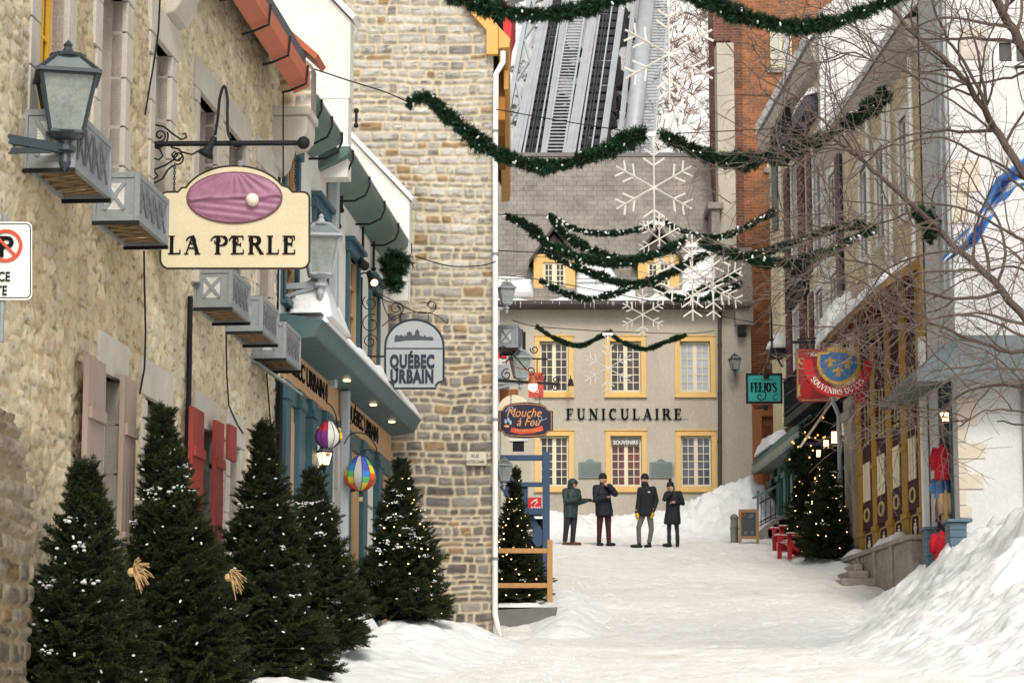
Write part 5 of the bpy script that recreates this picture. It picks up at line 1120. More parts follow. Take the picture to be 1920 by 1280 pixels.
# ---------------------------------------------------------------- garlands
tuft = spray_tpl(9, nside=1, nn=5, nl=.55, nw=.11, flat=1)
def catmull(pts, n=12):
    P_ = [pts[0]]+list(pts)+[pts[-1]]; out = []
    for i in range(1, len(P_)-2):
        for k in range(n):
            t = k/n; a, b, c, d = P_[i-1], P_[i], P_[i+1], P_[i+2]; out.append(.5*((2*b)+(c-a)*t+(2*a-5*b+4*c-d)*t*t+(3*b-a-3*c+d)*t**3))
    out.append(P_[-2]); return out
def garland(label, strands, Y, r, seed, dens=1.0, bulbs=True, group='green garlands strung across the street'):
    rs = np.random.default_rng(seed); c0 = P(strands[0][0][0], strands[0][0][1], Y); t = thing('garland', label, 'garland', c0, 0, group)
    Vs = []; Cs = []; bb = MB(); wr = MB()
    for st in strands:
        pts = catmull([P(a, b, Y+(c[0] if c else 0))-c0 for a, b, *c in st]); A = np.array(pts); seg = np.linalg.norm(np.diff(A, axis=0), axis=1); L_ = seg.sum(); cum = np.concatenate([[0], np.cumsum(seg)])
        n = int(L_/r*26*dens); s = rs.random(n)*L_; pos = np.stack([np.interp(s, cum, A[:, k]) for k in range(3)], -1)
        ax = np.stack([np.interp(s+.05, cum, A[:, k])-np.interp(s-.05, cum, A[:, k]) for k in range(3)], -1)+1e-5; ax /= np.linalg.norm(ax, axis=1, keepdims=True)
        d = rs.normal(0, 1, (n, 3)); d -= (d*ax).sum(1, keepdims=True)*ax; d /= np.linalg.norm(d, axis=1, keepdims=True); d = d+ax*rs.choice([-1, 1], n)[:, None]*.45
        scl = r*(.75+.5*rs.random(n))*(.55+1.0*fbm(s*5, s*0, 3, seed)); V = inst(tuft, pos, d, scl, rs.random(n)*6); Vs.append(V)
        q = rs.random(n)[:, None]; Cs.append(np.repeat(np.array([.012, .034, .015])+q**2*np.array([.016, .062, .020]), len(tuft), 0))
        wr.tube(pts, .012, 4)
        if bulbs:
            for i in range(int(L_/.055)):
                u = (i+rs.random())*.055; p = [np.interp(u, cum, A[:, k])+rs.normal(0, .55)*r for k in range(3)]; bb.X = Matrix.Translation(p) @ Euler((rs.random()*3, rs.random()*3, 0)).to_matrix().to_4x4(); bb.ball((0, 0, 0), .020*Y/40, 5, sz=2.0)
    V = np.concatenate(Vs); C = np.concatenate(Cs); C = np.concatenate([C, np.ones((len(C), 1))], 1)
    tri_mesh('greenery', V, np.arange(len(V)).reshape(-1, 3), 'garl', t, C); w_ = wr.build('cord', 'iron', t)
    if bulbs: bb.X = None; bb.build('bulbs', 'bulbw', w_)['kind'] = 'stuff'
    return t
garland('topmost thick garland crossing the very top of the picture', [[(835, -14), (880, 4), (930, 20), (985, 28), (1060, 24), (1130, 8), (1190, -12)], [(1285, -14), (1345, 12), (1415, 36), (1480, 50), (1550, 46), (1620, 22), (1700, -12)]], 31, .095, 1)
garland('large full garland crossing in front of the stone gable and the funicular track', [[(762, 198), (795, 182), (830, 208), (880, 252), (940, 290), (1010, 312), (1080, 302), (1150, 276), (1206, 250)], [(1236, 250), (1285, 274), (1360, 300), (1440, 297), (1530, 265), (1600, 225), (1664, 178)]], 35, .105, 2)
garland('thin dark garland crossing the middle of the grey roof', [[(1030, 402), (1075, 428), (1130, 438), (1190, 432), (1236, 417)], [(1246, 417), (1290, 437), (1345, 445), (1400, 425), (1456, 394)]], 56, .075, 3)
garland('long garland sagging past both dormers towards the balconies', [[(950, 404), (990, 424), (1030, 458), (1085, 482), (1150, 492), (1220, 480), (1285, 452)], [(1312, 455), (1370, 476), (1440, 492), (1520, 484), (1590, 452), (1640, 425)]], 42, .085, 4)
garland('short garland strand dropping beside the left dormer peak', [[(1030, 405), (1058, 438), (1095, 462), (1140, 480), (1170, 488)]], 44.5, .075, 5)
garland('ragged garland hanging just below the dormer windows', [[(1018, 468), (1060, 492), (1120, 516), (1185, 533), (1240, 520), (1300, 488), (1345, 470)], [(1345, 470), (1400, 478), (1470, 462), (1560, 430), (1620, 420)]], 49, .075, 6)
garland('dark garland along the snowy eave of the funicular house', [[(1012, 524), (1050, 546), (1105, 560), (1165, 546), (1212, 526)], [(1212, 526), (1260, 556), (1310, 562), (1350, 548), (1390, 532)], [(1290, 552), (1340, 532), (1384, 512)]], 53, .072, 7)
garland('lowest garland hanging over the upper windows of the funicular house', [[(1006, 612), (1040, 634), (1085, 648), (1122, 633), (1142, 622)], [(1142, 622), (1165, 640), (1210, 654), (1250, 640), (1286, 628)]], 63, .065, 8, bulbs=False)
garland('bushy green hanging bough on the white row house corner', [[(742, 478), (738, 500), (742, 520), (736, 540)], [(728, 488), (732, 515)], [(752, 480), (750, 508)]], 37.4, .14, 9, dens=.9, bulbs=False, group='hanging greenery')
garland('dark evergreen swag around the red post of the green shop', [[(1459, 832), (1462, 870), (1458, 905), (1462, 938)]], 64.6, .11, 10, dens=.8, bulbs=False, group='hanging greenery')
garland('thick evergreen swag lit with orange bulbs over the green shop entrance', [[(1585, 775), (1560, 800), (1530, 800), (1500, 840), (1492, 880)], [(1590, 770), (1560, 770), (1540, 790)], [(1590, 800), (1560, 820), (1520, 825)]], 56.5, .22, 11, dens=1.2, bulbs=False, group='hanging greenery')
garland('green wreath bough caught on the bare tree near the white house', [[(1716, 392), (1730, 410), (1745, 430), (1738, 450)], [(1740, 400), (1752, 420)]], 43, .13, 12, dens=.8, bulbs=False, group='hanging greenery')
# wires
def cablething(label, pts, Y0, Y1=None, r=.010):
    Y1 = Y1 or Y0; n = len(pts); w_ = [P(a, b, Y0+(Y1-Y0)*i/(n-1)) for i, (a, b) in enumerate(pts)]; c0 = w_[0].copy(); mb = MB(); mb.tube(catmull([q-c0 for q in w_], 6), r, 4)
    o = mb.build('overhead_wire', 'iron'); o.location = c0; return tag(o, label, 'wire', 'overhead wires')
cablething('thin wire from the orange gutter to the large garland', [(590, 130), (650, 150), (720, 172), (762, 190)], 29, 35)
cablething('thin wire drooping across the stone gable to the grey roof', [(772, 365), (810, 372), (870, 395), (935, 402), (1030, 404)], 38, 56, .008)
cablething('wire from the hanging bough along the stone gable to the pipe', [(778, 480), (840, 498), (900, 498), (930, 490)], 39.4, 39.6)
cablething('slanting wire above the funicular house eave', [(935, 470), (1050, 475), (1200, 478), (1370, 468), (1480, 440)], 41, 56, .009)
cablething('wire running below the eave towards the brick building', [(940, 516), (1010, 524), (1200, 560), (1400, 602), (1490, 612)], 42, 60, .009)
cablething('wire carrying the lowest garland', [(960, 600), (1008, 612), (1140, 621), (1286, 625), (1340, 620)], 50, 63, .009)
cablething('wire in front of the funicular track', [(930, 205), (1060, 228), (1216, 252), (1236, 252), (1480, 240)], 35, 36, .008)
cablething('wire above the brick building and the cream eave', [(1380, 440), (1480, 410), (1600, 395)], 56, 56, .008)
# snowflakes
def snowflake(label, px, py, Y, rpx, pole=None, tiltz=0, thick=.0155):
    c = P(px, py, Y); t = thing('snowflake_decoration', label, 'snowflake', c, tiltz, 'white snowflake decorations'); r = rpx/4550*Y; mb = MB()
    for k in range(6):
        a = pi/2+k*pi/3; d = Vector((math.cos(a), 0, math.sin(a))); mb.tube([(0, 0, 0), d*r], thick, 5); mb.tube([d*r*.1+Vector((0, -.03, 0)), d*r*.95+Vector((0, -.03, 0))], thick*.5, 4)
        for f, l in ((.52, .30), (.76, .26)):
            for s_ in (-1, 1):
                e = Vector((math.cos(a+s_*.95), 0, math.sin(a+s_*.95))); mb.tube([d*r*f, d*r*f+e*r*l], thick, 5)
    mb.build('frame', 'creamw', t)
    if pole:
        q = P(px, pole, Y)-c; mb = MB(); mb.tube([(0, 0, r), (0, 0, q.z)], .018, 5); mb.box(-.14, .14, -.02, .02, q.z-.05, q.z+.02); mb.tube([(-.14, 0, q.z), (0, 0, q.z-.16), (.14, 0, q.z)], .012, 4); mb.build('hanger', 'whitepaint', t)
    return t
M['creamw'] = mat('cream_white_rope_light', (.72, .69, .62), (.60, .57, .51), scale=30, rough=.6)
snowflake('largest snowflake hanging high in front of the snowy hillside', 1254, 102, 31, 98, -10)
snowflake('bright white snowflake in front of the grey roof under the large garland', 1226, 352, 35, 84, 250)
snowflake('small snowflake tangled with the garland over the right dormer', 1236, 448, 52, 52, 418, .5)
snowflake('wide white snowflake left of a crowded pair above the eave', 1298, 520, 42, 84, 458)
snowflake('smaller snowflake at the right of the crowded pair, nearest the brick building', 1337, 532, 48, 70, 470, .35)
snowflake('pale snowflake hanging under the eave between the upper windows', 1205, 590, 55, 44, 528, thick=.016)
snowflake('faint snowflake hanging in front of the middle upper window', 1140, 690, 62, 50, 625, thick=.014)
# ---------------------------------------------------------------- bare tree
def bare_tree():
    Y0 = 33.5; bpos = P(2180, 1150, Y0); bpos.z = float(zg(Y0)); t = thing('bare_tree', 'leafless tree whose twiggy branches fill the upper right of the picture', 'tree', bpos)
    rs = random.Random(5); MBs = MB(); MT = MB(); I = bpos
    def add(mb, pts, rads, n): mb.tube([p-I for p in pts], rads, n)
    def wander(a, d, L_, n, r0, r1, bend=.18, up=.02):
        pts = [a]; rads = [r0]; d = d.normalized()
        for i in range(n):
            d = (d+Vector((rs.gauss(0, bend), rs.gauss(0, bend), rs.gauss(0, bend)+up))).normalized(); pts.append(pts[-1]+d*L_/n); rads.append(r0+(r1-r0)*(i+1)/n)
        return pts, rads
    cnt = [0]
    def spawn(pts, rads, lvl, dens):
        L_ = sum((b-a).length for a, b in zip(pts, pts[1:])); k = int(L_*dens+rs.random())
        for _ in range(k):
            if cnt[0] > 3500: return
            i = rs.randrange(max(1, len(pts)//6), len(pts)-1) if len(pts) > 3 else 0; q = pts[i].lerp(pts[i+1], rs.random()); ax = (pts[i+1]-pts[i]).normalized()
            side = Vector((rs.gauss(0, 1), rs.gauss(0, .75), rs.gauss(0, 1))); side -= ax*side.dot(ax); side.normalize(); d = ax*rs.uniform(.5, 1.0)+side*rs.uniform(.5, 1.0); r0 = rads[i]*rs.uniform(.35, .6)
            ln = (1.9, 1.0, .5)[lvl]*rs.uniform(.5, 1.2); r0 = min(max(r0, (.012, .0065, .0040)[lvl]), (.03, .010, .006)[lvl])
            p2, r2 = wander(q, d, ln, (9, 6, 4)[lvl], r0, max(r0*.35, .0026), (.17, .17, .16)[lvl], .015 if rs.random() > .35 else -.03); cnt[0] += 1
            add(MT if lvl else MBs, p2, r2, 4 if lvl else 5)
            if lvl < 2: spawn(p2, r2, lvl+1, (3.6, 4.2)[lvl])
    limbs = [
     ([(2180, 1150), (2150, 900), (2110, 700), (2070, 560)], .17, .12, 0),
     ([(2150, 900), (2050, 760), (1960, 650), (1880, 545), (1800, 470), (1720, 392), (1650, 330), (1585, 275), (1550, 250)], .085, .016, 1),
     ([(2110, 700), (2020, 480), (1930, 340), (1865, 240), (1830, 180), (1780, 120), (1700, 50), (1650, -10)], .085, .022, 1),
     ([(1865, 240), (1815, 130), (1770, 60), (1745, -10)], .03, .015, 1),
     ([(2070, 560), (2000, 300), (1940, 130), (1900, 60), (1860, -20)], .10, .06, 1),
     ([(2070, 560), (2100, 300), (2120, 0)], .1, .07, 1),
     ([(1960, 650), (1900, 660), (1830, 640), (1760, 610), (1690, 570), (1620, 530), (1560, 500)], .035, .008, 1),
     ([(1880, 545), (1800, 560), (1720, 540), (1640, 500), (1560, 480), (1490, 470)], .03, .007, 1),
     ([(2050, 760), (1960, 740), (1880, 720), (1800, 740), (1750, 780), (1700, 770), (1630, 735)], .03, .007, 1),
     ([(1800, 470), (1720, 480), (1650, 520), (1600, 590), (1570, 640)], .02, .006, 1),
     ([(2020, 480), (1920, 450), (1830, 400), (1740, 380), (1650, 385), (1560, 370)], .03, .007, 1),
     ([(1720, 392), (1640, 420), (1560, 425), (1500, 440), (1450, 430)], .016, .005, 1),
     ([(2050, 800), (1980, 780), (1900, 770), (1850, 770), (1800, 800)], .025, .008, 1),
     ([(1930, 340), (1850, 300), (1770, 260), (1690, 270), (1600, 300), (1500, 330)], .025, .007, 1),
     ([(1830, 180), (1740, 150), (1660, 120), (1590, 100), (1520, 130), (1450, 190)], .02, .006, 1),
     ([(1650, 330), (1560, 240), (1490, 180), (1430, 120), (1400, 60)], .018, .006, 1),
     ([(2100, 860), (2000, 700), (1900, 620), (1800, 590), (1700, 620), (1650, 680)], .03, .008, 1),
     ([(1940, 130), (1880, 150), (1800, 160), (1720, 200), (1640, 210)], .025, .007, 1),
     ([(2080, 560), (1990, 540), (1900, 500), (1820, 520), (1750, 560)], .03, .008, 1),
     ([(1585, 275), (1500, 262), (1420, 250), (1330, 205), (1290, 170)], .012, .004, 1),
     ([(2090, 900), (2000, 830), (1930, 800), (1870, 790)], .03, .010, 1),
    ]
    for i, (px, r0, r1, sp_) in enumerate(limbs):
        off = (rs.uniform(-1.2, 1.2) if i > 4 else 0); n = len(px); w_ = [P(a, b, Y0+off*min(1, k/2)+.15*math.sin(k*1.7+i)) for k, (a, b) in enumerate(px)]; pts = catmull(w_, 5); m = len(pts); rads = [r0+(r1-r0)*(k/(m-1))**.8 for k in range(m)]
        pts = [p+Vector((rs.gauss(0, .012), rs.gauss(0, .02), rs.gauss(0, .012))) if 0 < k < m-1 else p for k, p in enumerate(pts)]
        if i == 0: tr = MB(); add(tr, pts, rads, 10); tr.build('trunk', 'bark', t, smooth=True); continue
        mb = MB(); add(mb, pts, rads, 7); mb.build('limb', 'bark', t, smooth=True)
        if sp_: spawn(pts, rads, 0, 2.3)
    br = MBs.build('branches', mat('brown_branch', (.14, .10, .08), (.085, .062, .05), scale=8), t); br['kind'] = 'stuff'
    tw = MT.build('twigs', mat('pinkish_twig', (.20, .15, .125), (.12, .09, .075), scale=8), t); tw['kind'] = 'stuff'
bare_tree()
# reddish scrub on the hillside
mb = MB(); rs = random.Random(3)
for i in range(150):
    px = rs.uniform(1225, 1375); py = rs.uniform(0, 285); 
    if px < 1250 and py > 40 and rs.random() < .6: continue
    Y = 78.0
    while Y < 112:
        p = P(px, py, Y)
        if p.z <= hill_z(p.x, p.y): break
        Y += .25
    for k in range(rs.randrange(3, 9)):
        d = Vector((rs.gauss(0, .7), rs.gauss(0, .4), rs.uniform(.3, 1))).normalized(); l = rs.uniform(.25, 1.1); q = p+d*l*.5+Vector((rs.gauss(0, .15), 0, 0)); mb.tube([p, q, q+(d+Vector((rs.gauss(0, .5), 0, rs.gauss(0, .3)))).normalized()*l*.5], [.022, .014, .008], 3)
tag(mb.build('hillside_scrub', mat('reddish_scrub', (.26, .15, .11), (.16, .09, .065))), 'tangle of reddish bare scrub on the snowy hillside', kind='stuff')
# ================================================================ STREET THINGS
# ---- air conditioner cages on the stone wall
def cage(label, x, z0, z1, ln=1.0, dp=.42, tray=False):
    t = thing('air_conditioner_cage', label, 'air conditioner cage', (x, 0, z0), frame=L, group='galvanised cages under the upper windows'); h = z1-z0; e = .02
    mb = MB()
    for xx in (0, ln-.045):   # corner posts and rails
        for yy in (-dp, -.05): mb.box(xx, xx+.045, yy, yy+.045, 0, h)
    for yy in (-dp, -.05):
        for zz in (0, h-.05): mb.box(.045, ln-.045, yy+.001, yy+.044, zz, zz+.05)
    for xx in (0, ln-.045):
        for zz in (0, h-.05): mb.box(xx+.001, xx+.044, -dp+.045, -.05, zz, zz+.05)
    f = mb.build('frame', 'galv', t, bevel=.004)
    mb = MB(); mb.box(.046, ln-.046, -dp+.012, -dp+.02, .05, h-.05)   # street side sheet with slots
    mb.box(.012, .02, -dp+.046, -dp+.046+.085, .05, h-.05); mb.box(.012, .02, -.12, -.052, .05, h-.05); mb.box(.012, .02, -dp+.13, -.12, .05, .10); mb.box(.012, .02, -dp+.13, -.12, h-.09, h-.05)
    mb.box(.02, ln-.02, -dp+.03, -.03, h-.012, h-.002); mb.build('side_panel', 'galv', t)
    mb = MB()
    for i in range(4):
        a = .1+i*(ln-.2)/4; b = a+(ln-.2)/4-.04
        for s in (0, 1): mb.bar((a, -dp+.006, .09 if s else h-.09), (b, -dp+.006, h-.09 if s else .09), .022, .012, up=(0, 1, 0))
        mb.bar((a, -dp+.004, .09), (a, -dp+.004, h-.09), .02, .012, up=(0, 1, 0))
    mb.build('side_lattice', mat('dull_dark_zinc', (.13, .14, .14), rough=.6), t)
    mb = MB(); yc0, yc1 = -dp+.13, -.12      # near end: cross over pale mesh
    mb.bar((.008, yc0, .1), (.008, yc1, h-.09), .012, .03, up=(0, 0, 1)); mb.bar((.006, yc0, h-.09), (.006, yc1, .1), .012, .03, up=(0, 0, 1)); mb.build('end_cross', 'galv', t)
    mb = MB(); n = 12
    for i in range(n+1):
        y = yc0+(yc1-yc0)*i/n; y2 = y+(h*.8)*.55
        for s in (-1, 1):
            a = Vector((.016, y, .1)); b = Vector((.016, y+s*(h-.19)*.6, h-.09))
            if b.y > yc1: k = (yc1-a.y)/(b.y-a.y); b = a.lerp(b, k)
            if b.y < yc0: k = (yc0-a.y)/(b.y-a.y); b = a.lerp(b, k)
            mb.bar(a, b, .006)
            a2 = Vector((.018, y, h-.09)); b2 = Vector((.018, y+s*(h-.19)*.6, .1))
            if b2.y > yc1: k = (yc1-a2.y)/(b2.y-a2.y); b2 = a2.lerp(b2, k)
            if b2.y < yc0: k = (yc0-a2.y)/(b2.y-a2.y); b2 = a2.lerp(b2, k)
            mb.bar(a2, b2, .006)
    mb.build('mesh_screen', 'whitepaint', t)
    mb = MB()
    for i in range(5):
        a = .08+i*(ln-.16)/5; b = a+(ln-.16)/5-.03
        mb.bar((a, -dp+.05, .02), (b, -.06, .02), .02, .02); mb.bar((b, -dp+.05, .024), (a, -.06, .024), .02, .02)
    mb.build('bottom_lattice', mat('rusty_tan_bars', (.34, .22, .12), (.24, .15, .08), rough=.7), t)
    mb = MB(); mb.box(.1, ln-.1, -dp+.09, -.02, .06, h-.05); mb.build('unit_body', mat('dull_grey_unit_casing', (.16, .155, .14), rough=.6), t, bevel=.01)  # unit casing in one dull grey with slight mottling
    for q in (0, ln-.03): mb = MB(); mb.box(q, q+.03, -dp, -.0, -.03, -.001); mb.build('bracket', 'iron', t)
    if tray: mb = MB(); mb.xprism([(-dp-.02, -.30), (-dp-.02, -.27), (0, .02), (0, -.01)], -.1, ln+.02); mb.build('drip_tray', 'galv', t)
    return t
cages = [(5.75, 5.60, 6.06, 'galvanised cage nearest the camera, half behind the wall lantern'), (7.85, 5.62, 6.04, 'galvanised cage with a white mesh cross beside the large oval sign'), (11.95, 5.56, 5.96, 'galvanised cage directly under the cream oval sign'), (13.65, 5.58, 5.97, 'galvanised cage second from the shopfront cornice'), (15.15, 5.50, 5.92, 'galvanised cage with a sloping tray touching the shopfront cornice')]
for i, (x, a, b, l_) in enumerate(cages): cage(l_, x, a, b, (1.15, 1.15, 1.0, 1.0, 1.05)[i], tray=i == 4)
tg = cage('white latticed cage on the shop behind the stone gable pipe', 0, 0, .42, .8); tg.location = P(928, 652, 43); tg.rotation_euler = (0, 0, R_(84))
# ---- lanterns
def lantern(label, loc, w, rz=.3, arm=None, m='darkmetal', lit=None, arms='greypaint', group='wall lanterns'):
    """four-sided street lantern; loc = underside centre of the glass body"""
    t = thing('wall_lantern', label, 'wall lantern', loc, 0, group); a0 = pi/4+rz; k = w/2*1.414
    hb = w*.98; b0, b1 = k*.56, k*.93
    def ring(r, z): return [Vector((r*math.cos(a0+i*pi/2), r*math.sin(a0+i*pi/2), z)) for i in range(4)]
    lo, hi = ring(b0, 0), ring(b1, hb); mb = MB(); q = w*.055
    for i in range(4): mb.bar(lo[i], hi[i], q, q); mb.bar(lo[i], lo[(i+1) % 4], q, q); mb.bar(hi[i], hi[(i+1) % 4], q, q)
    top = ring(k*.42, hb+w*.36); h2 = ring(k*1.04, hb+q*.6)
    for i in range(4): mb.bar(h2[i], top[i], q*1.1, q*1.1); mb.bar(h2[i], h2[(i+1) % 4], q*1.3, q*1.3); mb.bar(top[i], top[(i+1) % 4], q, q)
    fr = mb.build('frame', m, t, bevel=w*.006)
    mb = MB(); mb.lathe([(b0*.97, 0), (b1*.97, hb)], n=4, rot=a0); g = mb.build('glass', 'lampglass' if not lit else 'lampwarm', t)
    mb = MB(); mb.lathe([(k*1.0, hb+.012), (k*.40, hb+w*.36)], n=4, rot=a0); mb.build('roof', mat('grey_green_lamp_roof', (.20, .24, .24), (.15, .18, .18), rough=.35), t)
    mb = MB(); mb.lathe([(k*.44, 0), (k*.46, .02*w/.4), (k*.2, .04), (k*.15, w*.12), (k*.09, w*.2), (k*.12, w*.24), (0.003, w*.33)], (0, 0, hb+w*.36), 10); mb.build('finial', m, t, smooth=False)
    mb = MB(); mb.lathe([(k*.5, 0), (k*.3, -w*.08), (k*.14, -w*.12), (k*.14, -w*.2), (k*.26, -w*.22), (k*.26, -w*.3), (k*.12, -w*.33), (k*.15, -w*.5), (k*.1, -w*.58), (.003, -w*.66)], (0, 0, -.0), 12); mb.build('stem', m, t)
    mb = MB(); mb.lathe([(w*.13, .0), (w*.13, w*.13), (w*.09, w*.14), (w*.11, w*.3), (w*.11, w*.45), (w*.03, w*.52)], (0, 0, .02), 10); mb.build('bulb_holder', m if not lit else 'bulbwarm', g)
    if arm is not None:
        e = Vector(arm)-Vector(loc); z = -w*.26; mb = MB(); d = Vector((e.x, e.y, 0)); mb.bar((0, 0, z), (d.x, d.y, z), w*.11, w*.16); mb.bar((d.x*.15, d.y*.15, z-w*.06), (d.x, d.y, z-w*.34), w*.07, w*.1); mb.bar((d.x, d.y, z+w*.3), (d.x, d.y, z-w*.7), w*.3, w*.12, up=(1, 0, 0)); mb.build('arm', arms, t, bevel=.004)
    return t
p = P(123, 252, 17.7); lantern('large dark lantern close to the camera at the upper left', p, .44, .25, (p.x-.62, p.y-.55, p.z), arms='darkmetal')
p = P(601, 516, 29.4); lantern('grey lantern behind the cream oval sign on the stone house corner', p, .47, .15, (p.x-.56, p.y+.15, p.z), m='greypaint')
p = P(950, 570, 42.5); lantern('small grey lantern just right of the pipe, above the latticed cage', p, .28, .2, (p.x-.5, p.y, p.z), m='greypaint')
p = P(976, 708, 43.5); lantern('grey lantern above the dark blue script sign', p, .36, .2, (p.x-.55, p.y, p.z), m='greypaint')
p = P(1378, 693, 67.5); lantern('small lantern alone on the beige wall right of the brown pipe', p, .30, .2, (p.x, p.y+.4, p.z))
p = P(945, 900, 44); lantern('pale lantern low beside the pipe behind the firs', p, .27, .2, (p.x-.3, p.y, p.z), m='greypaint')
p = P(608, 872, 31.5); lantern('small lit carriage lantern under the flowered balloon', p, .17, .5, (p.x-.3, p.y+.2, p.z), m='iron', lit=True, arms='iron')
p = P(676, 912, 34.5); lantern('small lit carriage lantern behind the rainbow balloon', p, .15, .5, (p.x-.3, p.y+.2, p.z), m='iron', lit=True, arms='iron')
p = P(1773, 790, 43.6); lantern('small amber lit lantern on the white house by the teal door', p, .17, .3, (p.x+.25, p.y+.1, p.z), m='iron', lit=True, arms='iron')
# ---- scroll iron
def scroll(mb, pts, r=.011): mb.tube([(a, 0, b) for a, b in pts], r, 4)
# ---- large cream sign with oval relief
c0 = P(270, 270, 22.3); OS = thing('hanging_sign', 'large cream shop sign with a mauve oval and a white pearl', 'sign', P(440, 503, 22.15)); so_ = OS.location
def S(px, py): p = P(px, py, 22.15)-so_; return (p.x, p.z)
def poly_from(fn, pts): return [fn(*p) for p in pts]
cor = lambda cx, cy, r, a0, a1, n=5: [(cx+r*math.cos(R_(a0+(a1-a0)*i/n)), cy-r*math.sin(R_(a0+(a1-a0)*i/n))) for i in range(n+1)]
outl = [(312, 503)]+cor(317, 487, 16, 250, 180)+[(301, 372)]+cor(314, 372, 12, 180, 90)+[(334, 360), (341, 352)]+[(440+100*math.cos(R_(a)), 380-69*math.sin(R_(a))) for a in range(156, 20, -8)]+[(541, 352), (548, 360)]+cor(568, 372, 12, 90, 0)+[(580, 487)]+cor(564, 487, 16, 0, -90)
pl = poly_from(S, outl); mb = MB(); mb.prism(pl, .0, .05); mb.build('board', mat('aged_cream_board', (.64, .56, .385), (.55, .47, .31), scale=2.5, rough=.6), OS)
cc = Vector((sum(a for a, b in pl)/len(pl), 0, sum(b for a, b in pl)/len(pl))); mb = MB()
mb.tube([(a, .002, b) for a, b in pl], .011, 4, closed=True); mb.build('rim', mat('dark_brown_edge', (.06, .04, .03)), OS)
oc = S(440, 371); ow, oh = (S(528, 371)[0]-S(352, 371)[0])/2, (S(440, 325)[1]-S(440, 418)[1])/2
xs = np.linspace(-1, 1, 70); X, Z = np.meshgrid(xs, xs); rr = np.hypot(X, Z); ed = -.03+.06*X+.12*np.sin(X*9)*.5*np.abs(X)+.0
fan = np.sin(np.arctan2(Z-1.2, X*1.3)*24)*.5+.5; lip = .02*np.exp(-((Z-ed)/.07)**2); Hh = .022*np.sqrt(np.clip(1-rr**2, 0, 1))+np.where(Z > ed, .016*fan*(Z-ed+.15)+.006, .004*np.sin(Z*22+X*5))+lip
Vv = np.stack([oc[0]+X*ow, -.012-Hh, oc[1]+Z*oh], -1).reshape(-1, 3); I, J = np.meshgrid(np.arange(69), np.arange(69)); a = (J*70+I).ravel(); F = np.stack([a, a+1, a+71, a+70], -1)
k = np.clip(rr, 1e-6, None); kk = np.where(rr > 1, 1/k, 1); Vv = np.stack([oc[0]+X*kk*ow, -.012-np.where(rr > 1, 0, Hh), oc[1]+Z*kk*oh], -1).reshape(-1, 3); F = F[(rr.ravel()[F].min(1) < 1)]
ov = tri_mesh('oval_relief', Vv, F, mat('mauve_paint', (.33, .16, .235), (.24, .105, .17), scale=9, rough=.45), OS, smooth=True)
mb = MB(); mb.tube([(oc[0]+ow*math.cos(t*pi/20), -.012, oc[1]+oh*math.sin(t*pi/20)) for t in range(40)], .012, 5, closed=True); mb.build('oval_rim', 'oldmauve' if 'oldmauve' in M else mat('dark_mauve_rim', (.20, .09, .13)), OS)
q = S(474, 377); mb = MB(); mb.ball((q[0], -.05, q[1]), .064, 18); mb.build('pearl', mat('pearl_with_gold_fleck', (.85, .83, .80), (.62, .50, .28), scale=5, rough=.2), OS, smooth=True)
mb = MB(); q = S(438, 477); serif(mb, 'LA PERLE', S(440, 443)[1]-S(440, 477)[1]+.005, q[0], q[1], -.003, track=.16, sx=1.06)
for px, r_ in ((360, 1), (406, 1), (440, 1), (477, 1), (542, 1)):
    a, b = S(px, 452); mb.ribbon(spiral(a, b, .014, .050, 160, 1.05, 20), .012, -.012, 0)
mb.build('lettering', 'ink', OS)
mb = MB(); a, b = S(451, 304); mb.lathe([(.012, 0), (.03, .0), (.035, .04), (.01, .06)], (a, .02, b-.04), 10); mb.build('knob', 'galv', OS)
def chain(par, x, z0, z1, y=.0, r=.004, w_=.02):
    mb = MB(); n = max(2, int((z0-z1)/(w_*1.3)))
    for i in range(n):
        z = z0-(i+.5)*(z0-z1)/n; mb.tube([((x+w_*.45*math.cos(t*pi/4)) if i % 2 else x, y+(0 if i % 2 else w_*.45*math.cos(t*pi/4)), z+w_*.95*math.sin(t*pi/4)) for t in range(8)], r, 4, closed=True)
    return mb.build('chain', 'iron', par)
for px, y0 in ((327, 305), (554, 285)): a, b = S(px, y0); a2, b2 = S(px, 362 if px < 400 else 345); chain(OS, a, b, b2, .02)
BR = thing('sign_bracket', 'black iron bracket with scrolls and ball end carrying the cream oval sign', 'bracket', P(270, 340, 22.15)); bo = BR.location
def Q(px, py): p = P(px, py, 22.15)-bo; return (p.x, p.z)
mb = MB(); a = Q(271, 213); b = Q(271, 342); mb.box(a[0]-.03, a[0]+.03, -.03, .03, b[1], a[1]); mb.tube([(Q(278, 270)[0], 0, Q(0, 270)[1]), (Q(560, 268)[0], 0, Q(0, 268)[1])], .026, 10); a = Q(569, 268); mb.ball((a[0], 0, a[1]), .062, 14); mb.build('arm', 'iron', BR)
mb = MB()
for pts in (arc(295, 255, 20, 22, 200, -20), [(278, 240), (290, 234), (308, 238), (325, 252), (340, 262), (350, 258), (348, 250), (342, 252)], [(278, 285), (288, 276), (300, 280), (305, 292), (298, 300), (290, 297)], [(278, 320), (290, 318), (310, 310), (325, 300), (333, 290), (328, 284), (322, 290), (326, 298), (336, 302), (342, 292), (336, 280), (320, 276)], [(278, 333), (290, 343), (305, 335), (315, 318), (325, 310)], [(278, 325), (290, 322), (296, 330), (288, 336)], [(340, 285), (360, 290), (378, 280)]): scroll(mb, [Q(*p) for p in [(x if isinstance(x, (int, float)) else x, y) for x, y in pts]] if pts[0][0] > 200 else pts, .009)
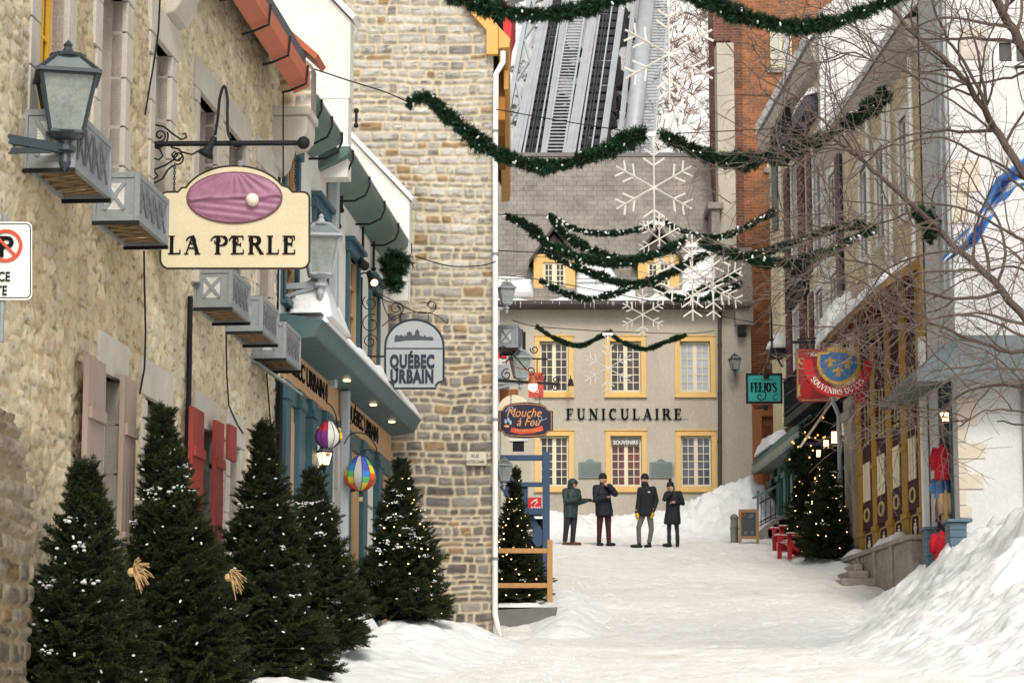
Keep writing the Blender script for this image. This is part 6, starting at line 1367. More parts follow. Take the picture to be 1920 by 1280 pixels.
mb.tube([(Q(*p)[0], .0, Q(*p)[1]) for p in spiral(300, 254, 3, 12, 0, 1.3)], .008, 4); mb.tube([(Q(*p)[0], .0, Q(*p)[1]) for p in spiral(333, 296, 3, 13, 0, 1.3)], .008, 4)
mb.build('scrollwork', 'iron', BR)
LP = thing('sign_lamp', 'gooseneck spot lamp arching over the cream oval sign', 'lamp', P(404, 262, 22.1)); lo_ = LP.location
def K(px, py): p = P(px, py, 22.1)-lo_; return (p.x, -.03, p.z)
mb = MB(); mb.tube(catmull([Vector(K(*q)) for q in ((433, 262), (428, 248), (427, 215), (427, 185), (421, 163), (413, 185), (409, 225), (404, 255))], 5), .014, 7); mb.build('gooseneck', 'iron', LP)
mb = MB(); a, b = Vector(K(404, 258)), Vector(K(385, 293)); d = (b-a).normalized(); mb.X = Matrix.Translation(a) @ d.to_track_quat('Z', 'Y').to_matrix().to_4x4(); l = (b-a).length; mb.lathe([(.02, 0), (.032, l*.1), (.03, l*.4), (.045, l*.7), (.085, l*.98), (.08, l), (.03, l*.9)], n=14); mb.X = None; mb.build('shade', 'iron', LP, smooth=True)
# ---- arched grey-blue sign
def sgn(name, label, px, py, Y, cat='sign', group=None):
    t = thing(name, label, cat, P(px, py, Y), 0, group); o = t.location.copy()
    return t, (lambda a, b: ((P(a, b, Y)-o).x, (P(a, b, Y)-o).z))
QS, q_ = sgn('hanging_sign', 'pale grey arched sign with bold lettering under a black skyline', 777, 728, 36)
o_ = [q_(*p) for p in [(738, 728), (738, 722), (732, 716), (722, 713), (722, 650)]+[(777+55*math.cos(R_(a)), 650-51*math.sin(R_(a))) for a in range(170, 0, -10)]+[(832, 650), (832, 713), (823, 716), (817, 722), (817, 728)]]
mb = MB(); mb.prism(o_, 0, .04); mb.build('board', mat('pale_grey_blue_board', (.37, .40, .40), (.32, .35, .35), scale=5, rough=.6), QS)
mb = MB(); mb.tube([(a, .0, b) for a, b in o_], .018, 5, closed=True); a = q_(724, 653); b = q_(831, 653); mb.box(a[0], b[0], -.014, 0, a[1]-.006, a[1]+.006); mb.build('rim', mat('dark_slate_blue', (.03, .04, .055)), QS)
text('QUÉBEC', q_(0, 664)[1]-q_(0, 686)[1]+.02, mat('dark_slate_blue', (.03, .04, .055)), QS, q_(777, 0)[0], -.006, q_(0, 689)[1], sx=.60, bold=.055, spacing=1.12)
text('URBAIN', q_(0, 664)[1]-q_(0, 686)[1]+.02, mat('dark_slate_blue', (.03, .04, .055)), QS, q_(777, 0)[0], -.006, q_(0, 717)[1], sx=.62, bold=.055, spacing=1.12)
sk = [(740, 641), (740, 631), (744, 627), (748, 630), (752, 627), (757, 631), (760, 628), (763, 629), (763, 624), (768, 621), (772, 624), (773, 629), (778, 627), (779, 620), (783, 617), (786, 621), (787, 629), (794, 631), (797, 628), (800, 632), (806, 631), (812, 632), (813, 638), (790, 637), (760, 638)]
mb = MB(); mb.prism([q_(*p) for p in sk], -.008, 0); mb.build('skyline', 'darkmetal', QS)
QB, q_ = sgn('sign_bracket', 'thin iron bracket of large scrolls holding the arched grey sign', 680, 670, 36.02, 'bracket')
mb = MB(); a = q_(678, 520); b = q_(678, 672); mb.tube([(a[0], 0, b[1]), (a[0], 0, a[1])], .018, 6); c = q_(722, 668); mb.tube([(b[0], 0, c[1]), (c[0], 0, c[1])], .014, 6)
for s_, (cx, cy, r_) in enumerate(((694, 568, 15), (696, 607, 19), (694, 640, 14), (743, 578, 14), (809, 572, 9))): mb.tube([(q_(*p)[0], 0, q_(*p)[1]) for p in spiral(cx, cy, 4, r_, 90+s_*60, 1.4, 24)], .007, 4)
for pts in ([(690, 535), (720, 562), (745, 570), (752, 590), (735, 598), (722, 580), (716, 560)], [(700, 545), (740, 565), (780, 585), (810, 585), (818, 572), (806, 564), (800, 574)], [(716, 612), (730, 600), (748, 590), (790, 585), (820, 592), (838, 606), (840, 598)]): mb.tube(catmull([Vector((q_(*p)[0], 0, q_(*p)[1])) for p in pts], 5), .007, 4)
for px in (751, 803): a = q_(px, 586); b = q_(px, 606); mb.tube([(a[0], 0, a[1]), (b[0], 0, b[1])], .006, 4)
mb.build('scrollwork', 'iron', QB)
# spots on the row house
for lbl, px, py, dx, dy, lit in (('lit spotlight under the iron rod on the white row house', 692, 512, 10, 18, True), ('unlit black spotlight beside the lit one', 672, 485, 12, 14, False)):
    t = thing('spotlight', lbl, 'spotlight', P(px, py, 35.5)); a = Vector((0, 0, 0)); b = P(px+dx, py+dy, 35.2)-t.location; d = (b-a).normalized(); mb = MB(); mb.X = d.to_track_quat('Z', 'Y').to_matrix().to_4x4(); l = b.length; mb.lathe([(.03, -.03), (.045, 0), (.06, l*.5), (.075, l*.98), (.07, l)], n=12); mb.X = None; mb.tube([(0, 0, 0), (-.1, .1, .02), (-.25, .35, -.03)], .012, 5); mb.build('housing', 'iron', t, smooth=True)
    if lit: mb = MB(); mb.X = d.to_track_quat('Z', 'Y').to_matrix().to_4x4(); mb.ball((0, 0, l), .055, 10, sz=.4); mb.build('bulb', 'warm', t)
# ---- no parking sign at the left edge
NP, q_ = sgn('parking_sign', 'white no parking sign with red circle cut by the left edge', 0, 562, 15)
M['signwhite'] = mat('sign_white', (.74, .74, .70), (.68, .68, .64), rough=.4)
rc = lambda x0, x1, y0, y1, r: cor(x0+r, y1-r, r, 270, 180)+cor(x0+r, y0+r, r, 180, 90)+cor(x1-r, y0+r, r, 90, 0)+cor(x1-r, y1-r, r, 0, -90)
pl = [q_(*p) for p in rc(-70, 60, 416, 562, 10)]; mb = MB(); mb.prism(pl, 0, .006); mb.build('plate', 'signwhite', NP)
mb = MB(); mb.tube([(q_(*p)[0], -.0005, q_(*p)[1]) for p in rc(-67, 57, 420, 558, 8)], .0035, 4, closed=True); mb.build('border', 'iron', NP)
cx, cz = q_(11, 461); rr_ = (q_(43, 461)[0]-cx)
text('P', .135, 'ink', NP, cx, -.004, cz-.068, sx=1.0, bold=.025)
mb = MB(); mb.ribbon([(cx+rr_*.88*math.cos(t*pi/24), cz+rr_*.88*math.sin(t*pi/24)) for t in range(49)], rr_*.2, -.010, -.002); mb.ribbon([(cx-rr_*.62, cz+rr_*.62), (cx+rr_*.62, cz-rr_*.62)], rr_*.17, -.0125, -.0101); mb.build('prohibition_ring', mat('orange_red', (.60, .07, .03), rough=.4), NP)
text('DE CE', .062, 'ink', NP, q_(36, 0)[0], -.004, q_(0, 527)[1], sx=.78, bold=.01, align='RIGHT'); text('COTE', .062, 'ink', NP, q_(31, 0)[0], -.004, q_(0, 553)[1], sx=.78, bold=.01, align='RIGHT')
mb = MB(); mb.tube([(cx-.02, .03, q_(0, 640)[1]), (cx-.02, .03, q_(0, 400)[1])], .02, 8); mb.bar((cx-.02, .03, cz), (cx-.5, .3, cz), .02); mb.build('bracket', 'galv', NP)
# ---- street plaque on the gable
SPQ, q_ = sgn('street_plaque', 'small cream street name plaque on the stone gable', 893, 872, YG-.12)
mb = MB(); mb.prism([q_(*p) for p in [(874, 868), (876, 872), (910, 872), (912, 868), (912, 852), (910, 847), (876, 847), (874, 852)]], 0, .04); mb.build('plate', mat('cream_enamel', (.62, .57, .46), rough=.5), SPQ, bevel=.006)
M['grayink'] = mat('faded_ink', (.18, .17, .15)); text('RUE', .055, 'grayink', SPQ, q_(893, 0)[0], -.004, q_(0, 857)[1], bold=.01); text('NOTRE-DAME', .055, 'grayink', SPQ, q_(893, 0)[0], -.004, q_(0, 868)[1], sx=.66, bold=.01)
# ---- balloons
def balloon(label, cxp, top, bot, wpx, Y, cols, seed, flower=False):
    t = thing('balloon_spinner', label, 'balloon spinner', P(cxp, bot, Y), seed*.4, 'hot air balloon spinners by the shopfront'); o = t.location; h = P(cxp, top, Y).z-o.z; R0 = wpx/2/4550*Y*1.0; n = 12; rows = 18; V = []; F = []; C = []; rs = np.random.default_rng(seed)
    for k in range(n):
        for i in range(rows+1):
            q = i/rows; rad = R0*(math.sin(min(1, (q*1.0))**.72*pi*.93+.14*(1-q)))**.9 if q < .995 else .01; rad = max(rad, R0*.10 if q < .3 else .004); z = h*(.13+.87*q)
            for e in (0, 1):
                a = 2*pi*(k+e)/n; V.append((rad*math.cos(a), rad*math.sin(a), z))
                c = cols[(k) % len(cols)](q, k); C.append((*c, 1))
    for k in range(n):
        b = k*(rows+1)*2
        for i in range(rows): F.append((b+2*i, b+2*i+1, b+2*i+3, b+2*i+2))
    env = tri_mesh('envelope', V, F, mat('ripstop_nylon', (.85, .85, .85), (.85, .85, .85), rough=.5, attr='Col'), t, C, smooth=False)
    mb = MB()
    for k in range(n):
        pts = [V[k*(rows+1)*2+2*i] for i in range(0, rows+1, 1)]; mb.tube(pts, .005, 3)
    mb.build('seam', 'iron', env)
    mb = MB(); mb.lathe([(R0*.16, -h*.12), (R0*.2, -h*.02), (R0*.16, -h*.02)], (0, 0, 0), 10); mb.build('basket', mat('wicker', (.45, .30, .14), rough=.8), t); mb = MB()
    for k in range(4): a = k*pi/2; mb.tube([(R0*.18*math.cos(a), R0*.18*math.sin(a), -h*.02), (R0*.12*math.cos(a), R0*.12*math.sin(a), h*.14)], .003, 3)
    mb.tube([(0, 0, h), (0, 0, h+.12)], .004, 3); mb.build('cord', 'iron', t)
    if flower:
        mb = MB(); rs2 = random.Random(4)
        for a, q in ((-1.2, .62), (-.6, .75), (-1.7, .42), (-.9, .40)):
            rad = R0*.97*math.sin(min(1, q)**.72*pi*.93)**.9; z = h*(.13+.87*q); c = Vector((rad*math.cos(a), rad*math.sin(a), z))
            for j in range(5): b = j*2*pi/5; mb.ball(c*1.0+Vector((math.cos(b)*.03*-math.sin(a), math.cos(b)*.03*math.cos(a), math.sin(b)*.03)), .024, 6)
        mb.build('flower_patch', mat('yellow_cloth', (.75, .50, .04)), env)
    return t
rb = [(.60, .03, .02), (.70, .10, .02), (.75, .55, .03), (.10, .40, .12), (.03, .20, .55), (.05, .08, .40)]
def rain(sh): return lambda q, k: rb[min(5, max(0, int((q*.9+.30*math.sin(k*2.1+sh)+.08)*6)))]
wh_ = lambda q, k: (.72, .70, .66); bl_ = lambda q, k: (.03, .02, .05); pu_ = lambda q, k: (.25, .04, .28) if q < .6 else (.60, .03, .06)
balloon('white, black and purple balloon spinner with yellow flowers', 615, 788, 848, 50, 31, [wh_, bl_, wh_, bl_, pu_, pu_, wh_], 4, True)
balloon('rainbow balloon spinner hanging lower in front of the fir', 675, 853, 930, 62, 33.5, [rain(0), rain(1.4), rain(2.4), lambda q, k: (.45, .42, .38)], 7)
for lbl, pts in (('thin scroll hook carrying the flowered balloon', [(588, 770), (600, 752), (622, 762), (632, 790), (625, 800), (616, 790)]), ('thin scroll hook carrying the rainbow balloon', [(645, 832), (660, 812), (688, 815), (706, 840), (700, 850), (690, 842), (676, 850)])):
    t = thing('balloon_hook', lbl, 'hook', P(pts[0][0], pts[0][1], 32.5)); mb = MB(); mb.tube(catmull([P(a, b, 32.5)-t.location for a, b in pts], 5), .008, 4); mb.build('rod', 'iron', t)
# snow heap on a ledge behind the fir, tan doorway snow
bank('snow_bank', 'snow plastered against the shopfront behind the fourth fir', -2.75, -1.5, 29.6, 34.4, lambda X, Y: segd(X, Y, [(-2.55, 30, .9, 1.0), (-2.45, 31.8, .9, 2.0), (-2.25, 33.4, .8, 1.2)]), lump=.24, seed=71, res=.05)
# ================================================================ MIDDLE: shop behind the gable, blue stair, rail, planter
BP = thing('blue_stair', 'dark blue wooden stair and railing behind the stone gable', 'stair', P(1025, 1100, 47)); bo2 = BP.location
def bpp(px, py, Y=47): p = P(px, py, Y)-bo2; return p
def bbar(name, a, b, w_, h_, Y=47, m='bluepaint', par=None): mb = MB(); mb.bar(bpp(*a, Y), bpp(*b, Y), w_, h_); return mb.build(name, m, par or BP, bevel=.006)
bbar('post', (1024, 847), (1024, 1105), .14, .14); bbar('handrail', (938, 858), (1017, 858), .08, .11); bbar('rail', (935, 908), (1017, 908), .08, .09); bbar('landing', (975, 960), (1017, 960), .5, .12)
bbar('lower_rail', (968, 957), (1017, 957), .08, .10); bbar('stringer', (925, 872), (990, 960), .08, .32); bbar('stringer', (980, 960), (1018, 1020), .08, .28)
mb = MB(); p = bpp(985, 935); mb.box(p.x-.22, p.x+.05, .02, .06, p.z-.22, p.z+.25); mb.build('panel', 'bluepaint', BP)
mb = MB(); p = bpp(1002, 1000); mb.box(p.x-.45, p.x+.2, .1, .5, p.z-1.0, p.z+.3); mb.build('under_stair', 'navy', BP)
RS, q_ = sgn('red_board', 'small red board with white lettering on the blue stair', 1003, 957, 46.8)
mb = MB(); a = q_(990, 957); b = q_(1015, 932); mb.box(a[0], b[0], 0, .02, a[1], b[1]); mb.build('board', 'red', RS); text('ichas', .075, 'whitepaint', RS, q_(1003, 0)[0], -.004, q_(0, 954)[1], sx=.95, bold=.01)
mb = MB(); mb.ribbon([q_(*p) for p in ((996, 943), (1002, 937), (1008, 941), (1003, 945))], .02, -.006, -.001); mb.ribbon([q_(*p) for p in ((1002, 939), (1007, 935))], .02, -.0065, -.0012); mb.build('leaping_mark', 'whitepaint', RS)
mb = MB(); a = q_(1000, 985); b = q_(1013, 973); mb.box(a[0], b[0], .3, .32, a[1], b[1]); mb.build('lower_red_board', 'red', RS)
WR = thing('wooden_railing', 'orange brown lumber railing in front of the lit fir', 'railing', P(1031, 1128, 42.5)); wo = WR.location
def wp(px, py): return P(px, py, 42.5)-wo
mb = MB(); mb.bar(wp(1031, 1012), wp(1031, 1128), .095, .09); mb.build('post', 'postwood', WR, bevel=.005)
for py in (1032, 1097): mb = MB(); mb.bar(wp(925, py), wp(1026, py), .05, .085); mb.build('rail', 'postwood', WR, bevel=.005)
PLN = thing('concrete_planter', 'low grey concrete block under the lumber railing', 'planter', P(985, 1178, 42.3)); pz = float(zg(42.3)); po = PLN.location; PLN.location.z = pz; a = P(925, 1145, 42.3); b = P(1046, 1137, 42.3); mb = MB()
mb.prism([(a.x-po.x, -.2), (b.x-po.x-.08, -.2), (b.x-po.x-.02, b.z-pz-.08), (b.x-po.x, b.z-pz), (a.x-po.x, a.z-pz+.02)], 0, 2.2); mb.build('block', 'concrete', PLN, bevel=.02); topsnow(PLN, lambda X, Y: b.z-pz+0*X, a.x-po.x, b.x-po.x-.25, .05, 2.1, .10, 4)
# dark blue script sign
MS, q_ = sgn('hanging_sign', 'dark blue notched sign with orange script and a firefly', 985, 820, 42)
def notch(g): x0, x1, y0, y1 = 934+g, 1037-g, 757+g, 819-g; return [(x0, 807-g*.3), (x0, 770+g*.3), (942+g*.4, 768+g*.2), (945+g*.5, 762+g*.3), (958, 756+g*.8), (985, 753.5+g), (1012, 756+g*.8), (1024-g*.5, 762+g*.3), (1028-g*.4, 768+g*.2), (x1, 770+g*.3), (x1, 807-g*.3), (1028-g*.4, 809-g*.2), (1024-g*.5, 815-g*.3), (1012, 819-g*.8), (985, 821-g), (958, 819-g*.8), (945+g*.5, 815-g*.3), (942+g*.4, 809-g*.2)]
mb = MB(); mb.prism([q_(*p) for p in notch(0)], 0, .05); mb.build('board', mat('midnight_blue', (.012, .012, .035), rough=.4), MS)
mb = MB(); mb.tube([(q_(*p)[0], -.001, q_(*p)[1]) for p in notch(3.5)], .006, 4, closed=True); M['orangeink'] = mat('orange_script', (.75, .33, .10), rough=.5); mb.build('border', 'orangeink', MS)
text('Mouche', q_(0, 763)[1]-q_(0, 780)[1], 'orangeink', MS, q_(981, 0)[0], -.005, q_(0, 781)[1], sx=.86, shear=.35, bold=-.004)
text('à Feu', q_(0, 763)[1]-q_(0, 780)[1], 'orangeink', MS, q_(989, 0)[0], -.005, q_(0, 798)[1], sx=.86, shear=.35, bold=-.004)
mb = MB(); mb.ribbon([q_(*p) for p in catmull([Vector(v) for v in ((948, 772), (954, 764), (962, 764), (958, 772), (966, 782))], 5)], .012, -.006, 0); mb.ribbon([q_(*p) for p in catmull([Vector(v) for v in ((1000, 795), (1012, 792), (1016, 782), (1010, 780), (1012, 788), (1026, 784))], 5)], .008, -.0065, 0); mb.build('swash', mat('pale_blue_ink', (.35, .45, .6)), MS)
mb = MB(); mb.ribbon([q_(*p) for p in ((958, 805), (975, 809), (998, 808), (1018, 802))], .085, -.008, 0); mb.build('ribbon', mat('orange_red', (.60, .07, .03)), MS)
text('BOUTIQUE CADEAUX', .042, 'orangeink', MS, q_(989, 0)[0], -.010, q_(0, 809)[1], sx=.80, bold=.01)
mb = MB(); 
for dx, dz, a in ((948, 790, .5), (953, 787, .9), (957, 792, 0)): c = q_(dx, dz); mb.ball((c[0], -.008, c[1]), .045, 8, sy=.2, sx=.5)
mb.build('wings', mat('pale_blue_ink', (.35, .45, .6)), MS); mb = MB(); c = q_(950, 799); mb.ball((c[0], -.01, c[1]), .05, 8, sy=.2, sz=.5); mb.build('insect_body', 'orangeink', MS)
for px in (958, 1012): a = q_(px, 738); b = q_(px, 757); chain(MS, a[0], a[1], b[1], .02)
SB = thing('sign_bracket', 'black iron scroll bracket with a pointed tip above the dark blue script sign', 'bracket', P(935, 722, 42)); so3 = SB.location; mb = MB()
def sb(px, py): p = P(px, py, 42)-so3; return Vector((p.x, 0, p.z))
mb.bar(sb(930, 713), sb(1050, 720), .035, .05); 
for cx, cy, r_, a0 in ((945, 668, 12, 0), (950, 702, 11, 180), (1002, 655, 8, 90), (995, 695, 8, 0), (1018, 705, 8, 90), (1042, 712, 7, 0), (1042, 726, 7, 180)): mb.tube([sb(*p) for p in spiral(cx, cy, 2.5, r_, a0, 1.3, 20)], .010, 4)
mb.tube(catmull([sb(*p) for p in ((932, 655), (945, 650), (965, 668), (985, 690), (1010, 712))], 5), .012, 5); mb.build('scrollwork', 'iron', SB)
SP2 = thing('bulb_lamp', 'bare glowing bulb above the dark blue script sign', 'lamp', P(999, 725, 41.8)); mb = MB(); mb.ball((0, 0, 0), .075, 12); mb.build('bulb', mat('glowing_bulb', (1, .75, .45), emit=14, ecol=(1, .72, .42)), SP2); mb = MB(); mb.lathe([(.10, .04), (.08, .1), (.03, .2)], n=12); mb.tube([(0, 0, .2), (-.1, 0, .3), (-.3, 0, .35)], .012, 5); mb.build('shade', 'wood', SP2)
# red hanging banner + white arched board + gift shop facade sliver
RB, q_ = sgn('red_banner', 'red hanging banner behind the grey lantern', 1000, 745, 49); mb = MB(); a = q_(991, 745); b = q_(1019, 698); mb.box(a[0], b[0], 0, .03, a[1], b[1]); mb.build('board', mat('coral_red', (.62, .09, .06), rough=.5), RB); mb = MB(); mb.bar(Vector((q_(985, 672)[0], 0, q_(985, 672)[1])), Vector((q_(1027, 673)[0], 0, q_(1027, 673)[1])), .03); mb.bar(Vector((q_(1007, 673)[0], 0, q_(0, 673)[1])), Vector((q_(1007, 673)[0], 0, b[1])), .02); mb.build('rod', 'iron', RB); text('os', .12, 'whitepaint', RB, q_(1003, 0)[0], -.004, q_(0, 736)[1])
WA, q_ = sgn('arched_board', 'blank white arched board peeking out behind the dark blue script sign', 965, 790, 43.2); mb = MB(); mb.prism([q_(935, 790)]+[q_(964+30*math.cos(R_(a)), 768-28*math.sin(R_(a))) for a in range(180, -1, -15)]+[q_(994, 790)], 0, .04); mb.build('board', 'cream', WA)
GS = thing('gift_shop', 'sliver of a white and red shop behind the stone gable', 'shop', P(925, 900, 46)); go = GS.location; GS.location.z = 3.3
def gpp(px, py, Y=46): p = P(px, py, Y); return p.x-go.x, p.z-3.3
mb = MB(); a = gpp(936, 1000); b = gpp(936, 580); mb.box(-2.5, a[0], 0, 9, 0, b[1]); mb.build('wall', 'stucco', GS)
mb = MB(); a = gpp(955, 715); b = gpp(930, 690); mb.box(-1, a[0], -.5, 6, a[1], b[1]); mb.build('canopy', 'greypaint', GS); mb = MB(); c = gpp(948, 708); mb.box(-1, c[0], -.45, 0, b[1], b[1]+.12); mb.build('canopy_snow', 'snow', GS)
mb = MB(); a = gpp(972, 770); b = gpp(940, 722); mb.box(-.5, a[0], .6, .7, a[1], b[1]); mb.build('brown_shingles', 'wood', GS)
for py0, py1 in ((655, 685), (640, 652)): mb = MB(); a = gpp(950, py1); b = gpp(930, py0); mb.box(-.6, a[0], -.1, .05, a[1], b[1]); mb.build('red_trim', 'red', GS)
mb = MB(); mb.bar(Vector((gpp(981, 655)[0], .5, gpp(0, 655)[1])), Vector((gpp(981, 615)[0], .5, gpp(0, 615)[1])), .10, .10); mb.bar(Vector((gpp(967, 612)[0], .5, gpp(0, 612)[1])), Vector((gpp(981, 612)[0], .5, gpp(0, 612)[1])), .04); mb.build('furled_awning_arm', 'iron', GS)
BXL = thing('wall_speaker', 'black box lamp on a beige wall below the dark blue sign', 'lamp', P(972, 833, 50)); mb = MB(); mb.box(-.12, .12, -.1, .1, -.14, .06); mb.build('housing', 'iron', BXL, bevel=.01); mb = MB(); mb.box(-.2, .2, -.14, .14, .06, .11); mb.build('cap', 'whitepaint', BXL)
RD = thing('red_roof_house', 'red roof corner showing beside the orange gable trim', 'house', P(950, 200, 60)); ro = RD.location
def rp(px, py): p = P(px, py, 60)-ro; return (p.x, p.z)
mb = MB(); mb.prism([rp(900, 150), rp(945, 150), rp(955, 95), rp(960, 40), rp(967, 20), rp(940, 0), rp(900, 0)], 0, 3); mb.build('roof', 'red', RD); mb = MB(); mb.prism([rp(880, 330), rp(930, 330), rp(930, 150), rp(880, 150)], .1, 3); mb.build('wall', 'greystone', RD)
# plaques on the funicular house
for lbl, cx in (('green bronze plaque between the left and middle windows', 1106), ('green bronze plaque between the middle and right windows', 1239)):
    t, q_ = sgn('bronze_plaque', lbl, cx, 896, YF-.05, 'plaque', 'bronze plaques on the funicular house'); mb = MB()
    mb.prism([q_(cx-21, 896), q_(cx+21, 896), q_(cx+21, 866), q_(cx+8, 865), q_(cx+5, 861), q_(cx, 860), q_(cx-5, 861), q_(cx-8, 865), q_(cx-21, 866)], 0, .05); mb.build('plate', mat('verdigris_bronze', (.20, .245, .23), (.15, .19, .175), scale=14, rough=.6), t, bevel=.006)
    mb = MB()
    for j in range(7): a = q_(cx-17, 870+j*3.5); b = q_(cx+17, 0); mb.box(a[0], b[0], -.006, 0, a[1]-.012, a[1])
    mb.build('inscription_lines', mat('dark_verdigris', (.10, .13, .12)), t)
t = thing('wall_speaker', 'small black box under the beige kneeler', 'speaker', P(1391, 622, 67.8)); mb = MB(); mb.box(-.12, .12, -.14, .1, -.14, .14); mb.box(-.09, .09, -.16, -.14, -.10, .10); mb.build('housing', 'iron', t, bevel=.015)
t = thing('wall_bell', 'small iron bell on the window frame above the sign bracket', 'bell', P(1070, 715, 67.5)); mb = MB(); mb.lathe([(.10, -.12), (.075, -.06), (.06, .05), (.02, .09)], n=10); mb.tube([(0, 0, .09), (0, 0, .16), (0, .3, .16)], .015, 5); mb.build('bell', 'iron', t)
# ---- teal sign
FS, q_ = sgn('hanging_sign', 'bright turquoise lettered sign in a black frame', 1432, 755, 63)
mb = MB(); a = q_(1403, 752); b = q_(1463, 703); mb.box(a[0], b[0], 0, .1, a[1], b[1]); mb.build('board', mat('turquoise', (.02, .33, .28), (.02, .30, .26), rough=.4), FS)
mb = MB(); W_ = .05
mb.box(a[0]-W_, a[0], -.03, .13, a[1]-W_, b[1]+W_); mb.box(b[0], b[0]+W_, -.03, .13, a[1]-W_, b[1]+W_); mb.box(a[0], b[0], -.03, .13, a[1]-W_, a[1]); mb.box(a[0], b[0], -.03, .13, b[1], b[1]+W_); mb.build('rim', 'iron', FS, bevel=.006)
lt = MB(); c = q_(1432, 735); serif(lt, "FEEJO'S", .26, c[0], c[1], -.002, track=.02, sx=.60); lt.build('lettering', 'ink', FS)
mb = MB(); mb.ribbon([q_(*p) for p in catmull([Vector(v) for v in ((1435, 735), (1436, 742), (1432, 748), (1425, 749), (1420, 744), (1424, 739), (1428, 743))], 5)], .028, -.009, 0); mb.ribbon([q_(*p) for p in catmull([Vector(v) for v in ((1458, 738), (1450, 742), (1450, 749), (1457, 748))], 5)], .02, -.009, 0); mb.build('flourish', 'iron', FS)
text('COLLECTIONS', .055, 'teal', FS, c[0], -.004, q_(0, 713)[1], sx=1.0, spacing=1.15)
mb = MB(); c = q_(1436, 765); mb.tube([(c[0]-.28, 0, c[1]-.02), (c[0], 0, c[1]+.04), (c[0]+.05, 0, c[1]-.06), (c[0]-.06, 0, c[1]-.03)], .02, 5); mb.ball((c[0], 0, c[1]+.02), .07, 8); c = q_(1436, 703); mb.tube([(c[0], 0, c[1]), (c[0], 0, c[1]+.14)], .02, 5); mb.ball((c[0]+.0, -.05, c[1]-.02), .09, 8, sy=.3); mb.bar(Vector((b[0], .05, b[1]-.1)), Vector((b[0]+.9, .05, b[1]-.1)), .03); mb.build('hanger', 'iron', FS)
# snow capped lantern box by the brick
t = thing('shop_lamp', 'black lamp under a thick cap of snow on the brick building', 'lamp', P(1458, 672, 63.5)); mb = MB(); mb.lathe([(.32, 0), (.34, .22), (.30, .26)], n=4, rot=.78); mb.tube([(0, 0, .0), (.1, 0, -.2), (.5, .2, -.3)], .03, 5); mb.build('housing', 'iron', t); mb = MB(); mb.lathe([(.36, 0), (.33, .1), (.22, .28), (.1, .42), (.02, .47)], (0.05, 0, .26), 10); mb.build('snow_cap', 'snow', t, smooth=True)
t = thing('finial_post', 'slim black iron post with a knop in front of the brick wall', 'post', P(1447, 640, 62)); mb = MB(); mb.lathe([(.03, -.3), (.03, 0), (.07, .04), (.03, .1), (.025, .8), (.005, .9)], n=8); mb.build('shaft', 'iron', t)
# ---- restaurant sign
RT, q_ = sgn('hanging_sign', 'red restaurant sign mostly hidden behind the shield sign', 1530, 755, 55)
cc_ = [(1494, 745), (1494, 654), (1562, 654), (1562, 745), (1555, 753), (1502, 753)]
mb = MB(); mb.prism([q_(*p) for p in cc_], 0, .06); mb.build('board', mat('brick_red_board', (.36, .03, .03), rough=.5), RT); mb = MB(); mb.tube([(q_(*p)[0], -.004, q_(*p)[1]) for p in [(1496, 743), (1496, 657), (1560, 657), (1560, 743), (1553, 750), (1504, 750)]], .012, 4, closed=True); mb.build('gold_line', 'gold', RT)
text('Restaurant', .11, 'whitepaint', RT, q_(1506, 0)[0], -.006, q_(0, 668)[1], shear=.3, align='LEFT', bold=.005); lt = MB(); c = q_(1503, 692); serif(lt, 'S', .26, c[0], c[1], -.004); c = q_(1502, 742); serif(lt, 'L', .26, c[0], c[1], -.004); lt.build('lettering', 'gold', RT)
mb = MB(); a = q_(1486, 641); b = q_(1580, 641); mb.bar(Vector((a[0], .03, a[1])), Vector((b[0], .03, b[1])), .05, .06); a = q_(1495, 636); b = q_(1568, 631); mb.bar(Vector((a[0], .03, a[1])), Vector((b[0], .03, b[1])), .04); 
for px in (1500, 1515, 1540, 1556): c = q_(px, 641); d = q_(px, 654); mb.bar(Vector((c[0], .03, c[1])), Vector((d[0], .03, d[1])), .04)
for cx in (1507, 1548): mb.tube([(q_(*p)[0], .03, q_(*p)[1]) for p in spiral(cx, 632, 2, 8, 0, 1.2, 16)], .015, 4)
mb.build('hanger', 'iron', RT)
# ---- shield sign
SD, q_ = sgn('hanging_sign', 'blue shield sign with three gold lilies over a lettered red ribbon', 1570, 745, 50)
k_ = 50/4550; sx0, sz0 = q_(1570, 690)
def SH(px, py): return q_(px, py)
gold_ = mat('antique_gold_board', (.52, .31, .05), (.44, .26, .04), rough=.5)
shield = [(1533, 660), (1552, 658), (1552, 651), (1590, 655), (1590, 662), (1611, 663), (1612, 690), (1606, 702), (1594, 713), (1578, 721), (1562, 720), (1547, 712), (1537, 700), (1532, 685)]
mb = MB(); mb.prism([SH(*p) for p in shield], -.04, .06); mb.build('shield_rim', gold_, SD)
inner = [(1538, 665), (1553, 664), (1556, 660), (1588, 662), (1590, 667), (1606, 668), (1607, 688), (1601, 699), (1591, 708), (1577, 715), (1563, 714), (1551, 707), (1542, 697), (1537, 684)]
mb = MB(); mb.prism([SH(*p) for p in inner], -.048, -.041); mb.build('blue_field', mat('royal_blue_field', (.03, .14, .33), (.025, .12, .28), rough=.4), SD)
mb = MB()
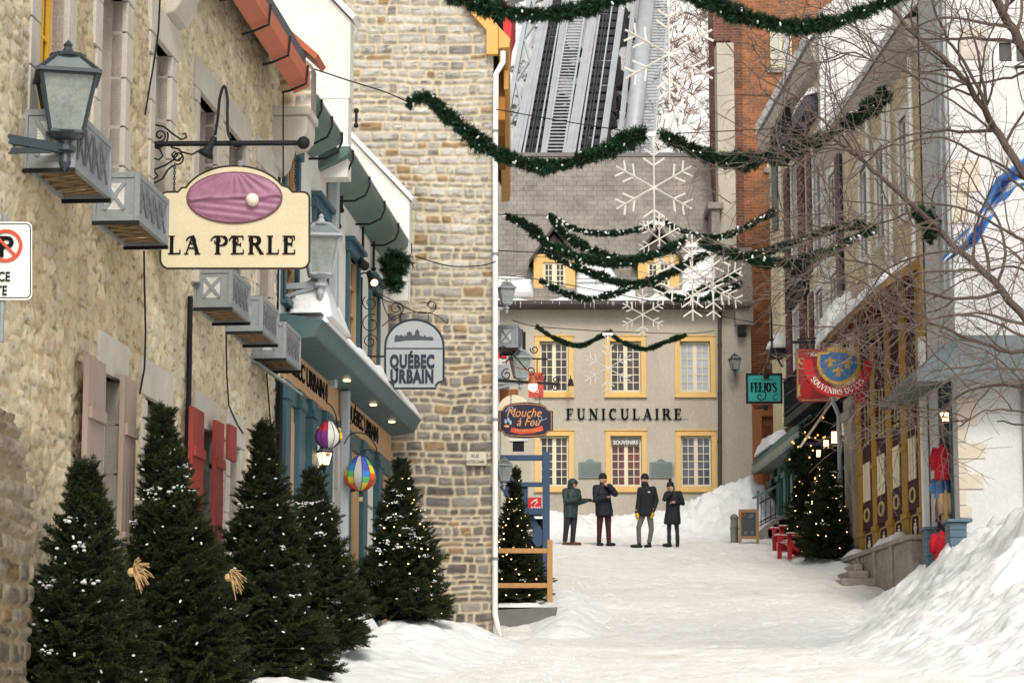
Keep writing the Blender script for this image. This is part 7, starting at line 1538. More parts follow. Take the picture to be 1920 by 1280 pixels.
for cx, cy in ((1556, 679), (1588, 682), (1571, 697)):
    def lf(px, py): return SH(cx+px, cy+py)
    for pts, w_ in (([(0, 10), (0, 5), (0, -2), (0, -10)], [.02, .02, .085, .005]), ([(-1, 3), (-5, -4), (-9, -2), (-9, 2)], [.02, .05, .04, .01]), ([(1, 3), (5, -4), (9, -2), (9, 2)], [.02, .05, .04, .01]), ([(-5, 4), (5, 4)], [.025, .025]), ([(-1, 5), (-4, 9)], [.02, .03]), ([(1, 5), (4, 9)], [.02, .03])):
        mb.ribbon([lf(*p) for p in pts], w_, -.058-random.random()*.002, -.047)
mb.build('lilies', gold_, SD)
M['ribred'] = mat('ribbon_red', (.50, .012, .015), (.44, .01, .012), rough=.5)
ccx, ccy = 1571, 678; band = [(ccx+57*math.cos(R_(a)), ccy-58*math.sin(R_(a))) for a in range(176, 367, 6)]; 
mb = MB(); mid = [SH(*p) for p in band]; mb.ribbon(mid, .20, -.03, .0); mb.build('ribbon', 'ribred', SD)
rdk = mat('ribbon_dark_red', (.36, .012, .015)); mb = MB(); mb.prism([SH(*p) for p in ((1511, 688), (1524, 703), (1521, 748), (1515, 739), (1502, 744))], .004, .03); mb.prism([SH(*p) for p in ((1606, 735), (1622, 718), (1624, 758), (1614, 751), (1603, 757))], .004, .03); mb.build('ribbon_tail', rdk, SD)
lt = MB(); R1 = 58*k_
def ap(t): a = R_(270)+t/R1+.02; return sx0+(ccx-1570)*k_+R1*math.cos(a), sz0+(690-ccy)*k_+R1*math.sin(a)-.0, a+pi/2
def ap2(t):
    a = R_(268)+t/(R1+.055); r = R1+.055; return sx0+(ccx-1570)*k_+r*math.cos(a), sz0+(690-ccy)*k_+r*math.sin(a), a+pi/2
serif(lt, 'SOUVENIRS DU LYS', .118, 0, 0, -.032, track=.045, sx=1.0, path=ap2); lt.build('lettering', 'whitepaint', SD)
mb = MB(); a = SH(1545, 640); b = SH(1625, 640); mb.bar(Vector((a[0], .0, a[1])), Vector((b[0]+.25, .0, b[1])), .05)
for px in (1556, 1590): c = SH(px, 640); mb.bar(Vector((c[0], 0, c[1])), Vector((c[0], 0, c[1]-.14)), .03)
mb.build('hanger', 'iron', SD)
# ---- hanging shop lanterns at the green shop entrance
for i, (px, py, w_, h_, l_) in enumerate(((1580, 804, 13, 24, 'pale cylinder lantern nearest the grey pipe'), (1564, 820, 13, 22, 'glowing paper lantern second from the pipe'), (1549, 835, 12, 20, 'glowing paper lantern third from the pipe'), (1535, 850, 10, 13, 'smallest glowing lantern deepest in the entrance'))):
    t, q_ = sgn('paper_lantern', l_, px, py, 54.6+i*.5, 'lantern', 'lanterns at the green shop entrance'); k = (54.6+i*.5)/4550; mb = MB(); n = 12 if i == 0 else 4; mb.lathe([(w_/2*k, -h_/2*k), (w_/2*k, h_/2*k)], n=n, rot=.78); mb.build('shade', mat('pale_pink_shade', (.75, .55, .48), emit=.35, ecol=(1, .7, .5)) if i == 0 else 'lampwarm', t)
    mb = MB(); mb.lathe([(w_/2*k*1.06, -h_/2*k-.02), (w_/2*k*1.06, -h_/2*k)], n=n, rot=.78); mb.lathe([(w_/2*k*1.06, h_/2*k), (w_/2*k*1.06, h_/2*k+.03)], n=n, rot=.78); mb.tube([(0, 0, h_/2*k), (0, 0, h_/2*k+.3)], .01, 4); mb.build('frame', 'iron', t)
mb = MB(); rs = random.Random(8); c0 = P(1520, 830, 56)
for i in range(24): p = P(rs.gauss(1520, 22), rs.gauss(830, 26), 56+rs.uniform(-.3, .5))-c0; mb.ball(p, .022, 5)
o = mb.build('fairy_lights', mat('orange_fairy_light', (1, .5, .15), emit=2.2, ecol=(1, .35, .08)), loc=c0); tag(o, 'orange fairy lights scattered in the dark entrance greenery', kind='stuff')
# ---- chalkboard
CB = thing('chalkboard', 'wooden framed chalkboard standing on the snow left of the red chair', 'chalkboard', at(1404, 59.6), R_(-6)); s_ = 1/76.3
mb = MB(); W_, H_ = .50, .87
tl = Matrix.Rotation(R_(-8), 4, 'X'); mb.X = tl
for x in (-W_/2, W_/2-.07): mb.box(x, x+.07, 0, .035, 0, H_)
mb.box(-W_/2+.07, W_/2-.07, .001, .034, H_-.08, H_); mb.box(-W_/2+.07, W_/2-.07, .001, .034, .12, .19); mb.X = None; mb.build('frame', mat('worn_oak', (.33, .18, .09), (.24, .13, .065), stretch=(4, 4, 1)), CB, bevel=.004)
mb = MB(); mb.X = tl; mb.box(-W_/2+.07, W_/2-.07, .01, .03, .19, H_-.08); mb.X = None; mb.build('slate', mat('chalk_slate', (.035, .042, .048), (.06, .066, .07), scale=4, rough=.8), CB)
mb = MB(); mb.X = tl; M['chalk'] = mat('chalk', (.4, .42, .42), rough=.9)
for x in (-.08, .09): mb.tube([(x+.03*math.cos(t*pi/8), .006, .26+.03*math.sin(t*pi/8)) for t in range(16)], .004, 3, closed=True); mb.bar((x-.03, .006, .31), (x+.03, .006, .31), .004)
for i in range(3): mb.bar((.02, .006, .72-i*.03), (.12, .006, .74-i*.03), .006)
mb.X = None; mb.build('chalk_marks', 'chalk', CB); mb = MB(); mb.X = tl; mb.tube([(-.13+.045*math.cos(t*pi/8), -.005, .73+.045*math.sin(t*pi/8)) for t in range(16)], .014, 5, closed=True); mb.X = None; mb.build('painted_ring', 'wood', CB)
mb = MB(); mb.X = Matrix.Translation((0, .42, 0)) @ Matrix.Rotation(R_(14), 4, 'X')
for x in (-W_/2, W_/2-.05): mb.box(x, x+.05, 0, .03, 0, H_)
mb.box(-W_/2+.05, W_/2-.05, .002, .028, .2, H_-.02); mb.X = None; mb.build('back_leg', 'iron', CB)
# ---- bollard
BO = thing('bollard', 'stubby greenish grey bollard in the snow left of the chalkboard', 'bollard', at(1377, 60.3, .12)); mb = MB(); mb.lathe([(.10, -.2), (.10, .22), (.115, .23), (.115, .26), (.10, .27), (.095, .48), (.11, .49), (.11, .52), (.085, .56), (.05, .60), (.01, .61)], n=16); mb.build('post', mat('mossy_grey_metal', (.20, .20, .165), (.14, .14, .11), rough=.6), BO, smooth=False)
# ---- green stair rail to the brown door
SR = thing('stair_railing', 'dark green iron stair railing rising to the brown door', 'railing', P(1425, 990, 62)); so4 = SR.location
def sr(px, py, Y=62): return P(px, py, Y)-so4
mb = MB(); mb.bar(sr(1411, 934), sr(1462, 908), .06, .06); mb.build('handrail', 'greeng', SR); mb = MB(); mb.bar(sr(1421, 926), sr(1421, 1000), .05, .05); mb.ball(sr(1421, 922), .05, 8); mb.build('post', 'greeng', SR)
mb = MB(); mb.bar(sr(1424, 943), sr(1456, 926), .03); mb.bar(sr(1424, 979), sr(1456, 962), .025); mb.bar(sr(1424, 985), sr(1456, 968), .025)
for i in range(4): x = 1427+i*9; mb.bar(sr(x, 930-i*4.6), sr(x, 985-i*4.6), .018)
for i in range(5): mb.tube([sr(*p) for p in spiral(1428+i*6.5, 978-i*3.4, 1, 3, 0, 1, 10)], .008, 3)
mb.build('baluster', 'iron', SR); mb = MB()
for i in range(4): p = sr(1430+i*10, 990-i*8); mb.box(p.x, p.x+1.2, 0, 1.3, p.z-.35, p.z)
mb.build('step', 'greystone', SR)
# ---- adirondack chairs
def adirondack(label, loc, rz):
    t = thing('adirondack_chair', label, 'chair', loc, rz, 'red wooden chairs'); m = mat('barn_red_paint', (.42, .025, .03), (.33, .02, .024), rough=.5)
    mb = MB()
    for s in (-1, 1): mb.box(s*.28-.02, s*.28+.02, -.30, -.20, -.04, .52)
    mb.build('front_leg', m, t, bevel=.004); mb = MB()
    for s in (-1, 1): mb.bar((s*.25, -.30, .32), (s*.25, .48, .02), .04, .13)
    mb.build('side_board', m, t, bevel=.004); mb = MB()
    for i in range(6): y = -.30+i*.1; z = .375-(y+.3)*.33; mb.box(-.25, .25, y, y+.085, z, z+.02)
    mb.build('seat', m, t, bevel=.003)
    for s in (-1, 1): mb = MB(); mb.box(s*.34-.075, s*.34+.075, -.36, .36, .52, .545); mb.build('armrest', m, t, bevel=.006); q = MB(); q.box(s*.34-.06, s*.34+.06, -.33, .3, .547, .57); q.build('armrest_snow', 'snow', t, bevel=.01)
    mb = MB(); mb.X = Matrix.Translation((0, .24, .2)) @ Matrix.Rotation(R_(-22), 4, 'X')
    for i in range(5): x = -.24+i*.098; h = .72-abs(i-2)*.05; mb.box(x, x+.085, 0, .02, 0, h)
    mb.box(-.25, .25, .022, .05, .3, .36); mb.X = None; mb.build('backrest', m, t, bevel=.003)
    topsnow(t, lambda X, Y: .395-(Y+.3)*.33, -.24, .24, -.28, .22, .07, 3, res=.04, name='seat_snow'); return t
adirondack('nearer red wooden garden chair with snow on its arms', gz(P(1490, 1045, 55.2).x, 55.2, .02), R_(-72)); adirondack('farther red wooden garden chair half hidden by the nearer one', gz(P(1478, 1030, 57.2).x, 57.2, .02), R_(-78))
# ---- clothes at the white house
def garment(label, px0, px1, py0, py1, Y, m, sleeves=True, cat='jacket', name='hanging_jacket'):
    p0 = P((px0+px1)/2, py0, Y); t = thing(name, label, cat, p0, -.35, 'clothes hanging at the white house'); k = Y/4550; w_ = (px1-px0)*k/2*1.15; h = (py1-py0)*k; rs = random.Random(int(px0))
    n, mrows = 20, 14; mb = MB(); prof = []
    V = []; F = []
    for i in range(mrows+1):
        q = i/mrows; wd = w_*(.30+.62*min(1, q*4) if q < .25 else .92+.10*q)
        for j in range(n):
            a = 2*pi*j/n; fold = 1+.10*math.sin(a*5+q*3+px0)*min(1, q*2); V.append((wd*math.cos(a)*fold, .13*math.sin(a)*fold, -h*q+.015*math.sin(a*3)))
    for i in range(mrows):
        for j in range(n): F.append((i*n+j, i*n+(j+1) % n, (i+1)*n+(j+1) % n, (i+1)*n+j))
    mb._add(V, F); mb._add([V[j] for j in range(n)], [tuple(range(n))]); mb._add([V[mrows*n+j] for j in range(n)], [tuple(range(n))])
    mb.build('cloth', m, t, smooth=True)
    if sleeves:
        mb = MB()
        for s in (-1, 1): mb.tube([(s*w_*.75, -.02, -h*.10), (s*w_*1.02, -.05, -h*.4), (s*w_*.98, -.10, -h*.72)], [.07, .075, .055], 8)
        mb.build('sleeve', m, t, smooth=True)
    mb = MB(); mb.tube([(-w_*.5, 0, .0), (0, 0, .06), (w_*.5, 0, 0)], .008, 4); mb.tube([(0, 0, .06), (0, 0, .13), (.03, 0, .15)], .006, 4); mb.build('hanger', 'iron', t)
    return t
M['redc'] = mat('red_cloth', (.48, .012, .03), (.38, .01, .02), scale=6, rough=.85); M['bluec'] = mat('light_blue_cloth', (.08, .26, .55), (.06, .2, .42), scale=6, rough=.85); M['tanc'] = mat('tan_cloth', (.33, .21, .11), (.27, .17, .08), scale=6, rough=.85); M['navyc'] = mat('navy_print_cloth', (.02, .02, .06), (.06, .03, .05), scale=20, rough=.85); M['plaidc'] = mat('plaid_cloth', (.20, .03, .05), (.03, .03, .06), scale=30, rough=.9)
garment('upper red jacket hanging at the top of the row', 1753, 1780, 834, 900, 43.4, 'redc'); garment('light blue jacket hanging below the upper red one', 1752, 1776, 896, 934, 43.7, 'bluec'); garment('tan jacket hanging at the right of the row', 1766, 1782, 920, 982, 43.2, 'tanc'); garment('dark printed jacket behind the tan one', 1757, 1776, 932, 990, 43.6, 'navyc', False); garment('plaid scarf at the left of the tan jacket', 1754, 1762, 936, 978, 43.8, 'plaidc', False, 'scarf', 'hanging_scarf'); garment('lower red jacket hanging above the snow pile', 1752, 1781, 996, 1052, 43.2, 'redc')
for lbl, x0, x1, y0, y1, Y in (('teal boarded counter left of the hanging clothes', 1740, 1768, 992, 1075, 44.2), ('teal boarded counter with a cap right of the hanging clothes', 1783, 1812, 978, 1050, 42.0)):
    t, q_ = sgn('market_counter', lbl, (x0+x1)/2, y1, Y, 'counter', 'teal counters'); a = q_(x0, y1); b = q_(x1, y0); mb = MB(); n = 5
    for i in range(n): z0 = a[1]+(b[1]-a[1])*i/n; mb.box(a[0], b[0], 0, .5, z0+.004, z0+(b[1]-a[1])/n-.004)
    mb.build('boards', mat('slate_blue_boards', (.10, .165, .21), (.075, .125, .165), rough=.6), t, bevel=.004); mb = MB(); mb.box(a[0]-.05, b[0]+.1, -.06, .56, b[1], b[1]+.05); mb.build('cap', mat('slate_blue_boards', (.1, .165, .21)), t, bevel=.005)
# ---- blue flag
fl = thing('flag', 'blue and white flag drooping behind the bare tree at the right', 'flag', P(1765, 490, 40.5)); fo = fl.location
nu, nv = 44, 22; X = []; C = []; pa = [(1765, 487), (1800, 440), (1845, 385), (1868, 335), (1925, 292)]; pb = [(1775, 490), (1832, 458), (1862, 405), (1905, 350), (1960, 345)]
def lerp2(pts, t): k = t*(len(pts)-1); i = min(int(k), len(pts)-2); f = k-i; return (pts[i][0]*(1-f)+pts[i+1][0]*f, pts[i][1]*(1-f)+pts[i+1][1]*f)
for i in range(nu+1):
    for j in range(nv+1):
        u, v = i/nu, j/nv; a, b = lerp2(pa, u), lerp2(pb, u); px, py = a[0]*(1-v)+b[0]*v, a[1]*(1-v)+b[1]*v
        p = P(px, py, 40.5+.18*math.sin(v*9+u*5)+.12*math.sin(u*13))-fo; X.append(tuple(p)); wt = abs(u-.46-.25*(v-.5)) < .055 or abs(v-.52+.2*math.sin(u*6)) < .085 or (math.hypot((u-.2)*2.2, v-.25) < .12) or (math.hypot((u-.75)*2.2, v-.78) < .13); C.append((.75, .75, .75, 1) if wt else (.03, .20, .60, 1))
F = [(i*(nv+1)+j, (i+1)*(nv+1)+j, (i+1)*(nv+1)+j+1, i*(nv+1)+j+1) for i in range(nu) for j in range(nv)]
fo_ = tri_mesh('cloth', X, F, mat('flag_cloth', (1, 1, 1), (.85, .85, .85), rough=.7, attr='Col'), fl, C, smooth=True); sm = fo_.modifiers.new('thickness', 'SOLIDIFY'); sm.thickness = .006
mb = MB(); mb.tube([P(1975, 250, 40.5)-fo, P(1975, 700, 40.5)-fo], .03, 8); mb.build('pole', 'galv', fl)
# ================================================================ PEOPLE
def remesh(mb, name, m, parent, voxel, smooth_it=3, top=None):
    o = mb.build('tmp', m); r = o.modifiers.new('r', 'REMESH'); r.mode = 'VOXEL'; r.voxel_size = voxel
    s = o.modifiers.new('s', 'SMOOTH'); s.factor = .5; s.iterations = smooth_it
    bpy.context.view_layer.update(); me = bpy.data.meshes.new_from_object(o.evaluated_get(bpy.context.evaluated_depsgraph_get())); bpy.data.objects.remove(o)
    me.name = name; me.materials.clear(); me.materials.append(M[m] if isinstance(m, str) else m); me.polygons.foreach_set('use_smooth', [True]*len(me.polygons))
    q = bpy.data.objects.new(name, me); col.objects.link(q)
    if parent is not None: q.parent = parent
    return q
def caps(mb, pts, rs, n=10):
    """rounded tapered limb through joints"""
    pts = [Vector(p) for p in pts]; mb.tube(pts, rs, n)
    for p, r in zip(pts, rs): mb.ball(p, r*.99, n)
def loft(mb, secs, n=16):
    """sections (centre, half width, half depth, turn)"""
    vs = []; m = len(secs)
    for c, a, b, t in secs:
        for k in range(n):
            q = 2*pi*k/n; x = a*math.copysign(abs(math.cos(q))**.85, math.cos(q)); y = b*math.copysign(abs(math.sin(q))**.85, math.sin(q)); vs.append((c[0]+x*math.cos(t)-y*math.sin(t), c[1]+x*math.sin(t)+y*math.cos(t), c[2]))
    fs = [(i*n+k, i*n+(k+1) % n, (i+1)*n+(k+1) % n, (i+1)*n+k) for i in range(m-1) for k in range(n)]+[tuple(range(n-1, -1, -1)), tuple((m-1)*n+k for k in range(n))]
    mb._add(vs, fs)
M['skin'] = mat('skin', (.50, .29, .20), (.44, .24, .17), scale=12, rough=.55)
def hand(mb, wrist, d, palm_n, curl=.5, s=1.0, gl=0):
    """palm, four unequal bent fingers and a side thumb; d = pointing direction, palm_n = palm normal"""
    w_ = Vector(wrist); d = Vector(d).normalized(); nrm = Vector(palm_n); nrm = (nrm-d*nrm.dot(d)).normalized(); sd_ = d.cross(nrm); g = 1+gl
    for k in (-1, 0, 1): caps(mb, [w_+sd_*k*.012*s, w_+d*.085*s+sd_*k*.028*s], [.020*s*g, .017*s*g], 8)
    for i, (ln, off) in enumerate(((.070, .032), (.080, .011), (.075, -.011), (.058, -.031))):
        b = w_+d*.088*s+sd_*off*s; a1 = curl*.6; a2 = curl*1.3
        p1 = b+(d*math.cos(a1)+nrm*math.sin(a1))*ln*.5*s; p2 = p1+(d*math.cos(a2)+nrm*math.sin(a2))*ln*.5*s; caps(mb, [b, p1, p2], [.0098*s*g, .009*s*g, .0078*s*g], 6)
    b = w_+d*.03*s+sd_*.028*s; p1 = b+(d*.6+sd_*.8).normalized()*.04*s; p2 = p1+(d*.8+sd_*.25+nrm*.4).normalized()*.032*s; caps(mb, [b, p1, p2], [.012*s*g, .0105*s*g, .009*s*g], 6)
def person(label, foot_px, J, spec):
    Y0 = 59.0; root = P(1020+foot_px[0]/6.4, 860+foot_px[1]/6.4, Y0); root.z = float(gheight(np.array([root.x]), np.array([Y0]))[0])+.005; zo = root.copy(); zf = P(1020, 860+foot_px[1]/6.4, Y0).z
    def j(n):
        x, y, dy = J[n]; p = P(1020+x/6.4, 860+y/6.4, Y0+dy); q = p-zo; q.z = p.z-zf; 
        return q
    hd, nk, ch, hp = j('head'), j('neck'), j('chest'), j('hips'); hr = spec.get('hr', .105); f = Vector((spec['face'][0], spec['face'][1], 0)).normalized(); s_ = Vector((-f.y, f.x, 0)); tw = math.atan2(f.y, f.x)+pi/2; bt = spec.get('turn', tw)
    body = MB(); body.X = None
    body.lathe([(.01, -hr*1.2), (hr*.50, -hr*1.08), (hr*.70, -hr*.75), (hr*.80, -hr*.3), (hr*.84, .1*hr), (hr*.82, hr*.5), (hr*.6, hr*.92), (hr*.2, hr*1.12), (.01, hr*1.15)], hd, 16)
    body.ball(hd+f*hr*.80+Vector((0, 0, -hr*.12)), hr*.14, 8, sz=1.5); body.ball(hd+f*hr*.82+Vector((0, 0, -hr*.28)), hr*.16, 8, sz=.8); body.ball(hd+f*hr*.55+Vector((0, 0, -hr*.85)), hr*.28, 8)   # nose, chin
    for s in (-1, 1): body.ball(hd+s_*s*hr*.83+Vector((0, 0, -hr*.1)), hr*.2, 8, sx=.6); body.ball(hd+f*hr*.55+s_*s*hr*.4+Vector((0, 0, -hr*.35)), hr*.28, 8)
    caps(body, [nk+Vector((0, 0, -.05)), hd+Vector((0, 0, -hr*.6))], [.055, .05])
    loft(body, [(hp+Vector((0, 0, -.06)), .11, .07, bt), (hp.lerp(ch, .5), .12, .08, bt), (ch, .16, .10, bt), (nk+Vector((0, 0, -.03)), .09, .06, bt)])
    for sfx in 'LR':
        sh, el, wr = j('sh'+sfx), j('el'+sfx), j('wr'+sfx); caps(body, [ch+Vector((0, 0, .05)), sh, el, wr], [.06, .05, .038, .026])
        hdir = spec['hand'+sfx]; 
        if not spec.get('gloves'): hand(body, wr, hdir[0], hdir[1], hdir[2])
        else: hand(body, wr, hdir[0], hdir[1], hdir[2])
        h_, kn, an, to = j('hip'+sfx), j('kn'+sfx), j('an'+sfx), j('to'+sfx); caps(body, [hp, h_, kn, an, to], [.07, .055, .036, .022, .018])
    b = remesh(body, 'person', 'skin', None, .0062, 2); b.location = zo; tag(b, label, 'person', 'four people standing and talking in the snow')
    # face details
    mb = MB()
    for s in (-1, 1): mb.ball(hd+f*hr*.76+s_*s*hr*.32+Vector((0, 0, hr*.1)), hr*.11, 8, sz=.7)
    mb.build('eyes', 'iron', b); mb = MB(); mb.bar(hd+f*hr*.80-s_*hr*.22+Vector((0, 0, -hr*.55)), hd+f*hr*.80+s_*hr*.22+Vector((0, 0, -hr*.55)), .012, .01); mb.build('mouth', mat('lip', (.35, .12, .09)), b)
    if spec.get('glasses'):
        mb = MB()
        for s in (-1, 1):
            c = hd+f*hr*.92+s_*s*hr*.36+Vector((0, 0, hr*.1)); mb.tube([c+s_*math.cos(t*pi/6)*hr*.27+Vector((0, 0, math.sin(t*pi/6)*hr*.2)) for t in range(12)], .0045, 4, closed=True)
        mb.build('glasses', 'iron', b)
    # coat
    c = MB(); secs = []
    for (x, y, hw, dp) in spec['coat']:
        p = P(1020+x/6.4, 860+y/6.4, Y0); q = p-zo; q.z = p.z-zf; q.y = spec.get('cy', 0); secs.append((q, hw/6.4/4550*Y0, dp, 0 if not spec.get('rotcoat') else bt*.4))
    loft(c, secs, 20)
    for sfx in 'LR':
        sh, el, wr = j('sh'+sfx), j('el'+sfx), j('wr'+sfx); hdv = Vector(spec['hand'+sfx][0]).normalized(); q = spec.get('sleeve', 1); caps(c, [ch+Vector((0, 0, .06)).lerp(sh-ch, .5) if False else ch.lerp(sh, .5)+Vector((0, 0, .03)), sh, sh.lerp(el, .5), el, el.lerp(wr, .5), wr+hdv*.0], [.10*q, .092*q, .082*q, .072*q, .066*q, .052*q], 12)
    cz = spec.get('collar', .075); caps(c, [nk+Vector((0, 0, -.06)), nk+Vector((0, 0, .03))], [cz*1.15, cz], 12)
    ct = remesh(c, 'coat', spec['cm'], b, .012, 4)
    mb = MB(); z0, z1 = secs[-1][0], secs[0][0]
    mb.tube([Vector((q.x+f.x*.06, q.y-d_*1.02 if True else 0, q.z)) for q, a_, d_, t_2 in secs[:-1]], .006, 4); mb.build('zip', 'iron', ct)
    if spec.get('logo'):
        mb = MB(); q = j('chest')+Vector((.05, -.165, .02)); mb.box(q.x-.025, q.x+.03, q.y, q.y+.01, q.z-.012, q.z+.012); mb.build('chest_logo', 'whitepaint', ct)
    # trousers
    t = MB(); tr = spec.get('tr', 1)
    for sfx in 'LR':
        h_, kn, an, to = j('hip'+sfx), j('kn'+sfx), j('an'+sfx), j('to'+sfx); caps(t, [hp.lerp(h_, .6)+Vector((0, 0, .14)), h_, h_.lerp(kn, .5), kn, kn.lerp(an, .5), an+Vector((0, 0, .02))], [.10*tr, .098*tr, .086*tr, .072*tr, .066*tr, .062*tr], 12)
    remesh(t, 'trousers', spec['tm'], b, .011, 3)
    for sfx in 'LR':
        an, to = j('an'+sfx), j('to'+sfx); s2 = MB(); an = Vector((an.x, an.y, max(an.z, .09))); heel = Vector((an.x, an.y, .04)); d_ = Vector((to.x-an.x, to.y-an.y, 0)); d_ = d_.normalized()*min(max(d_.length, .13), .20); toe = Vector((an.x+d_.x, an.y+d_.y, .035)); hh = spec.get('boot', .17)
        caps(s2, [heel-d_*.25, heel+d_*.4, toe], [.042, .046, .036], 10); caps(s2, [heel+Vector((0, 0, .01)), Vector((an.x, an.y, hh))], [.048, .055], 10)
        remesh(s2, 'boot', spec['bm'], b, .009, 2)
    # head wear
    hm = spec['hm']; hw = MB()
    if spec.get('hood'):
        up = hd+Vector((0, 0, hr*.25))-f*hr*.22; hw.ball(up, hr*1.28, 14); hw.ball(hd-f*hr*.5+Vector((0, 0, -hr*.6)), hr*1.15, 12); h2 = remesh(hw, 'hood', hm, b, .012, 3)
        # open the hood at the face
        me = h2.data; bm = bmesh.new(); bm.from_mesh(me); cc = hd+f*hr*1.05+Vector((0, 0, -hr*.35)); bmesh.ops.delete(bm, geom=[v for v in bm.verts if (v.co-cc).length < hr*.95], context='VERTS'); bm.to_mesh(me); bm.free()
        mb = MB(); mb.lathe([(.01, hr*.30), (hr*.9, hr*.12), (hr*.98, -.1*hr)], hd+Vector((0, 0, hr*.45))+f*hr*.35, 14); mb.build('cap', 'navyc', b, smooth=True)
    else:
        hw.lathe([(hr*.90, hr*.02), (hr*.94, hr*.12), (hr*.95, hr*.5), (hr*.86, hr*.9), (hr*.68, hr*1.22), (hr*.38, hr*1.42), (.01, hr*1.48)], hd-f*hr*.06, 18)
        if spec.get('pompom'): hw.ball(hd+Vector((0, 0, hr*1.72)), hr*.42, 10)
        h2 = hw.build('hat', hm, b, smooth=True); mb = MB(); mb.lathe([(hr*.90, hr*.05), (hr*.965, hr*.08), (hr*.965, hr*.42), (hr*.90, hr*.46)], hd-f*hr*.06, 18); mb.build('cuff', hm, h2, smooth=True)
    if spec.get('gaiter'):
        g = MB(); caps(g, [nk+Vector((0, 0, -.03)), hd+Vector((0, 0, -hr*.95))+f*.01], [.095, .088], 12); g.ball(hd+f*hr*.35+Vector((0, 0, -hr*1.0)), hr*.72, 10); remesh(g, 'neck_gaiter', 'iron' if False else spec['cm'], b, .012, 3)
    if spec.get('hair'):
        g = MB(); g.ball(hd-f*hr*.35+Vector((0, 0, -hr*.35)), hr*1.0, 12, sz=1.1); g.build('hair', mat('dark_hair', (.04, .025, .018)), b, smooth=True)
    if spec.get('gloves'):
        for sfx in 'LR':
            g = MB(); hdir = spec['hand'+sfx]; wr = j('wr'+sfx); d_ = Vector(hdir[0]).normalized(); hand(g, wr, hdir[0], hdir[1], hdir[2], 1.12, .45); caps(g, [wr-d_*.05, wr+d_*.02], [.05, .042], 10); remesh(g, 'glove', spec['gloves'], b, .006, 2)
    return b
M['parka'] = mat('dark_green_parka', (.022, .048, .042), (.014, .032, .028), scale=9, rough=.55, spec=.4, bump=.035, bscale=7); M['navyparka'] = mat('navy_parka', (.012, .014, .028), (.008, .009, .018), scale=9, rough=.6, bump=.035, bscale=7); M['blackj'] = mat('black_jacket', (.010, .010, .012), (.015, .015, .018), scale=8, rough=.7, bump=.035, bscale=7)
M['grayj'] = mat('grey_jeans', (.14, .13, .125), (.10, .095, .09), scale=10, rough=.9); M['darkj'] = mat('dark_jeans', (.03, .032, .038), (.022, .022, .028), scale=10, rough=.9); M['maroonj'] = mat('maroon_cords', (.055, .016, .016), (.04, .011, .011), scale=10, rough=.9); M['bootbr'] = mat('brown_boots', (.12, .06, .035), (.09, .045, .025), rough=.7); M['yglove'] = mat('yellow_leather_gloves', (.72, .44, .015), (.6, .36, .012), rough=.6)
person('person in a dark green hooded parka with brown boots gesturing with one arm', (320, 1018), dict(head=(352, 285, 0), neck=(342, 345, 0), chest=(320, 420, 0), hips=(322, 620, 0), shL=(262, 375, -.05), elL=(262, 490, -.18), wrL=(395, 462, -.24), shR=(398, 380, .04), elR=(425, 500, -.03), wrR=(515, 478, -.10),
 hipL=(285, 660, -.03), knL=(268, 800, -.05), anL=(252, 968, .0), toL=(305, 1015, -.10), hipR=(358, 660, .03), knR=(352, 820, .0), anR=(342, 980, .02), toR=(435, 1015, -.04)),
 dict(face=(.85, -.55), hr=.098, hood=True, glasses=True, cm='parka', hm='parka', tm='darkj', bm='bootbr', handL=((1, .0, .05), (0, -.4, -1), .6), handR=((1, -.1, .05), (.2, -.3, -1), .8), gloves='blackj', coat=[(318, 690, 86, .17), (318, 640, 86, .17), (322, 540, 90, .17), (325, 430, 96, .165), (332, 380, 76, .13), (340, 350, 48, .09)], sleeve=1.08))
person('person in a navy parka and maroon trousers touching the chin with one hand', (740, 1022), dict(head=(708, 222, 0), neck=(702, 285, 0), chest=(700, 380, 0), hips=(720, 600, 0), shL=(628, 335, -.03), elL=(622, 470, -.18), wrL=(740, 440, -.25), shR=(785, 325, .03), elR=(852, 395, -.14), wrR=(780, 300, -.20),
 hipL=(675, 650, 0), knL=(665, 820, -.02), anL=(660, 985, 0), toL=(700, 1015, -.12), hipR=(765, 650, .02), knR=(772, 830, .0), anR=(778, 985, .02), toR=(845, 1015, -.05)),
 dict(face=(.75, -.65), hr=.108, cm='navyparka', hm='blackj', tm='maroonj', bm='blackj', handL=((1, -.1, .1), (0, 0, 1), .5), handR=((-.75, .1, .45), (-.2, .5, -.6), .9), coat=[(722, 662, 108, .19), (722, 600, 108, .19), (710, 500, 100, .18), (700, 400, 100, .175), (702, 345, 76, .13), (702, 300, 50, .09)], sleeve=1.15, tr=.92))
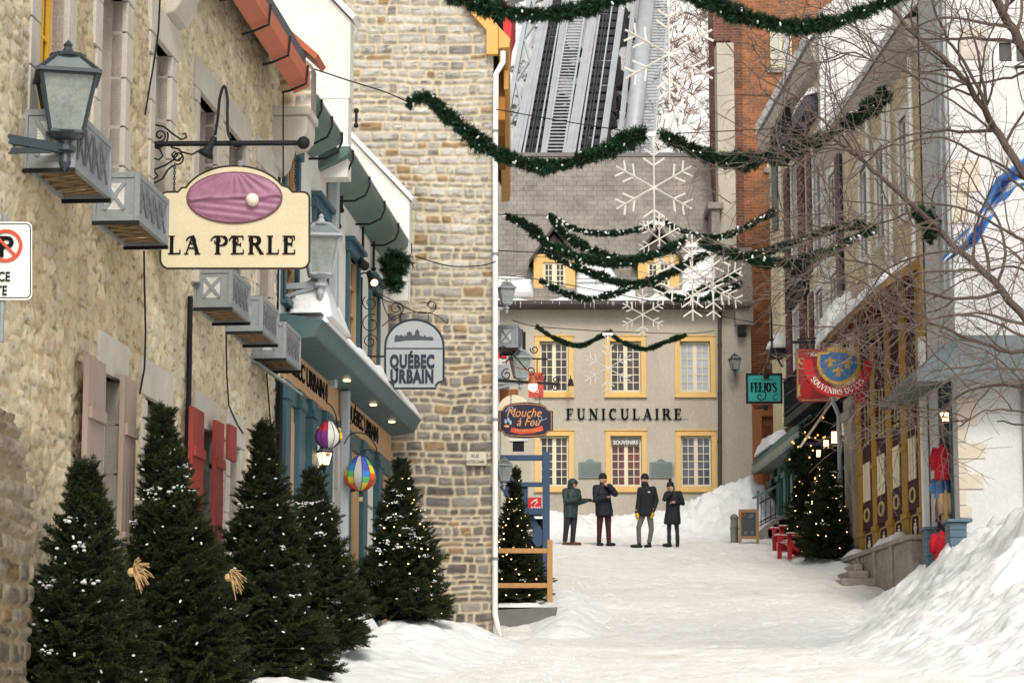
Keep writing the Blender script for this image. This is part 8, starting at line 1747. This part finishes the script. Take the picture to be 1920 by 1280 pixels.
person('person in a black jacket with yellow gloves and grey trousers', (1170, 1022), dict(head=(1208, 205, 0), neck=(1215, 270, 0), chest=(1230, 370, 0), hips=(1225, 590, 0), shL=(1160, 335, -.02), elL=(1140, 470, .0), wrL=(1115, 598, -.06), shR=(1308, 325, .02), elR=(1345, 460, .03), wrR=(1305, 585, -.08),
 hipL=(1185, 620, 0), knL=(1135, 780, -.05), anL=(1140, 968, 0), toL=(1050, 1012, -.06), hipR=(1268, 620, .02), knR=(1288, 800, .0), anR=(1262, 968, .02), toR=(1215, 1015, -.08)),
 dict(face=(-.45, -.9), hr=.108, cm='blackj', hm='blackj', tm='grayj', bm='blackj', gaiter=True, gloves='yglove', logo=True, handL=((-.05, -.1, -1), (.4, .2, 0), .35), handR=((-.1, -.15, -1), (-.4, .3, 0), .35), coat=[(1222, 640, 100, .17), (1222, 612, 104, .17), (1228, 560, 100, .165), (1235, 450, 96, .165), (1238, 380, 96, .165), (1232, 330, 76, .13), (1220, 285, 46, .09)], sleeve=1.0, tr=.88))
person('person in a long black coat and pompom hat with one hand at the face', (1530, 1036), dict(head=(1515, 318, 0), neck=(1528, 375, 0), chest=(1540, 440, 0), hips=(1540, 640, 0), shL=(1478, 405, -.03), elL=(1448, 465, -.16), wrL=(1532, 385, -.20), shR=(1622, 400, .03), elR=(1665, 515, -.04), wrR=(1585, 500, -.20),
 hipL=(1505, 680, 0), knL=(1500, 850, 0), anL=(1502, 985, 0), toL=(1435, 1025, -.08), hipR=(1580, 680, .02), knR=(1598, 850, 0), anR=(1602, 985, .02), toR=(1595, 1030, -.12)),
 dict(face=(-.6, -.8), hr=.095, pompom=True, hair=True, glasses=True, cm='blackj', hm='blackj', tm='darkj', bm='blackj', boot=.26, handL=((.15, -.1, 1), (-.5, .5, 0), .7), handR=((-1, -.1, .0), (0, .3, -1), .6), coat=[(1538, 765, 104, .18), (1540, 700, 100, .175), (1545, 600, 88, .155), (1548, 500, 84, .15), (1550, 430, 86, .145), (1545, 395, 66, .12), (1532, 370, 40, .08)], sleeve=.88, tr=.72, collar=.065))
